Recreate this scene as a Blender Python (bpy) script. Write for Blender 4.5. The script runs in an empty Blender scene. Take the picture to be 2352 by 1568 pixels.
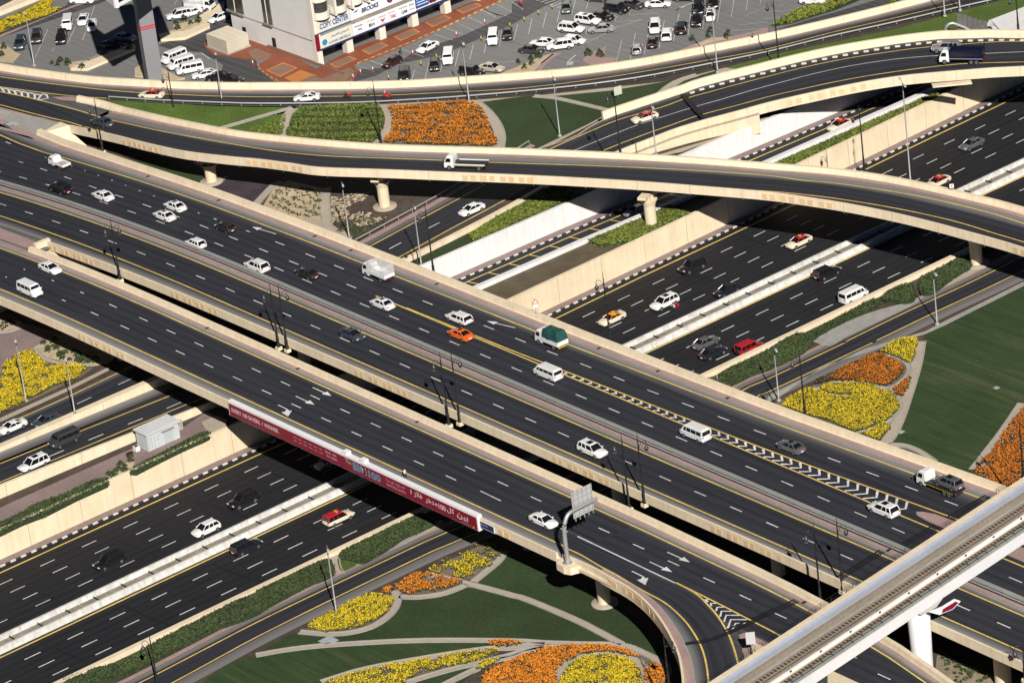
import bpy, bmesh, math, random
import numpy as np
from mathutils import Vector, Matrix
from mathutils.geometry import delaunay_2d_cdt
random.seed(7); rng = np.random.default_rng(7)
SC = bpy.context.scene; COL = SC.collection
R = math.radians
# ------------------------------------------------------------------ camera, world, sun
FPX, PITCH, ROLL = 10430.97, 0.436337214, -0.124456238
CAMP = np.array([-411.287, -554.197, 321.821]); AZ = R(53.419707)
fwd_h = np.array([math.cos(AZ), math.sin(AZ), 0.0])
F_ = fwd_h * math.cos(PITCH) + np.array([0, 0, -math.sin(PITCH)])
R0_ = np.array([math.sin(AZ), -math.cos(AZ), 0.0]); U0_ = np.cross(R0_, F_)
R_ = math.cos(ROLL) * R0_ + math.sin(ROLL) * U0_
U_ = -math.sin(ROLL) * R0_ + math.cos(ROLL) * U0_
cd = bpy.data.cameras.new('camera'); cam = bpy.data.objects.new('camera', cd); COL.objects.link(cam)
cd.sensor_width = 36; cd.lens = FPX / 2352 * 36; cd.clip_start = 5; cd.clip_end = 6000
M = Matrix.Identity(4)
for i in range(3):
    M[i][0] = R_[i]; M[i][1] = U_[i]; M[i][2] = -F_[i]; M[i][3] = CAMP[i]
cam.matrix_world = M
SC.camera = cam
SUN_EL = R(34.7)
sh = math.atan2(1.43, -0.21) - math.pi / 2 + AZ            # heading of shadows in plan
sdir = Vector((math.cos(sh) * math.cos(SUN_EL), math.sin(sh) * math.cos(SUN_EL), -math.sin(SUN_EL)))
sl = bpy.data.lights.new('sun', 'SUN'); sl.energy = 5.0; sl.angle = R(0.5); sl.color = (1.0, 0.945, 0.86)
so = bpy.data.objects.new('sun', sl); COL.objects.link(so); so.rotation_euler = sdir.to_track_quat('-Z', 'Y').to_euler()
so.location = (0, 0, 200)
w = bpy.data.worlds.new('World'); SC.world = w; w.use_nodes = True
nt = w.node_tree; bg = nt.nodes['Background']; sky = nt.nodes.new('ShaderNodeTexSky'); sky.sky_type = 'NISHITA'
sky.sun_disc = False; sky.air_density = .15; sky.dust_density = 0; sky.sun_elevation = SUN_EL; sky.sun_rotation = math.atan2(-sdir.x, -sdir.y)
nt.links.new(sky.outputs[0], bg.inputs[0]); bg.inputs[1].default_value = 0.05
SC.view_settings.view_transform = 'Standard'; SC.view_settings.look = 'None'
SC.view_settings.exposure = 0.33; SC.cycles.diffuse_bounces = 1; SC.view_settings.gamma = 1

# ------------------------------------------------------------------ helpers: photograph -> world
ROW = [0, 392.1, 784.4, 1175.9]
def T(c, r, u, v): return (588 * c + u / 4.0, ROW[r] + v / 4.0)
def L(s):
    """'cr: u,v u,v | cr: u,v' -> points in the 2352-wide frame"""
    out = []
    for seg in s.split('|'):
        h, b = seg.strip().split(':'); c, r = int(h[0]), int(h[1])
        for q in b.split():
            u, v = q.split(','); out.append(T(c, r, float(u), float(v)))
    return out
def ray(q):
    d = F_ + R_ * (q[0] - 1176) / FPX - U_ * (q[1] - 784) / FPX
    return d
def up(q, z):
    """world point seen at frame position q lying at height z (number or function of x, y)"""
    d = ray(q)
    if not callable(z):
        t = (z - CAMP[2]) / d[2]; return Vector(CAMP + d * t)
    zz = 8.0
    for _ in range(8):
        P = CAMP + d * ((zz - CAMP[2]) / d[2]); zz = z(P[0], P[1])
    return Vector((P[0], P[1], zz))
def upl(pts, z): return [up(q, z) for q in pts]
def onplane(q, axis, val):
    d = ray(q); t = (val - CAMP[axis]) / d[axis]; return Vector(CAMP + d * t)
def smooth(pts, k=6):
    P = [Vector(p) for p in pts]
    if len(P) < 3: return P
    out = []
    for i in range(len(P) - 1):
        a = P[max(i - 1, 0)]; b = P[i]; c = P[i + 1]; d = P[min(i + 2, len(P) - 1)]
        if i == 0: a = b * 2 - c
        if i == len(P) - 2: d = c * 2 - b
        for j in range(k):
            t = j / k
            out.append(0.5 * ((2 * b) + (c - a) * t + (2 * a - 5 * b + 4 * c - d) * t * t + (3 * b - a - 3 * c + d) * t ** 3))
    out.append(P[-1]); return out
def sm(q, zf, k=4): return [Vector((p.x, p.y, zf(p.x, p.y))) for p in smooth(upl(q, zf), k)]
def sstep(t): t = max(0, min(1, t)); return t * t * (3 - 2 * t)
G = 4.5
def zB(x, y): return 13.0 if y < 35 else max(8.2, 13 - 3 * ((y - 35) / 70) ** 2)
def zF(x, y): return 13.0 if y < 45 else max(8.2, 13 - 4.8 * ((y - 45) / 80) ** 2)
def zR(x, y): return 4.7 + 3.5 * sstep((y - 92) / 42)
def zLn(x, y): return zR(x, y) - 0.12
def zG(x, y): return float(np.interp(x, [-100, 38, 50, 58, 64, 80, 90, 100, 110, 120, 400], [4.56, 4.56, 5.2, 6.2, 6.9, 7.7, 8.9, 10.5, 12, 13, 13]))

# ------------------------------------------------------------------ materials
MATS = {}
def nodes(name):
    m = bpy.data.materials.new(name); m.use_nodes = True; MATS[name] = m
    return m, m.node_tree.nodes, m.node_tree.links, m.node_tree.nodes['Principled BSDF']
def mat(name, col, rough=0.7, var=0.12, scale=1.5, metal=0.0, bump=0.0, coat=0.0, spec=None, col2=None, scale2=None, emit=None, streak=0.0):
    m, N, K, b = nodes(name)
    b.inputs['Roughness'].default_value = rough; b.inputs['Metallic'].default_value = metal
    if spec is not None: b.inputs['Specular IOR Level'].default_value = spec
    if coat: b.inputs['Coat Weight'].default_value = coat; b.inputs['Coat Roughness'].default_value = .06
    if var == 0 and not col2:
        b.inputs['Base Color'].default_value = (*col, 1); return m
    tc = N.new('ShaderNodeTexCoord'); n1 = N.new('ShaderNodeTexNoise'); n1.inputs['Scale'].default_value = scale
    n1.inputs['Detail'].default_value = 5; n1.inputs['Roughness'].default_value = .65
    K.new(tc.outputs['Object'], n1.inputs['Vector'])
    cr = N.new('ShaderNodeValToRGB'); cr.color_ramp.elements[0].position = .3; cr.color_ramp.elements[1].position = .7
    a = [c * (1 - var) for c in col]; c2 = col2 if col2 else [min(1, c * (1 + var)) for c in col]
    cr.color_ramp.elements[0].color = (*a, 1); cr.color_ramp.elements[1].color = (*c2, 1)
    K.new(n1.outputs[0], cr.inputs[0])
    mx = N.new('ShaderNodeMixRGB'); mx.blend_type = 'MULTIPLY'; mx.inputs[0].default_value = 1
    n2 = N.new('ShaderNodeTexNoise'); n2.inputs['Scale'].default_value = scale2 or scale / 12; K.new(tc.outputs['Object'], n2.inputs['Vector'])
    c3 = N.new('ShaderNodeValToRGB'); c3.color_ramp.elements[0].position = .35; c3.color_ramp.elements[1].position = .65
    v = 1 - var * .9; c3.color_ramp.elements[0].color = (v, v, v, 1); c3.color_ramp.elements[1].color = (1, 1, 1, 1)
    K.new(n2.outputs[0], c3.inputs[0]); K.new(cr.outputs[0], mx.inputs[1]); K.new(c3.outputs[0], mx.inputs[2])
    if streak:      # rain streaks and dirt running down the face
        mp = N.new('ShaderNodeMapping'); mp.inputs['Scale'].default_value = (1.3, 1.3, .09); K.new(tc.outputs['Object'], mp.inputs[0])
        n4 = N.new('ShaderNodeTexNoise'); n4.inputs['Scale'].default_value = 1; n4.inputs['Detail'].default_value = 6; n4.inputs['Roughness'].default_value = .7; K.new(mp.outputs[0], n4.inputs['Vector'])
        c5 = N.new('ShaderNodeValToRGB'); c5.color_ramp.elements[0].position = .36; c5.color_ramp.elements[1].position = .58
        k = 1 - streak; c5.color_ramp.elements[0].color = (k * .98, k * .95, k * .90, 1); c5.color_ramp.elements[1].color = (1, 1, 1, 1); K.new(n4.outputs[0], c5.inputs[0])
        m5 = N.new('ShaderNodeMixRGB'); m5.blend_type = 'MULTIPLY'; m5.inputs[0].default_value = 1; K.new(mx.outputs[0], m5.inputs[1]); K.new(c5.outputs[0], m5.inputs[2]); mx = m5
    K.new(mx.outputs[0], b.inputs['Base Color'])
    if bump:
        bp = N.new('ShaderNodeBump'); bp.inputs['Strength'].default_value = bump; bp.inputs['Distance'].default_value = .05
        K.new(n1.outputs[0], bp.inputs['Height']); K.new(bp.outputs[0], b.inputs['Normal'])
    return m
def asphalt(name, col, dust, lanew=3.6, off=0.0, amt=.35):
    """UV: u = metres across, v = metres along; wheel polish and oil streaks run along the road"""
    m, N, K, b = nodes(name); b.inputs['Roughness'].default_value = .78; b.inputs['Specular IOR Level'].default_value = .3
    uv = N.new('ShaderNodeUVMap'); uv.uv_map = 'uv'
    mp = N.new('ShaderNodeMapping'); mp.inputs['Scale'].default_value = (1.6, .018, 1); K.new(uv.outputs[0], mp.inputs[0])
    n1 = N.new('ShaderNodeTexNoise'); n1.inputs['Scale'].default_value = 1; n1.inputs['Detail'].default_value = 4; K.new(mp.outputs[0], n1.inputs['Vector'])
    n2 = N.new('ShaderNodeTexNoise'); n2.inputs['Scale'].default_value = 3.2; n2.inputs['Detail'].default_value = 6; K.new(uv.outputs[0], n2.inputs['Vector'])
    n3 = N.new('ShaderNodeTexNoise'); n3.inputs['Scale'].default_value = .06; K.new(uv.outputs[0], n3.inputs['Vector'])
    sx = N.new('ShaderNodeSeparateXYZ'); K.new(uv.outputs[0], sx.inputs[0])
    md = N.new('ShaderNodeMath'); md.operation = 'MULTIPLY_ADD'; md.inputs[1].default_value = 2 * math.pi / (lanew / 2); md.inputs[2].default_value = off
    K.new(sx.outputs[0], md.inputs[0]); sn = N.new('ShaderNodeMath'); sn.operation = 'SINE'; K.new(md.outputs[0], sn.inputs[0])
    a1 = N.new('ShaderNodeMath'); a1.operation = 'MULTIPLY_ADD'; a1.inputs[1].default_value = .13; K.new(sn.outputs[0], a1.inputs[0]); K.new(n1.outputs[0], a1.inputs[2])
    a2 = N.new('ShaderNodeMath'); a2.operation = 'MULTIPLY_ADD'; a2.inputs[1].default_value = .30; K.new(n2.outputs[0], a2.inputs[0]); K.new(a1.outputs[0], a2.inputs[2])
    a3 = N.new('ShaderNodeMath'); a3.operation = 'MULTIPLY_ADD'; a3.inputs[1].default_value = .42; K.new(n3.outputs[0], a3.inputs[0]); K.new(a2.outputs[0], a3.inputs[2])
    cr = N.new('ShaderNodeValToRGB'); cr.color_ramp.elements[0].position = .5; cr.color_ramp.elements[1].position = 1.05
    cr.color_ramp.elements[0].color = (*[c * (1 - amt) for c in col], 1); cr.color_ramp.elements[1].color = (*[c * (1 + amt) for c in col], 1)
    K.new(a3.outputs[0], cr.inputs[0])
    # settled dust, carried by the mesh where traffic never sweeps it away
    at = N.new('ShaderNodeAttribute'); at.attribute_name = 'dust'
    dm = N.new('ShaderNodeMath'); dm.operation = 'MULTIPLY_ADD'; dm.inputs[1].default_value = 1.0; K.new(at.outputs['Fac'], dm.inputs[0])
    dn = N.new('ShaderNodeMath'); dn.operation = 'MULTIPLY_ADD'; dn.inputs[1].default_value = .5; dn.inputs[2].default_value = -.25; K.new(n1.outputs[0], dn.inputs[0])
    K.new(dn.outputs[0], dm.inputs[2])
    mul = N.new('ShaderNodeMath'); mul.operation = 'MULTIPLY'; mul.use_clamp = True; K.new(dm.outputs[0], mul.inputs[0]); K.new(at.outputs['Fac'], mul.inputs[1])
    mx = N.new('ShaderNodeMixRGB'); K.new(mul.outputs[0], mx.inputs[0]); K.new(cr.outputs[0], mx.inputs[1]); mx.inputs[2].default_value = (*dust, 1)
    K.new(mx.outputs[0], b.inputs['Base Color'])
    return m
BEIGE = mat('beige_concrete', (.76, .645, .475), .75, .08, .35, bump=.1, streak=.07)
BEIGE2 = mat('beige_wall_panels', (.72, .615, .445), .8, .07, .3, streak=.055)
PANEL = mat('orange_relief_panel', (.70, .49, .27), .8, .12, 6)
PINK = mat('pink_block_paving', (.36, .25, .235), .85, .16, 3, bump=.1)
PINK2 = mat('mauve_block_paving', (.25, .185, .18), .85, .18, 2)
WHITEC = mat('white_concrete', (.74, .74, .76), .7, .06, .5, streak=.06)
BARR = mat('pale_grey_concrete', (.62, .62, .61), .75, .14, .8, streak=.22)
GREYC = mat('grey_concrete', (.34, .33, .31), .8, .15, .8)
PATHC = mat('sandy_path_concrete', (.42, .36, .29), .85, .12, 2)
SAND = mat('sand', (.50, .40, .27), .95, .2, 1.2, bump=.3)
SOIL = mat('brown_soil', (.075, .055, .042), .95, .4, .8, bump=.3)
DRYG = mat('dry_grass_soil', (.135, .105, .065), .95, .3, .25, bump=.3)
PURP = mat('purple_ground_cover', (.05, .035, .05), .95, .4, 3, bump=.3)
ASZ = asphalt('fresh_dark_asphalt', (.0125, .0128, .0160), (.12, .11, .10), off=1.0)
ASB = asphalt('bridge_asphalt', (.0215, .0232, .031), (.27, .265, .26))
ASR = asphalt('ramp_asphalt', (.022, .0235, .031), (.23, .22, .215))
ASP = asphalt('parking_asphalt', (.165, .165, .168), (.2, .2, .2), amt=.10)
ASP2 = asphalt('parking_lane_asphalt', (.058, .058, .062), (.2, .2, .2), amt=.25)
YEL = mat('yellow_road_paint', (.78, .56, .15), .6, .25, 2.5)
WHT = mat('white_road_paint', (.72, .72, .72), .6, .25, 2.5)
WHTF = mat('worn_white_road_paint', (.5, .5, .5), .7, .3, 4)
KBLK = mat('black_kerb_paint', (.03, .03, .035), .7, .1, 3)
KWHT = mat('white_kerb_paint', (.62, .60, .56), .7, .12, 3)
LAWN = mat('mown_lawn', (.014, .040, .008), .95, .3, 2.6, col2=(.036, .068, .016), bump=.5, scale2=.12)
LAWNB = mat('bright_lawn', (.048, .11, .010), .95, .3, 2.6, col2=(.11, .17, .022), bump=.5, scale2=.15)
LAWNS = mat('striped_worn_lawn', (.015, .040, .008), .95, .2, .35, col2=(.040, .062, .018), bump=.4)
def lawn_mown(name, a, b, c):
    m, N, K, bs = nodes(name); bs.inputs['Roughness'].default_value = .95
    tc = N.new('ShaderNodeTexCoord'); mp = N.new('ShaderNodeMapping'); mp.inputs['Rotation'].default_value = (0, 0, R(28)); mp.inputs['Scale'].default_value = (.9, .06, 1); K.new(tc.outputs['Object'], mp.inputs[0])
    n1 = N.new('ShaderNodeTexNoise'); n1.inputs['Scale'].default_value = 1; n1.inputs['Detail'].default_value = 5; n1.inputs['Distortion'].default_value = .8; K.new(mp.outputs[0], n1.inputs['Vector'])
    n2 = N.new('ShaderNodeTexNoise'); n2.inputs['Scale'].default_value = 2.8; n2.inputs['Detail'].default_value = 6; K.new(tc.outputs['Object'], n2.inputs['Vector'])
    n3 = N.new('ShaderNodeTexNoise'); n3.inputs['Scale'].default_value = .07; n3.inputs['Detail'].default_value = 3; K.new(tc.outputs['Object'], n3.inputs['Vector'])
    a1 = N.new('ShaderNodeMath'); a1.operation = 'MULTIPLY_ADD'; a1.inputs[1].default_value = .5; K.new(n2.outputs[0], a1.inputs[0]); K.new(n1.outputs[0], a1.inputs[2])
    a2 = N.new('ShaderNodeMath'); a2.operation = 'MULTIPLY_ADD'; a2.inputs[1].default_value = .7; K.new(n3.outputs[0], a2.inputs[0]); K.new(a1.outputs[0], a2.inputs[2])
    cr = N.new('ShaderNodeValToRGB'); e = cr.color_ramp.elements; e[0].position = .85; e[1].position = 1.0; e[0].color = (*a, 1); e[1].color = (*b, 1); q = cr.color_ramp.elements.new(.0); q.color = (*a, 1)
    e = cr.color_ramp.elements; mr = N.new('ShaderNodeMapRange'); mr.inputs[1].default_value = .85; mr.inputs[2].default_value = 1.45; K.new(a2.outputs[0], mr.inputs[0])
    c2 = N.new('ShaderNodeValToRGB'); c2.color_ramp.elements[0].color = (*a, 1); c2.color_ramp.elements[1].color = (*c, 1); q = c2.color_ramp.elements.new(.55); q.color = (*b, 1); K.new(mr.outputs[0], c2.inputs[0])
    K.new(c2.outputs[0], bs.inputs['Base Color']); bp = N.new('ShaderNodeBump'); bp.inputs['Strength'].default_value = .5; bp.inputs['Distance'].default_value = .06; K.new(n2.outputs[0], bp.inputs['Height']); K.new(bp.outputs[0], bs.inputs['Normal'])
    return m
LAWNS = lawn_mown('striped_worn_lawn_mown', (.012, .034, .006), (.026, .052, .011), (.075, .078, .032))
LEAF = mat('hedge_leaf', (.030, .058, .014), .8, .3, 1.2, col2=(.075, .105, .030))
LEAFB = mat('bright_leaf', (.09, .15, .018), .8, .3, 1.2, col2=(.22, .25, .035))
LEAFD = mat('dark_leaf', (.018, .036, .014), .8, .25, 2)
ORNG = mat('orange_petals', (.78, .22, .010), .8, .2, 2, col2=(.90, .31, .015))
ORND = mat('deep_orange_petals', (.62, .15, .008), .8, .3, 2, col2=(.8, .25, .012))
YELF = mat('yellow_petals', (.66, .47, .010), .8, .2, 2, col2=(.82, .62, .015))
STEEL = mat('galvanised_steel', (.42, .43, .44), .45, .1, 5, metal=.5)
RAIL = mat('guard_rail_steel', (.40, .40, .39), .5, .1, 4, metal=.3)
DARKM = mat('black_painted_iron', (.012, .013, .015), .5, 0)
LGLASS = mat('lantern_glass', (.30, .28, .28), .3, .1, 4)
BLACKR = mat('black_rubber', (.012, .012, .013), .8, 0)
GLASS = mat('car_glass', (.008, .009, .011), .08, 0, spec=.6)
CHROME = mat('alloy_rim', (.42, .42, .44), .35, 0, metal=.8)
HEADL = mat('headlamp_lens', (.7, .7, .72), .15, 0)
TAILL = mat('tail_lamp_lens', (.42, .015, .012), .3, 0)
DKPL = mat('dark_trim', (.02, .02, .022), .6, 0)
METRO = mat('metro_white_concrete', (.80, .80, .82), .6, .05, .3)
RUST = mat('rusty_rail_and_sleepers', (.075, .042, .027), .9, .35, 6)
BALL = mat('track_bed_concrete', (.27, .232, .185), .9, .18, 2)
BLUEC = mat('pale_blue_walkway_screed', (.36, .39, .46), .7, .08, .6)
REDS = mat('crimson_sign_face', (.20, .003, .022), .5, .05, .4)
SIGNW = mat('sign_white', (.78, .78, .80), .5, .03, 1)
SIGNC = mat('sign_cream', (.66, .64, .53), .5, .05, 1)
BLUEP = mat('sign_blue', (.02, .09, .36), .5, .05, 1)
TILE = mat('terracotta_paving', (.25, .072, .036), .75, .18, 2.5)
TILE2 = mat('brown_paving_panel', (.235, .145, .10), .8, .15, 3)
TILEO = mat('orange_paving_border', (.52, .19, .055), .8, .1, 3)
BLDW = mat('building_white_render', (.70, .69, .68), .7, .05, .25)
CREAMW = mat('cream_column', (.70, .66, .57), .7, .06, .6)
BGLASS = mat('smoked_window_glass', (.06, .06, .055), .15, .3, 1.2)
DARKIN = mat('dark_shop_front', (.012, .012, .014), .3, .3, 1)
COPE = mat('stone_infill', (.28, .25, .21), .85, .3, 2)

# ------------------------------------------------------------------ mesh builder
def link(o, parent=None, label=None, cat=None, group=None, kind=None):
    if o.name not in COL.objects: COL.objects.link(o)
    if parent is not None: o.parent = parent
    if label: o['label'] = label
    if cat: o['category'] = cat
    if group: o['group'] = group
    if kind: o['kind'] = kind
    return o
class MB:
    def __init__(s): s.v = []; s.f = []; s.m = []; s.uv = None; s.d = None
    def add(s, vs, fs, mi=0):
        s._add(vs, fs, mi); return s
    def _add(s, vs, fs, mi=0):
        b = len(s.v); s.v += [tuple(v) for v in vs]; s.f += [tuple(b + i for i in f) for f in fs]; s.m += [mi] * len(fs)
    def box(s, c, d, rz=0, mi=0, taper=1.0, M=None):
        x, y, z = [q / 2 for q in d]; vs = []
        for sz in (-1, 1):
            k = taper if sz > 0 else 1
            for sx, sy in ((-1, -1), (1, -1), (1, 1), (-1, 1)):
                px, py = sx * x * k, sy * y * k
                vs.append((c[0] + px * math.cos(rz) - py * math.sin(rz), c[1] + px * math.sin(rz) + py * math.cos(rz), c[2] + sz * z))
        s.add(vs, [(3, 2, 1, 0), (4, 5, 6, 7), (0, 1, 5, 4), (1, 2, 6, 5), (2, 3, 7, 6), (3, 0, 4, 7)], mi); return s
    def tube(s, pts, r, n=8, mi=0, cap=True):
        P = [Vector(p) for p in pts]; rs = r if isinstance(r, (list, tuple)) else [r] * len(P); b = len(s.v)
        for i, p in enumerate(P):
            t = (P[min(i + 1, len(P) - 1)] - P[max(i - 1, 0)]).normalized()
            a = t.cross(Vector((0, 0, 1)) if abs(t.z) < .95 else Vector((1, 0, 0))).normalized(); c = t.cross(a)
            for k in range(n):
                an = 2 * math.pi * k / n; s.v.append(tuple(p + (a * math.cos(an) + c * math.sin(an)) * rs[i]))
        for i in range(len(P) - 1):
            for k in range(n):
                k2 = (k + 1) % n; s.f.append((b + i * n + k, b + i * n + k2, b + (i + 1) * n + k2, b + (i + 1) * n + k)); s.m.append(mi)
        if cap:
            s.f.append(tuple(b + k for k in range(n))[::-1]); s.m.append(mi)
            s.f.append(tuple(b + (len(P) - 1) * n + k for k in range(n))); s.m.append(mi)
        return s
    def lathe(s, c, prof, n=20, mi=0):
        b = len(s.v)
        for r, z in prof:
            for k in range(n):
                a = 2 * math.pi * k / n; s.v.append((c[0] + r * math.cos(a), c[1] + r * math.sin(a), c[2] + z))
        for i in range(len(prof) - 1):
            for k in range(n):
                k2 = (k + 1) % n; s.f.append((b + i * n + k, b + i * n + k2, b + (i + 1) * n + k2, b + (i + 1) * n + k)); s.m.append(mi)
        s.f.append(tuple(b + k for k in range(n))[::-1]); s.m.append(mi)
        s.f.append(tuple(b + (len(prof) - 1) * n + k for k in range(n))); s.m.append(mi)
        return s
    def prism(s, poly, z0, z1, mi=0):
        n = len(poly); a = sum(poly[i][0] * poly[(i + 1) % n][1] - poly[(i + 1) % n][0] * poly[i][1] for i in range(n))
        if a < 0: poly = poly[::-1]
        vs = [(p[0], p[1], z0) for p in poly] + [(p[0], p[1], z1) for p in poly]
        s.add(vs, [tuple(range(n))[::-1], tuple(range(n, 2 * n))] + [(i, (i + 1) % n, n + (i + 1) % n, n + i) for i in range(n)], mi); return s
    def sweep(s, path, prof, mi=0, mis=None, caps=True):
        """prof: closed list of (lateral, dz), lateral positive to the LEFT of the path direction"""
        P = [Vector(p) for p in path]; n = len(prof); b = len(s.v)
        for i, p in enumerate(P):
            t = P[min(i + 1, len(P) - 1)] - P[max(i - 1, 0)]; t = Vector((t.x, t.y, 0)).normalized(); nn = Vector((-t.y, t.x, 0))
            for l, dz in prof: s.v.append(tuple(p + nn * l + Vector((0, 0, dz))))
        for i in range(len(P) - 1):
            for k in range(n):
                k2 = (k + 1) % n; s.f.append((b + i * n + k, b + (i + 1) * n + k, b + (i + 1) * n + k2, b + i * n + k2)); s.m.append(mis[k] if mis else mi)
        if caps:
            s.f.append(tuple(b + k for k in range(n))); s.m.append(mi); s.f.append(tuple(b + (len(P) - 1) * n + k for k in range(n))[::-1]); s.m.append(mi)
        return s
    def quad(s, a, b, c, d, mi=0): s.add([a, b, c, d], [(0, 1, 2, 3)], mi); return s
    def mesh(s, name, mats, smoothf=False):
        me = bpy.data.meshes.new(name); me.from_pydata(s.v, [], s.f)
        for m in (mats if isinstance(mats, (list, tuple)) else [mats]): me.materials.append(m)
        me.polygons.foreach_set('material_index', s.m)
        if s.uv is not None:
            l = me.uv_layers.new(name='uv'); arr = np.array([s.uv[vi] for f in s.f for vi in f], dtype=np.float32).ravel(); l.data.foreach_set('uv', arr)
        if s.d is not None:
            a = me.attributes.new('dust', 'FLOAT', 'POINT'); a.data.foreach_set('value', np.array(s.d, dtype=np.float32))
        if smoothf:
            me.polygons.foreach_set('use_smooth', [True] * len(me.polygons))
            me.set_sharp_from_angle(angle=R(38))
        me.update(); return me
    def build(s, name, mats, parent=None, label=None, cat=None, group=None, kind=None, smoothf=False):
        o = bpy.data.objects.new(name, s.mesh(name, mats, smoothf)); return link(o, parent, label, cat, group, kind)
def empty(name, label, cat, loc=(0, 0, 0), rz=0, group=None, parent=None):
    o = bpy.data.objects.new(name, None); o.location = loc; o.rotation_euler = (0, 0, rz); o.empty_display_size = 1
    return link(o, parent, label, cat, group)
def rebase(root, *kids):
    pass
def strip(A, B, us, dust=None, uoff=0.0, zf=None, zo=0.0):
    """surface between polylines A and B; us = fractions across; dust = value per fraction"""
    mb = MB(); mb.uv = []; mb.d = []; n = len(us); v = 0
    for i, (a, b) in enumerate(zip(A, B)):
        a, b = Vector(a), Vector(b)
        if i: v += ((a + b) / 2 - pm).length
        pm = (a + b) / 2; wd = (b - a).length
        for j, u in enumerate(us):
            q = a.lerp(b, u)
            if zf: q.z = zf(q.x, q.y) + zo
            mb.v.append(tuple(q)); mb.uv.append((uoff + u * wd, v)); mb.d.append(dust[j] if dust else 0)
    for i in range(len(A) - 1):
        for j in range(n - 1):
            q = (i * n + j, i * n + j + 1, (i + 1) * n + j + 1, (i + 1) * n + j)
            p0, p1, p2 = [Vector(mb.v[k]) for k in q[:3]]
            if (p1 - p0).cross(p2 - p1).z < 0: q = q[::-1]
            mb.f.append(q); mb.m.append(0)
    return mb
def resamp(A, B, n):
    def rs(P):
        P = [Vector(p) for p in P]; d = [0]
        for i in range(1, len(P)): d.append(d[-1] + (P[i] - P[i - 1]).length)
        out = []; j = 0
        for k in range(n):
            t = d[-1] * k / (n - 1)
            while j < len(P) - 2 and d[j + 1] < t: j += 1
            out.append(P[j].lerp(P[j + 1], (t - d[j]) / max(1e-9, d[j + 1] - d[j])))
        return out
    return rs(A), rs(B)
def polymesh(pts, zfun=None, grid=0, uvs=True):
    """filled surface from world points (z from the points, or zfun(x, y))"""
    P = [Vector(p) for p in pts]; xy = [Vector((p.x, p.y)) for p in P]; n = len(xy)
    extra = []
    if grid:
        x0, x1 = min(p.x for p in xy), max(p.x for p in xy); y0, y1 = min(p.y for p in xy), max(p.y for p in xy)
        X = np.arange(x0 + grid / 2, x1, grid); Y = np.arange(y0 + grid / 2, y1, grid)
        g = np.array([(a, b) for a in X for b in Y]) if len(X) and len(Y) else np.zeros((0, 2))
        if len(g): extra = [Vector(q) for q in g[inpoly(g, xy)]]
    r = delaunay_2d_cdt(xy + extra, [], [list(range(n))], 1, 1e-5)
    mb = MB(); zz = P[0].z
    for i, q in enumerate(r[0]): mb.v.append((q.x, q.y, zfun(q.x, q.y) if zfun else zz))
    for f in r[2]:
        a, b, c = [r[0][k] for k in f[:3]]
        mb.f.append(tuple(f) if (b - a).cross(c - b) > 0 else tuple(f)[::-1]); mb.m.append(0)
    mb.uv = [(v[0], v[1]) for v in mb.v]; mb.d = [0] * len(mb.v)
    return mb
def inpoly(pts, poly):
    x, y = pts[:, 0], pts[:, 1]; ins = np.zeros(len(pts), bool); n = len(poly)
    for i in range(n):
        x1, y1 = poly[i][0], poly[i][1]; x2, y2 = poly[(i + 1) % n][0], poly[(i + 1) % n][1]
        c = ((y1 > y) != (y2 > y)); 
        with np.errstate(divide='ignore', invalid='ignore'): xi = (x2 - x1) * (y - y1) / (y2 - y1) + x1
        ins ^= c & (x < xi)
    return ins
def area(name, m, s, z, lift=0.0, k=4, sm=True, **kw):
    """ground patch traced from the photo, closed outline"""
    q = L(s) if isinstance(s, str) else s
    P = upl(q, z)
    if sm and k > 1:
        c = smooth(P + [P[0]], k)[:-1]; P = c
    zf = None
    if callable(z): zf = lambda x, y: z(x, y) + lift
    else: P = [Vector((p.x, p.y, z + lift)) for p in P]
    mb = polymesh(P, zf, 4.0 if callable(z) else 0)
    kw.setdefault('kind', 'structure')
    return mb.build(name, m, **kw), P
def line(mb, pts, wd, lift, mi=0, z=None):
    """flat painted line of width wd along world points"""
    if .15 < wd < .3: wd *= 1.28 if mi == 0 else 1.12
    P = [Vector(p) for p in pts]; b = len(mb.v)
    for i, p in enumerate(P):
        t = P[min(i + 1, len(P) - 1)] - P[max(i - 1, 0)]; nn = Vector((-t.y, t.x, 0)).normalized() * wd / 2; q = p + Vector((0, 0, lift))
        mb.v += [tuple(q + nn), tuple(q - nn)]
    for i in range(len(P) - 1):
        mb.f.append((b + 2 * i, b + 2 * i + 1, b + 2 * i + 3, b + 2 * i + 2)); mb.m.append(mi)
def dashed(mb, pts, wd, lift, on, period, ph=0.0, mi=0):
    P = [Vector(p) for p in pts]; d = [0]
    for i in range(1, len(P)): d.append(d[-1] + (P[i] - P[i - 1]).length)
    def at(t):
        j = 0
        while j < len(P) - 2 and d[j + 1] < t: j += 1
        return P[j].lerp(P[j + 1], (t - d[j]) / (d[j + 1] - d[j]))
    t = ph
    while t + on < d[-1]:
        if t >= 0: line(mb, [at(t), at(t + on)], wd, lift, mi)
        t += period
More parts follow.
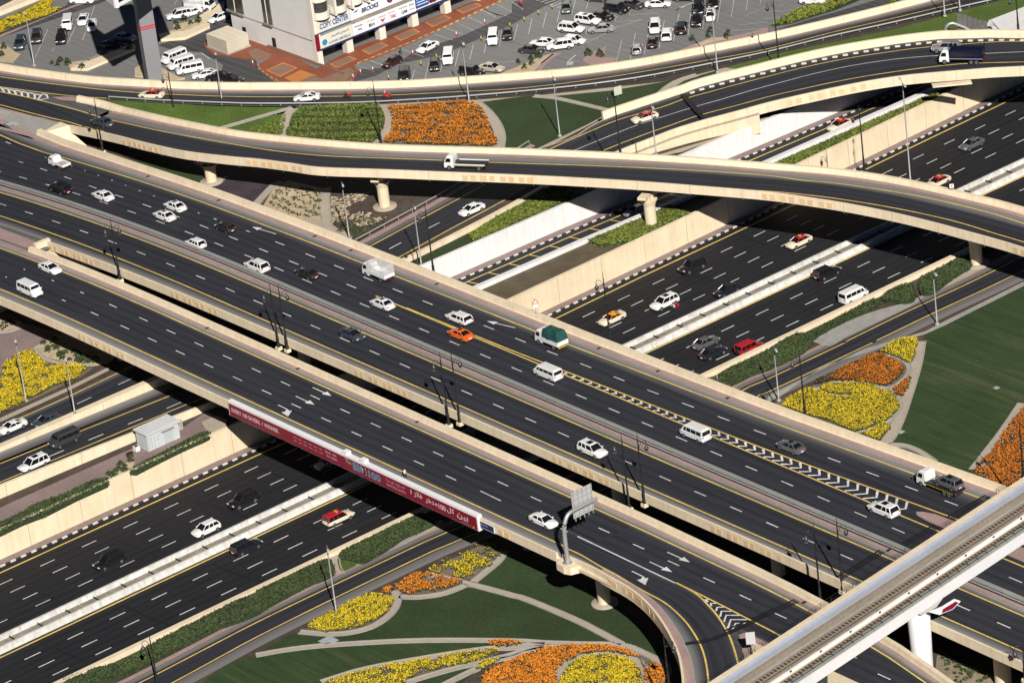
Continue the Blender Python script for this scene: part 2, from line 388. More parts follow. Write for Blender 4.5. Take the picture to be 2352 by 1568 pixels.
def scatter(name, P, z, dens, mats, sizes, zr, nq, probs, seed=1, tilt=.6, label=None, holes=None, clump=0.0, parent=None, kind='stuff', asp=1.0, cov=None):
    """leaf / petal sized quads spread through a planted area. zr: (low, high) per material"""
    r = np.random.default_rng(seed); xy = [(p[0], p[1]) for p in P]; A = np.array(xy)
    x0, y0 = A.min(0); x1, y1 = A.max(0); n = int((x1 - x0) * (y1 - y0) * dens)
    pts = np.column_stack([r.uniform(x0, x1, n), r.uniform(y0, y1, n)]); pts = pts[inpoly(pts, xy)]
    if clump:
        a, b, c = r.uniform(0, 6, 3)
        f = (np.sin(pts[:, 0] * 1.9 + a) + np.sin(pts[:, 1] * 2.3 + b) + np.sin((pts[:, 0] + pts[:, 1]) * 1.13 + c) + np.sin((pts[:, 0] * .6 - pts[:, 1] * .7) + a) + r.normal(0, .9, len(pts)))
        pts = pts[f > clump]
    if cov is not None: pts = pts[cov(pts[:, 0], pts[:, 1], r)]
    n = len(pts)
    if n == 0: return None
    allv = []; allm = []
    for mi, (sz, zz, q, pr) in enumerate(zip(sizes, zr, nq, probs)):
        for _ in range(q):
            sel = r.random(n) < pr; p = pts[sel]; k = len(p)
            off = r.normal(0, .12, (k, 2)); zc = r.uniform(zz[0], zz[1], k)
            if callable(z): zb = np.array([z(a, b) for a, b in p]) if k else np.zeros(0)
            else: zb = z
            c = np.column_stack([p[:, 0] + off[:, 0], p[:, 1] + off[:, 1], zc + zb])
            nz = np.column_stack([r.normal(0, tilt, k), r.normal(0, tilt, k), np.ones(k)]); nz /= np.linalg.norm(nz, axis=1)[:, None]
            th = r.uniform(0, 2 * np.pi, k); t = np.column_stack([np.cos(th), np.sin(th), np.zeros(k)])
            t -= nz * (t * nz).sum(1)[:, None]; t /= np.linalg.norm(t, axis=1)[:, None]; bb = np.cross(nz, t)
            h = (sz * r.uniform(.6, 1.25, k) / 2)[:, None]
            v = np.stack([c - t * h - bb * h * .5 * asp, c + t * h - bb * h * asp, c + t * h * .6 + bb * h * asp, c - t * h + bb * h * .7 * asp], 1)
            allv.append(v.reshape(-1, 3)); allm += [mi] * k
    V = np.concatenate(allv); nf = len(V) // 4
    me = bpy.data.meshes.new(name); me.vertices.add(len(V)); me.vertices.foreach_set('co', V.ravel().astype(np.float32))
    me.loops.add(len(V)); me.loops.foreach_set('vertex_index', np.arange(len(V), dtype=np.int32))
    me.polygons.add(nf); me.polygons.foreach_set('loop_start', np.arange(0, len(V), 4, dtype=np.int32)); me.polygons.foreach_set('loop_total', np.full(nf, 4, dtype=np.int32))
    for m in mats: me.materials.append(m)
    me.polygons.foreach_set('material_index', np.array(allm, dtype=np.int32)); me.update(calc_edges=True)
    o = bpy.data.objects.new(name, me)
    return link(o, parent, label, None, None, kind)
def text(body, h, P0, ex, ey, m, name, parent, bold=0.0, ext=.02, fit=None, shear=0.0):
    """raised lettering: P0 = lower-left corner, ex = reading direction, ey = up direction"""
    c = bpy.data.curves.new('t', 'FONT'); c.body = body; c.size = 1; c.offset = bold; c.shear = shear; c.resolution_u = 3
    o = bpy.data.objects.new('t', c); COL.objects.link(o); dg = bpy.context.evaluated_depsgraph_get(); dg.update()
    me = bpy.data.meshes.new_from_object(o.evaluated_get(dg)); bpy.data.objects.remove(o); 
    V = np.array([v.co[:] for v in me.vertices]).reshape(-1, 3)
    if not len(V): return None
    mn = V.min(0); mx = V.max(0); s = h / (mx[1] - mn[1]); sx = fit / (mx[0] - mn[0]) if fit else s
    ex = Vector(ex).normalized(); ey = Vector(ey).normalized(); ez = ex.cross(ey)
    for v in me.vertices:
        v.co = Vector(P0) + ex * ((v.co.x - mn[0]) * sx) + ey * ((v.co.y - mn[1]) * s) + ez * ext
    me.materials.clear(); me.materials.append(m); me.name = name
    ob = bpy.data.objects.new(name, me); bpy.data.curves.remove(c); return link(ob, parent)
def rebase(root):
    """children were modelled in world coordinates: keep them there under an Empty that has a place of its own"""
    inv = (Matrix.Translation(root.location) @ root.rotation_euler.to_matrix().to_4x4()).inverted()
    for o in COL.objects:
        if o.parent is root: o.matrix_parent_inverse = inv
# ================================================================== GROUND
S0, S1 = -170, 190
def kn(x):   # n of the far kerb of the sunken highway
    return float(np.interp(x, [-400, 0, 10, 31, 54, 96, 124, 400], [2.1, 2.3, 2.6, 3.0, 3.7, 5.0, 6.2, 12]))
def yn(x): return float(np.interp(x, [-400, 8, 31, 55, 95, 125, 400], [.6, .8, 1.7, 2.1, 3.7, 4.6, 8]))
xs = [-400] + list(np.arange(S0, S1 + 1, 10.0)) + [400]
def zr(x): return float(np.interp(x, [-400, -95, -52, 0, 3, 400], [6.0, 6.0, 5.0, .8, .5, .5]))      # slip road floor
def rn0(x): return float(np.interp(x, [-400, -92, -54, 3, 28, 70, 108, 400], [14.3, 14.3, 12.8, 12.4, 12.2, 11.0, 10.6, 10.6]))  # near face of its near wall
def rn1(x): return float(np.interp(x, [-400, -87, -54, 3, 35, 62, 102, 400], [22.5, 22.5, 23.0, 27.8, 27.5, 26.6, 25.4, 25.0]))   # far wall face
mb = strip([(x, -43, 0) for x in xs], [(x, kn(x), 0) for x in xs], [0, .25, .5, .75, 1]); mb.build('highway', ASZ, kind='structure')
# ground either side: the north one is one sheet to the horizon, the south one another
MB().add([(-3000, -3000, G - .06), (3000, -3000, G - .06), (3000, -44.2, G - .06), (-3000, -44.2, G - .06)], [(0, 1, 2, 3)]).build('ground_south', SOIL, kind='structure')
mb = strip([(x, rn1(x) + .6, G - .06) for x in xs], [(x, 3000, G - .06) for x in xs], [0, .02, 1]); mb.build('ground_north', SOIL, kind='structure')
mb = strip([(x, kn(x) + 1.9, G - .02) for x in xs], [(x, rn0(x) + .2, G - .02) for x in xs], [0, 1]); mb.build('ground_strip', SOIL, kind='structure')
mb = strip([(x, rn0(x) + .4, zr(x)) for x in xs], [(x, rn1(x) + .1, zr(x)) for x in xs], [0, .3, .7, 1]); mb.build('slip_road', ASR, kind='structure')

def kerbmesh(path, hw=.22, hh=.16, seg=1.0, side=1):
    """black and white painted kerb stones: alternating blocks along a path"""
    P = [Vector(p) for p in path]; A, _ = resamp(P, P, max(2, int(sum((P[i + 1] - P[i]).length for i in range(len(P) - 1)) / seg)))
    m = MB()
    for i in range(len(A) - 1):
        a, b = A[i], A[i + 1]; c = (a + b) / 2; d = b - a
        m.box((c.x, c.y, c.z + hh / 2), (d.length * .985, hw, hh), math.atan2(d.y, d.x), i % 2)
    return m
# --- sunken highway: far side kerb, pavement, retaining wall
kp = [(x, kn(x) + .1, 0) for x in np.arange(-125, 150, 8.0)]
kerbmesh(kp, .3, .22, .98).build('kerb', [KBLK, KWHT], kind='structure')
mb = strip([(x, kn(x) + .25, .18) for x in xs], [(x, kn(x) + 2.0, .18) for x in xs], [0, 1]); mb.build('pavement', PINK2, kind='structure')
def pieces(specs, name, m, parent):
    for c, d, rz in specs: MB().box(c, d, rz).build(name, m, parent)
def wall(name, A, top, bot, th, m, label, side=1, joint=0, jm=None, cap=None, group=None, cat='wall'):
    """A: path along the visible face; th goes to the left of the path"""
    mb = MB(); P = [Vector(a) for a in A]; tp = top if callable(top) else (lambda x, y: top); bt = bot if callable(bot) else (lambda x, y: bot)
    n = len(P); b = 0
    for i, p in enumerate(P):
        t = P[min(i + 1, n - 1)] - P[max(i - 1, 0)]; nn = Vector((-t.y, t.x, 0)).normalized() * th
        z1, z0 = tp(p.x, p.y), bt(p.x, p.y)
        mb.v += [(p.x, p.y, z0), (p.x, p.y, z1), (p.x + nn.x, p.y + nn.y, z1), (p.x + nn.x, p.y + nn.y, z0)]
    for i in range(n - 1):
        for k in range(4):
            k2 = (k + 1) % 4; q = (i * 4 + k, i * 4 + k2, i * 4 + 4 + k2, i * 4 + 4 + k); mb.f.append(q if th > 0 else q[::-1]); mb.m.append(0)
    mb.f += [(0, 3, 2, 1), ((n - 1) * 4, (n - 1) * 4 + 1, (n - 1) * 4 + 2, (n - 1) * 4 + 3)]; mb.m += [0, 0]
    root = empty(name, label, cat, (P[0].x, P[0].y, bt(P[0].x, P[0].y)), group=group)
    mb.build('wall_face', m, root)
    if cap:
        cb = MB(); cb.sweep([(p.x, p.y, tp(p.x, p.y)) for p in P], [(-.06 if th > 0 else .06, -.02), (-.06 if th > 0 else .06, .16), (th + (.06 if th > 0 else -.06), .16), (th + (.06 if th > 0 else -.06), -.02)][::(1 if th < 0 else -1)]); cb.build('coping', cap, root)
    if joint:
        A2, _ = resamp(P, P, max(2, int(sum((P[i + 1] - P[i]).length for i in range(n - 1)) / joint))); jb = []
        for i in range(1, len(A2) - 1):
            p = A2[i]; t = A2[i + 1] - A2[i - 1]; a = math.atan2(t.y, t.x); nn = Vector((-t.y, t.x, 0)).normalized() * (-.004 if th > 0 else .004); z1, z0 = tp(p.x, p.y), bt(p.x, p.y)
            jb.append(((p.x + nn.x, p.y + nn.y, (z0 + z1) / 2), (.09, .02, z1 - z0 - .02), a))
        pieces(jb, 'joint_line', jm or COPE, root)
    rebase(root); return root
JL = mat('wall_joint_shadow_gap', (.36, .30, .21), .9, .1, 2)
JW = mat('pale_joint', (.55, .55, .55), .9, .05, 2)
wall('retaining_wall', [(x, kn(x) + 1.9, 0) for x in np.arange(-125, 161, 9.0)], G + .45, 0, .45, BEIGE2, 'long beige panelled retaining wall facing the sunken highway', joint=9.5, jm=JL, cap=BEIGE)
wall('retaining_wall', [(x, -43.6, 0) for x in np.arange(-150, 151, 10.0)][::-1], G + .75, -.2, .9, BEIGE, 'low cream wall top running between the sunken highway and the dark hedges', joint=9, jm=JL)
# --- slip road walls
wall('parapet_wall', [(x, rn0(x), 0) for x in [2, 10, 20, 28, 40, 55, 70, 90, 108, 125]], lambda x, y: G + .75, .3, 1.0, WHITEC, 'white parapet wall beside the slip road and the hedge strip', joint=10, jm=JW)
wall('retaining_wall', [(x, rn1(x), 0) for x in [-20, 3, 20, 35, 50, 62, 80, 102, 125, 160]], G + .45, .3, .6, WHITEC, 'tall white ribbed retaining wall above the slip road kerb', joint=10, jm=JW)
def tL(x, y): return zr(x) + .75
wall('parapet_wall', [(x, rn0(x), 0) for x in [-135, -115, -95, -80, -65, -50, -35]], tL, G - .05, .5, BEIGE, 'beige wall between the mauve pavement and the slip road, left of the bridge', joint=12, jm=JL)
kerbmesh([(x, rn1(x) - 1.9, zr(x)) for x in [3, 20, 35, 50, 62, 80, 102, 125, 150]], .28, .2, .98).build('kerb', [KBLK, KWHT], kind='structure')
strip([(x, rn1(x) - 1.75, .66) for x in [3, 20, 35, 50, 62, 80, 102, 125, 150]], [(x, rn1(x) + .1, .66) for x in [3, 20, 35, 50, 62, 80, 102, 125, 150]], [0, 1]).build('pavement', PINK2, kind='structure')
# left of the bridge: road A (slip road) far parapet and road B
wall('parapet_wall', [(x, 25.9 + (x + 54) * -.004, 0) for x in [-140, -120, -100, -80, -65, -50, -35]], 6.55, G - .1, 1.3, BEIGE, 'beige dividing parapet between the two service roads left of the bridge', joint=12, jm=JL)
strip([(x, 23.2, zr(x) + .02) for x in [-140, -95, -52, -35]], [(x, 26.0, zr(x) + .02) for x in [-140, -95, -52, -35]], [0, .5, 1], [.5, .8, 1]).build('road_shoulder', ASR, kind='structure')
# service road: centre measured right of the bridge and, left of it, as road B
SRx = [-150, -85, -54, -20, 3, 14, 22, 31, 42, 50]
SRn = [27.4, 27.6, 28.2, 31, 34.4, 35.8, 37.0, 38.4, 40.5, 42.5]
SRf = [36.4, 36.4, 37.2, 40.2, 44.2, 45.8, 47.0, 48.6, 50.8, 52.8]
A = [(x, n, G + .02) for x, n in zip(SRx, SRn)]; Bp = [(x, n, G + .02) for x, n in zip(SRx, SRf)]
strip(smooth(A, 3), smooth(Bp, 3), [0, .12, .5, .8, 1], [.5, 0, 0, 0, .9]).build('service_road', ASR, kind='structure')
SRo = offs = [Vector((x, n + .05, G + .12)) for x, n in zip(SRx[4:], SRf[4:])]; SRp = [Vector((x, n + 1.5, G + .12)) for x, n in zip(SRx[4:], SRf[4:])]
strip(smooth(SRo, 3), smooth(SRp, 3), [0, 1]).build('pavement', PINK, kind='structure')
m = MB()
ylo = upl(L('11: 1040,700 1460,475 1880,250 | 11: 2100,130'), G); line(m, ylo, .2, .05, 0)
line(m, upl(L('11: 1300,805 1800,530 2290,270'), G), .2, .05, 0)
dashed(m, upl(L('11: 1225,720 1535,555 1840,400 2160,235'), G), .2, .05, 3, 9.6, 0, 1)
line(m, upl(L('02: 0,790 190,700 620,510 1100,280 1300,180'), G), .18, .05, 0)
line(m, upl(L('02: 1180,480 1360,395'), G), .18, .05, 0)
dashed(m, upl(L('02: -270,940 260,790 610,620 960,455 1300,300'), G), .18, .05, 3, 8.6, 3.0, 1)
m.build('road_marking', [YEL, WHT], kind='structure')
wall('parapet_wall', smooth([(0, 31.6, 0), (14, 32.6, 0), (28, 34.2, 0), (40, 36.4, 0), (50, 39.0, 0), (58, 42, 0)], 3), G + .8, G - .1, .8, BEIGE, 'beige parapet wall between the service road and the narrow lawn strip', joint=9, jm=JL)
# --- highway markings
m = MB()
line(m, [(x, yn(x), 0) for x in xs[1:-1]], .24, .012, 0)
line(m, [(x, -22.3 + (.5 if x > 30 else .5 * (x + 120) / 150), 0) for x in np.arange(-150, 170, 15.0)], .26, .012, 0)
for k in range(4):
    def ln(x, k=k): return (-2.45 - 3.48 * k) + float(np.interp(x, [-100, 10, 46, 98, 130], [-.1, -.05, .45, 2.2, 2.9]))
    for j in range(-7, 34):
        x = -98 + 7.97 * j - .0; line(m, [(x, ln(x), 0), (x + 2.75, ln(x + 2.75), 0)], .17, .012, 1)
for k in range(4):
    for j in range(-5, 36):
        x = -108.8 + 7.82 * j; n = -25.7 - 3.72 * k - .1; line(m, [(x, n, 0), (x + 2.9, n, 0)], .19, .012, 1)
m.build('road_marking', [YEL, WHT], kind='structure')
SEAM = mat('tar_sealed_crack', (.008, .008, .009), .7, .4, 5); m = MB(); g = random.Random(5)
for x0, (na, nb) in ((-104, (-1, -16)), (-86, (-1, -15)), (-70, (0, -16)), (-56, (0, -14)), (22, (0, -15)), (36, (1, -12)), (52, (0, -15)), (-112, (-23, -41)), (-97, (-23, -41)), (-80, (-23, -40)), (-63, (-23, -41)), (38, (-23, -41)), (52, (-24, -40)), (66, (-23, -38)), (84, (-1, -15))):
    n = na; x = x0; q = []
    while n > nb: q.append((x + g.uniform(-.12, .12), n, 0)); n -= g.uniform(.4, 1.1); x += g.uniform(-.05, .25)
    line(m, q, g.uniform(.3, .5), .008)
m.build('road_crack', SEAM, kind='structure')
m = MB()   # slip road lines: yellow edge lines with hatching
E1 = [(x, rn1(x) - 3.6, zr(x)) for x in [2, 20, 35, 50, 62, 80, 102, 125]]
line(m, smooth(E1, 3), .22, .02, 0)
for x in np.arange(10, 62, 4.6): line(m, [(x, rn1(x) - 3.6, zr(x)), (x + .8, rn1(x) - 6.8, zr(x))], .2, .022, 0)
line(m, [(x, 16.6, zr(x)) for x in [-140, -92, -67, -54, -40]], .2, .02, 0)
line(m, upl(L('02: 0,1120 720,830 1580,490'), lambda x, y: zr(x)), .2, .02, 0)
dashed(m, upl(L('02: -350,1392 -300,1370 700,950 1070,800 1435,655 1700,540'), lambda x, y: zr(x)), .2, .02, 2.9, 7.7, 1.4, 1)
m.build('road_marking', [YEL, WHT], kind='structure')
# --- median barrier of the highway: two concrete parapets, paving and marker posts between
def njb(x0, x1, n, s, label):
    mb = MB(); p = [(-.42, 0), (-.42, .12), (-.22, .35), (-.13, .95), (.13, .95), (.22, .35), (.42, .12), (.42, 0)]
    mb.sweep([(x, n, .0) for x in np.arange(x0, x1 + 1, 12.0)], [(a * 1.35, z) for a, z in p][::-1]); r = empty('concrete_barrier', label, 'barrier', (x0, n, 0), group=None)
    mb.build('barrier_wall', BARR, r); jb = MB()
    for x in np.arange(x0 + 6, x1, 6.0): jb.box((x, n, .5), (.06, 1.17, 1.0))
    rebase(r); return r
njb(-150, 170, -17.9, 1, 'far pale concrete barrier of the highway median'); njb(-150, 170, -21.0, 1, 'near pale concrete barrier of the highway median')
MB().box((10, -19.45, .12), (330, 2.2, .24)).build('median_paving', COPE, kind='structure')
pst = MB(); pst.tube([(0, 0, .2), (0, 0, 1.35)], .045, 6); pst.box((0, 0, .3), (.16, .16, .2)); pm = pst.mesh('marker_post', DARKM)
sep = MB(); sep.box((0, 0, .32), (.12, 2.1, .35)); sm_ = sep.mesh('median_crossbar', DKPL)
for i, x in enumerate(np.arange(-130, 140, 5.2)):
    o = bpy.data.objects.new('median_crossbar', sm_); o.location = (x, -19.45, 0)
    link(o, None, 'dark crossbar spanning the gap between the two median barriers', 'crossbar', 'crossbars in the highway median')
    if x > 20 and i % 2: 
        o = bpy.data.objects.new('marker_post', pm); o.location = (x, -20.0, 0); link(o, None, 'slim dark post standing between the median barriers', 'post', 'posts in the highway median')

# ================================================================== MAIN BRIDGES
nn_ = [-400, -330, -260, -200] + list(np.arange(-176, 150, 8.0)) + [150, 175, 200]
def bpath(s, a=None, b=None, dz=0):
    q = [n for n in nn_ if (a is None or n >= a) and (b is None or n <= b)]
    if a is not None and (not q or q[0] > a): q = [a] + q
    if b is not None and q[-1] < b: q = q + [b]
    sf = s if callable(s) else (lambda n: s)
    return [Vector((sf(n), n, zB(0, n) + dz)) for n in q]
def s3y(n): return float(np.interp(n, [-400, -121, -77, -31, -7, 51, 98, 135, 200], [-3, -8.3, -10.4, -11.7, -12.0, -13.0, -12.8, -12.2, -10]))   # far yellow line
def s3i(n): return float(np.interp(n, [-400, -121, -77, -31, 0, 51, 93, 110, 129, 200], [-1, -5.7, -8.1, -9.1, -9.4, -10.2, -10.0, -9.3, -8.0, -6.5]))
def y1f(n): return float(np.interp(n, [-400, -250, -200, -157, -142, -128, -116, -85, 75, 200], [-110, -75, -62, -51.9, -49.1, -47.6, -46.75, -46.1, -45.9, -45.9]))       # inner face of the far parapet
def sw(s0, s1, a, b, th=1.7):
    """deck body between s0 and s1 (functions of n)"""
    mb = MB(); P = bpath(0, a, b); n = len(P)
    for p in P:
        x0 = s0(p.y) if callable(s0) else s0; x1 = s1(p.y) if callable(s1) else s1
        for x, z in ((x0 + .04, -.03), (x1 - .04, -.03), (x1 - .04, -.5), (x1 - 3.0, -.56), (x1 - 3.4, -th), (x0 + 3.4, -th), (x0 + 3.0, -.56), (x0 + .04, -.5)): mb.v.append((x, p.y, p.z + z))
    for i in range(n - 1):
        for k in range(8):
            k2 = (k + 1) % 8; mb.f.append((i * 8 + k, i * 8 + k2, i * 8 + 8 + k2, i * 8 + 8 + k)[::-1]); mb.m.append(0)
    mb.f += [tuple(range(8)), tuple(range((n - 1) * 8, n * 8))[::-1]]; mb.m += [0, 0]; return mb
# parapet profiles (lateral towards the left of the path, height)
PARN = [(0, -.58), (.0, .93), (.32, .93), (.46, .30), (.58, .0), (.58, -.1), (.4, -.58)]
def f2s(n): return float(np.interp(n, [-400, -200, -160, -110, -60, -10, 20, 40, 76, 200], [-43, -41, -40.0, -39.5, -39.55, -39.7, -40.0, -40.3, -40.8, -41]))
def par(path, prof=PARN, flip=False, m=None, parent=None, name='parapet'):
    mb = MB(); mb.sweep(path, [(-l, z) for l, z in prof] if flip else prof[::-1]); return mb.build(name, m or BEIGE, parent)
def panels(parent, path_fn, groups, out, w=.95, h=.95, zoff=.05):
    """square relief panels on the outer face: groups = list of n positions of a cluster"""
    for g0, g1, k in groups:
        st = (g1 - g0) / (k - 1 + (k / 2 - 1) * .0)
        for i in range(k):
            q = g0 + st * i + (.22 * st if i % 2 == 0 else -.02 * st) * (1 if g1 > g0 else 1)
            x, z = path_fn(q); MB().box((x + out, q, z + zoff), (.06, w, h)).build('relief_panel', PANEL, parent)

# ---------- bridge 1 (nearest carriageway, with the exit loop)
EXIT_TOP = '23: 440,362 700,490 900,600 1060,690 1200,800 1310,920 1400,1050 1470,1180 1520,1300 1548,1430 1562,1568 1562,1750'
ex_out = [Vector((-59.6, q, 13.9)) for q in (-70, -78)] + smooth([Vector((-59.6, -84.5, 13.9))] + upl(L(EXIT_TOP)[1:], 13.9), 5)
ex_base = [Vector((p.x, p.y, 13)) for p in ex_out]
b1 = empty('road_bridge', 'nearest bridge carriageway, carrying the crimson banner and curving off at the bottom', 'bridge', (-52, -20, 0))
sw(-59.95, lambda n: y1f(n) + 2.35, None, 75, 1.75).build('deck', BEIGE2, b1)
# asphalt: straight part (shoulder dust at both sides) and the exit loop
us = [0, .06, .17, .24, .5, .86, .93, .97, 1]; du = [1, .95, .6, .05, 0, .03, .55, .95, 1]
strip(bpath(-59.3, -86), bpath(lambda n: y1f(n) + 1.1, -86), us, du).build('road_surface', ASB, b1)
strip(bpath(-56.9, None, -86), bpath(lambda n: y1f(n) + 1.1, None, -86), [0, .1, .5, .8, .93, 1], [0, 0, 0, .03, .7, 1]).build('road_surface', ASB, b1)
LY = upl(L('23: 500,330 640,395 800,490 960,575 1100,660 1250,745 1380,815 1480,890 1600,1010 1690,1140 1745,1250 1780,1370 1800,1500 1805,1620 1805,1750'), 13)   # left edge line
RY = upl(L('23: 1300,560 1505,645 1620,705 1720,770 1800,850 1880,940 1940,1030 1990,1120 2030,1220 2060,1320 2080,1410 2085,1520 2085,1620 2075,1750'), 13)      # right edge line
A_, B_ = resamp(smooth(ex_base[2:], 1), smooth(LY, 4), 60); 
A_ = [Vector((a.x + .55, a.y + .1, 13.004)) for a in A_]; B_ = [Vector((b.x, b.y, 13.004)) for b in B_]
strip(A_, B_, [0, .35, .7, 1], [1, .95, .55, .1]).build('road_shoulder', ASB, b1)
RYx = upl(L('23: 300,60 800,300 1300,560 1505,645 1620,705 1720,770 1800,850 1880,940 1940,1030 1990,1120 2030,1220 2060,1320 2080,1410 2085,1520 2085,1620 2075,1750'), 13)
A_, B_ = resamp(smooth(LY, 4), smooth(RYx, 4), 60); A_ = [a + Vector((0, 0, .002)) for a in A_]; B_ = [b + Vector((0, 0, .002)) for b in B_]
pq = [p for p in smooth(ex_base[2:], 1) if p.y < -92]
def offp(P, d): 
    o = []
    for i, p in enumerate(P):
        t = P[min(i + 1, len(P) - 1)] - P[max(i - 1, 0)]; nn = Vector((-t.y, t.x, 0)).normalized(); o.append(p + nn * d)
    return o
strip([p + Vector((0, 0, .1)) for p in offp(pq, .5)], [p + Vector((0, 0, .1)) for p in offp(pq, 1.7)], [0, 1]).build('pavement_strip', PINK, b1)
mb = MB(); mb.sweep(offp(pq, 1.7), [(-.08, 0), (-.08, .13), (.08, .13), (.08, 0)]); mb.build('kerb', GREYC, b1)
strip(A_, B_, [0, .15, .5, .85, 1], [.1, 0, 0, .12, .45]).build('road_surface', ASB, b1)
gore = upl(L('23: 1640,712 1760,800 1850,900 1930,1010 1990,1120 2030,1220 2060,1320 2085,1450 2085,1750 2900,1750 2900,1330 2600,1200 2351,1070 2100,925 1880,810'), 13)
mb = polymesh([Vector((p.x, p.y, 12.998)) for p in gore]); mb.d = [.38] * len(mb.v); mb.build('gore_surface', ASB, b1)
mb = polymesh(smooth(upl(L('23: 2085,1125 2130,1105 2200,1130 2351,1195 2351,1300 2300,1400 2140,1370 2110,1240'), 13.06), 1)); mb.build('paved_nose', PINK, b1)
# under-deck of the loop
lo = [Vector((p.x, p.y, 13)) for p in smooth(ex_base[2:], 1)]; ro = [Vector((p.x + 3, p.y + .5, 13)) for p in RY]
A_, B_ = resamp(lo, ro, 30); mb = MB()
for a, b in zip(A_, B_): mb.v += [(a.x, a.y, 12.9), (b.x, b.y, 12.9), (b.x, b.y, 11.3), (a.x + 1.6, a.y + 1.0, 11.3), (a.x, a.y, 12.0)]
for i in range(len(A_) - 1):
    for k in range(5): k2 = (k + 1) % 5; mb.f.append((i * 5 + k, i * 5 + k2, i * 5 + 5 + k2, i * 5 + 5 + k)); mb.m.append(0)
mb.build('deck', BEIGE2, b1)
par([Vector((-59.95, p.y, p.z)) for p in bpath(0, -85)][::-1], flip=False, parent=b1)
par(ex_base[3:], parent=b1)
# far side: raised pink strip and wide parapet
strip(bpath(lambda n: y1f(n) + .9, None, 92, .1), bpath(lambda n: y1f(n) + 1.9, None, 92, .1), [0, 1]).build('pavement_strip', PINK, b1)
mb = MB(); mb.sweep(bpath(lambda n: y1f(n) + .85, None, 92), [(-.08, .1), (-.08, 0), (.08, 0), (.08, .1)]); mb.build('kerb', GREYC, b1)
par(bpath(lambda n: y1f(n) + 2.45, None, 77), [(0, -.58), (0, .9), (.62, .9), (.75, .35), (.85, .08), (.85, 0), (.7, -.58)], parent=b1)
m = MB()
line(m, bpath(-56.75, -83), .2, .015, 0); line(m, smooth(LY, 4), .2, .02, 0); line(m, smooth(RY[1:], 4), .2, .02, 0)
line(m, bpath(y1f), .2, .015, 0)
line(m, upl(L('23: 1505,645 1650,715 1960,870 2200,995 2351,1072 2700,1260'), 13), .2, .024, 0)
for s, off in ((-53.2, 0), (-49.4, 0)):
    for j in range(-30, 22):
        n = -3.4 + 7.92 * j
        if n > 35: n = 36.2 + (n - 36.2) * 1.1
        if s < -53 and n < -52: continue
        s_ = s + float(np.interp(n, [-85, -55, 0, 70], [-.4, -.2, .2, .2])) + (y1f(n) + 46.1 if n < -85 else 0)
        z = zB(0, n); line(m, [(s_, n, z), (s_ + .0, n - 2.5, z)], .17, .015, 1)
line(m, [(-53.3, -59.2, 13), (-53.4, -64.2, 13)], .17, .015, 1); line(m, [(-53.4, -75.2, 13), (-53.5, -80, 13)], .17, .015, 1); line(m, [(-53.5, -82.2, 13), (-53.9, -104.3, 13)], .2, .015, 1)
def arrow(m, a, b, turn=0, z=13, wd=.2, hw=.55):
    a = Vector((a[0], a[1], z + .018)); b = Vector((b[0], b[1], z + .018)); d = (b - a).normalized(); n = Vector((-d.y, d.x, 0)); hl = 1.9
    h = b - d * hl
    m.add([a + n * wd / 2, a - n * wd / 2, h - n * wd / 2, h + n * wd / 2], [(0, 1, 2, 3)], 1)
    if turn:
        e = (d + n * turn * .55).normalized(); f = Vector((-e.y, e.x, 0)); h = h + d * .1; k = h + e * .25 + n * turn * .35
        m.add([h + d * .3, h - d * .35, k - f * .28, k + f * .28], [(0, 1, 2, 3)], 1); m.add([k + f * .85, k - f * .85, k + e * 2.0], [(0, 1, 2)], 1); return
    m.add([h + n * hw, h - n * hw, b], [(0, 1, 2)], 1)
for s, n in ((-47.35, -9.4), (-51.0, -9.7), (-48.4, -96.4), (-52.0, -96.6)): arrow(m, (s, n), (s, n - 5.0))
for s, n in ((-54.7, -9.9), (-55.5, -96.7)): arrow(m, (s, n), (s - .1, n - 4.6), -1)
for i, q in enumerate(['1770,800 1785,825 1810,800', '1845,828 1822,862 1822,828'][:0]): pass
def cheq(m, pts, wd, z): P = upl(L(pts), z); line(m, P, wd, .02, 1)
for c in ['23: 1800,822 1775,800 1808,800', '23: 1832,860 1825,835 1872,836', '23: 1875,905 1885,872 1945,870', '23: 1912,958 1925,908 2018,908', '23: 1948,1005 1968,945 2095,945', '23: 1982,1065 2010,985 2172,985', '23: 2020,1085 2055,1020 2172,1018']: cheq(m, c, .3, 13)
m.build('lane_marking', [YEL, WHT], b1)
f1 = lambda q: (-59.95, zB(0, q))
panels(b1, f1, [(38.6, 25.6, 8), (62, 70, 4)], -.02)
for p in upl(L('23: 922,628 978,660 1045,700 1098,742 1158,788 1203,830 1258,890 1298,928'), 13.1): 
    j = min(range(len(ex_base)), key=lambda i: (ex_base[i] - p).length); t = ex_base[min(j + 1, len(ex_base) - 1)] - ex_base[j - 1]
    q = ex_base[j]; MB().box((q.x, q.y, 13.05), (1.0, .12, .95), math.atan2(t.y, t.x)).build('relief_panel', PANEL, b1)
for i in range(2):
    p = upl(L('23: 12,190'), 13)[0]; MB().box((-59.98, p.y + i * 1.5, 13.05), (.1, .95, .95)).build('relief_panel', PANEL, b1)
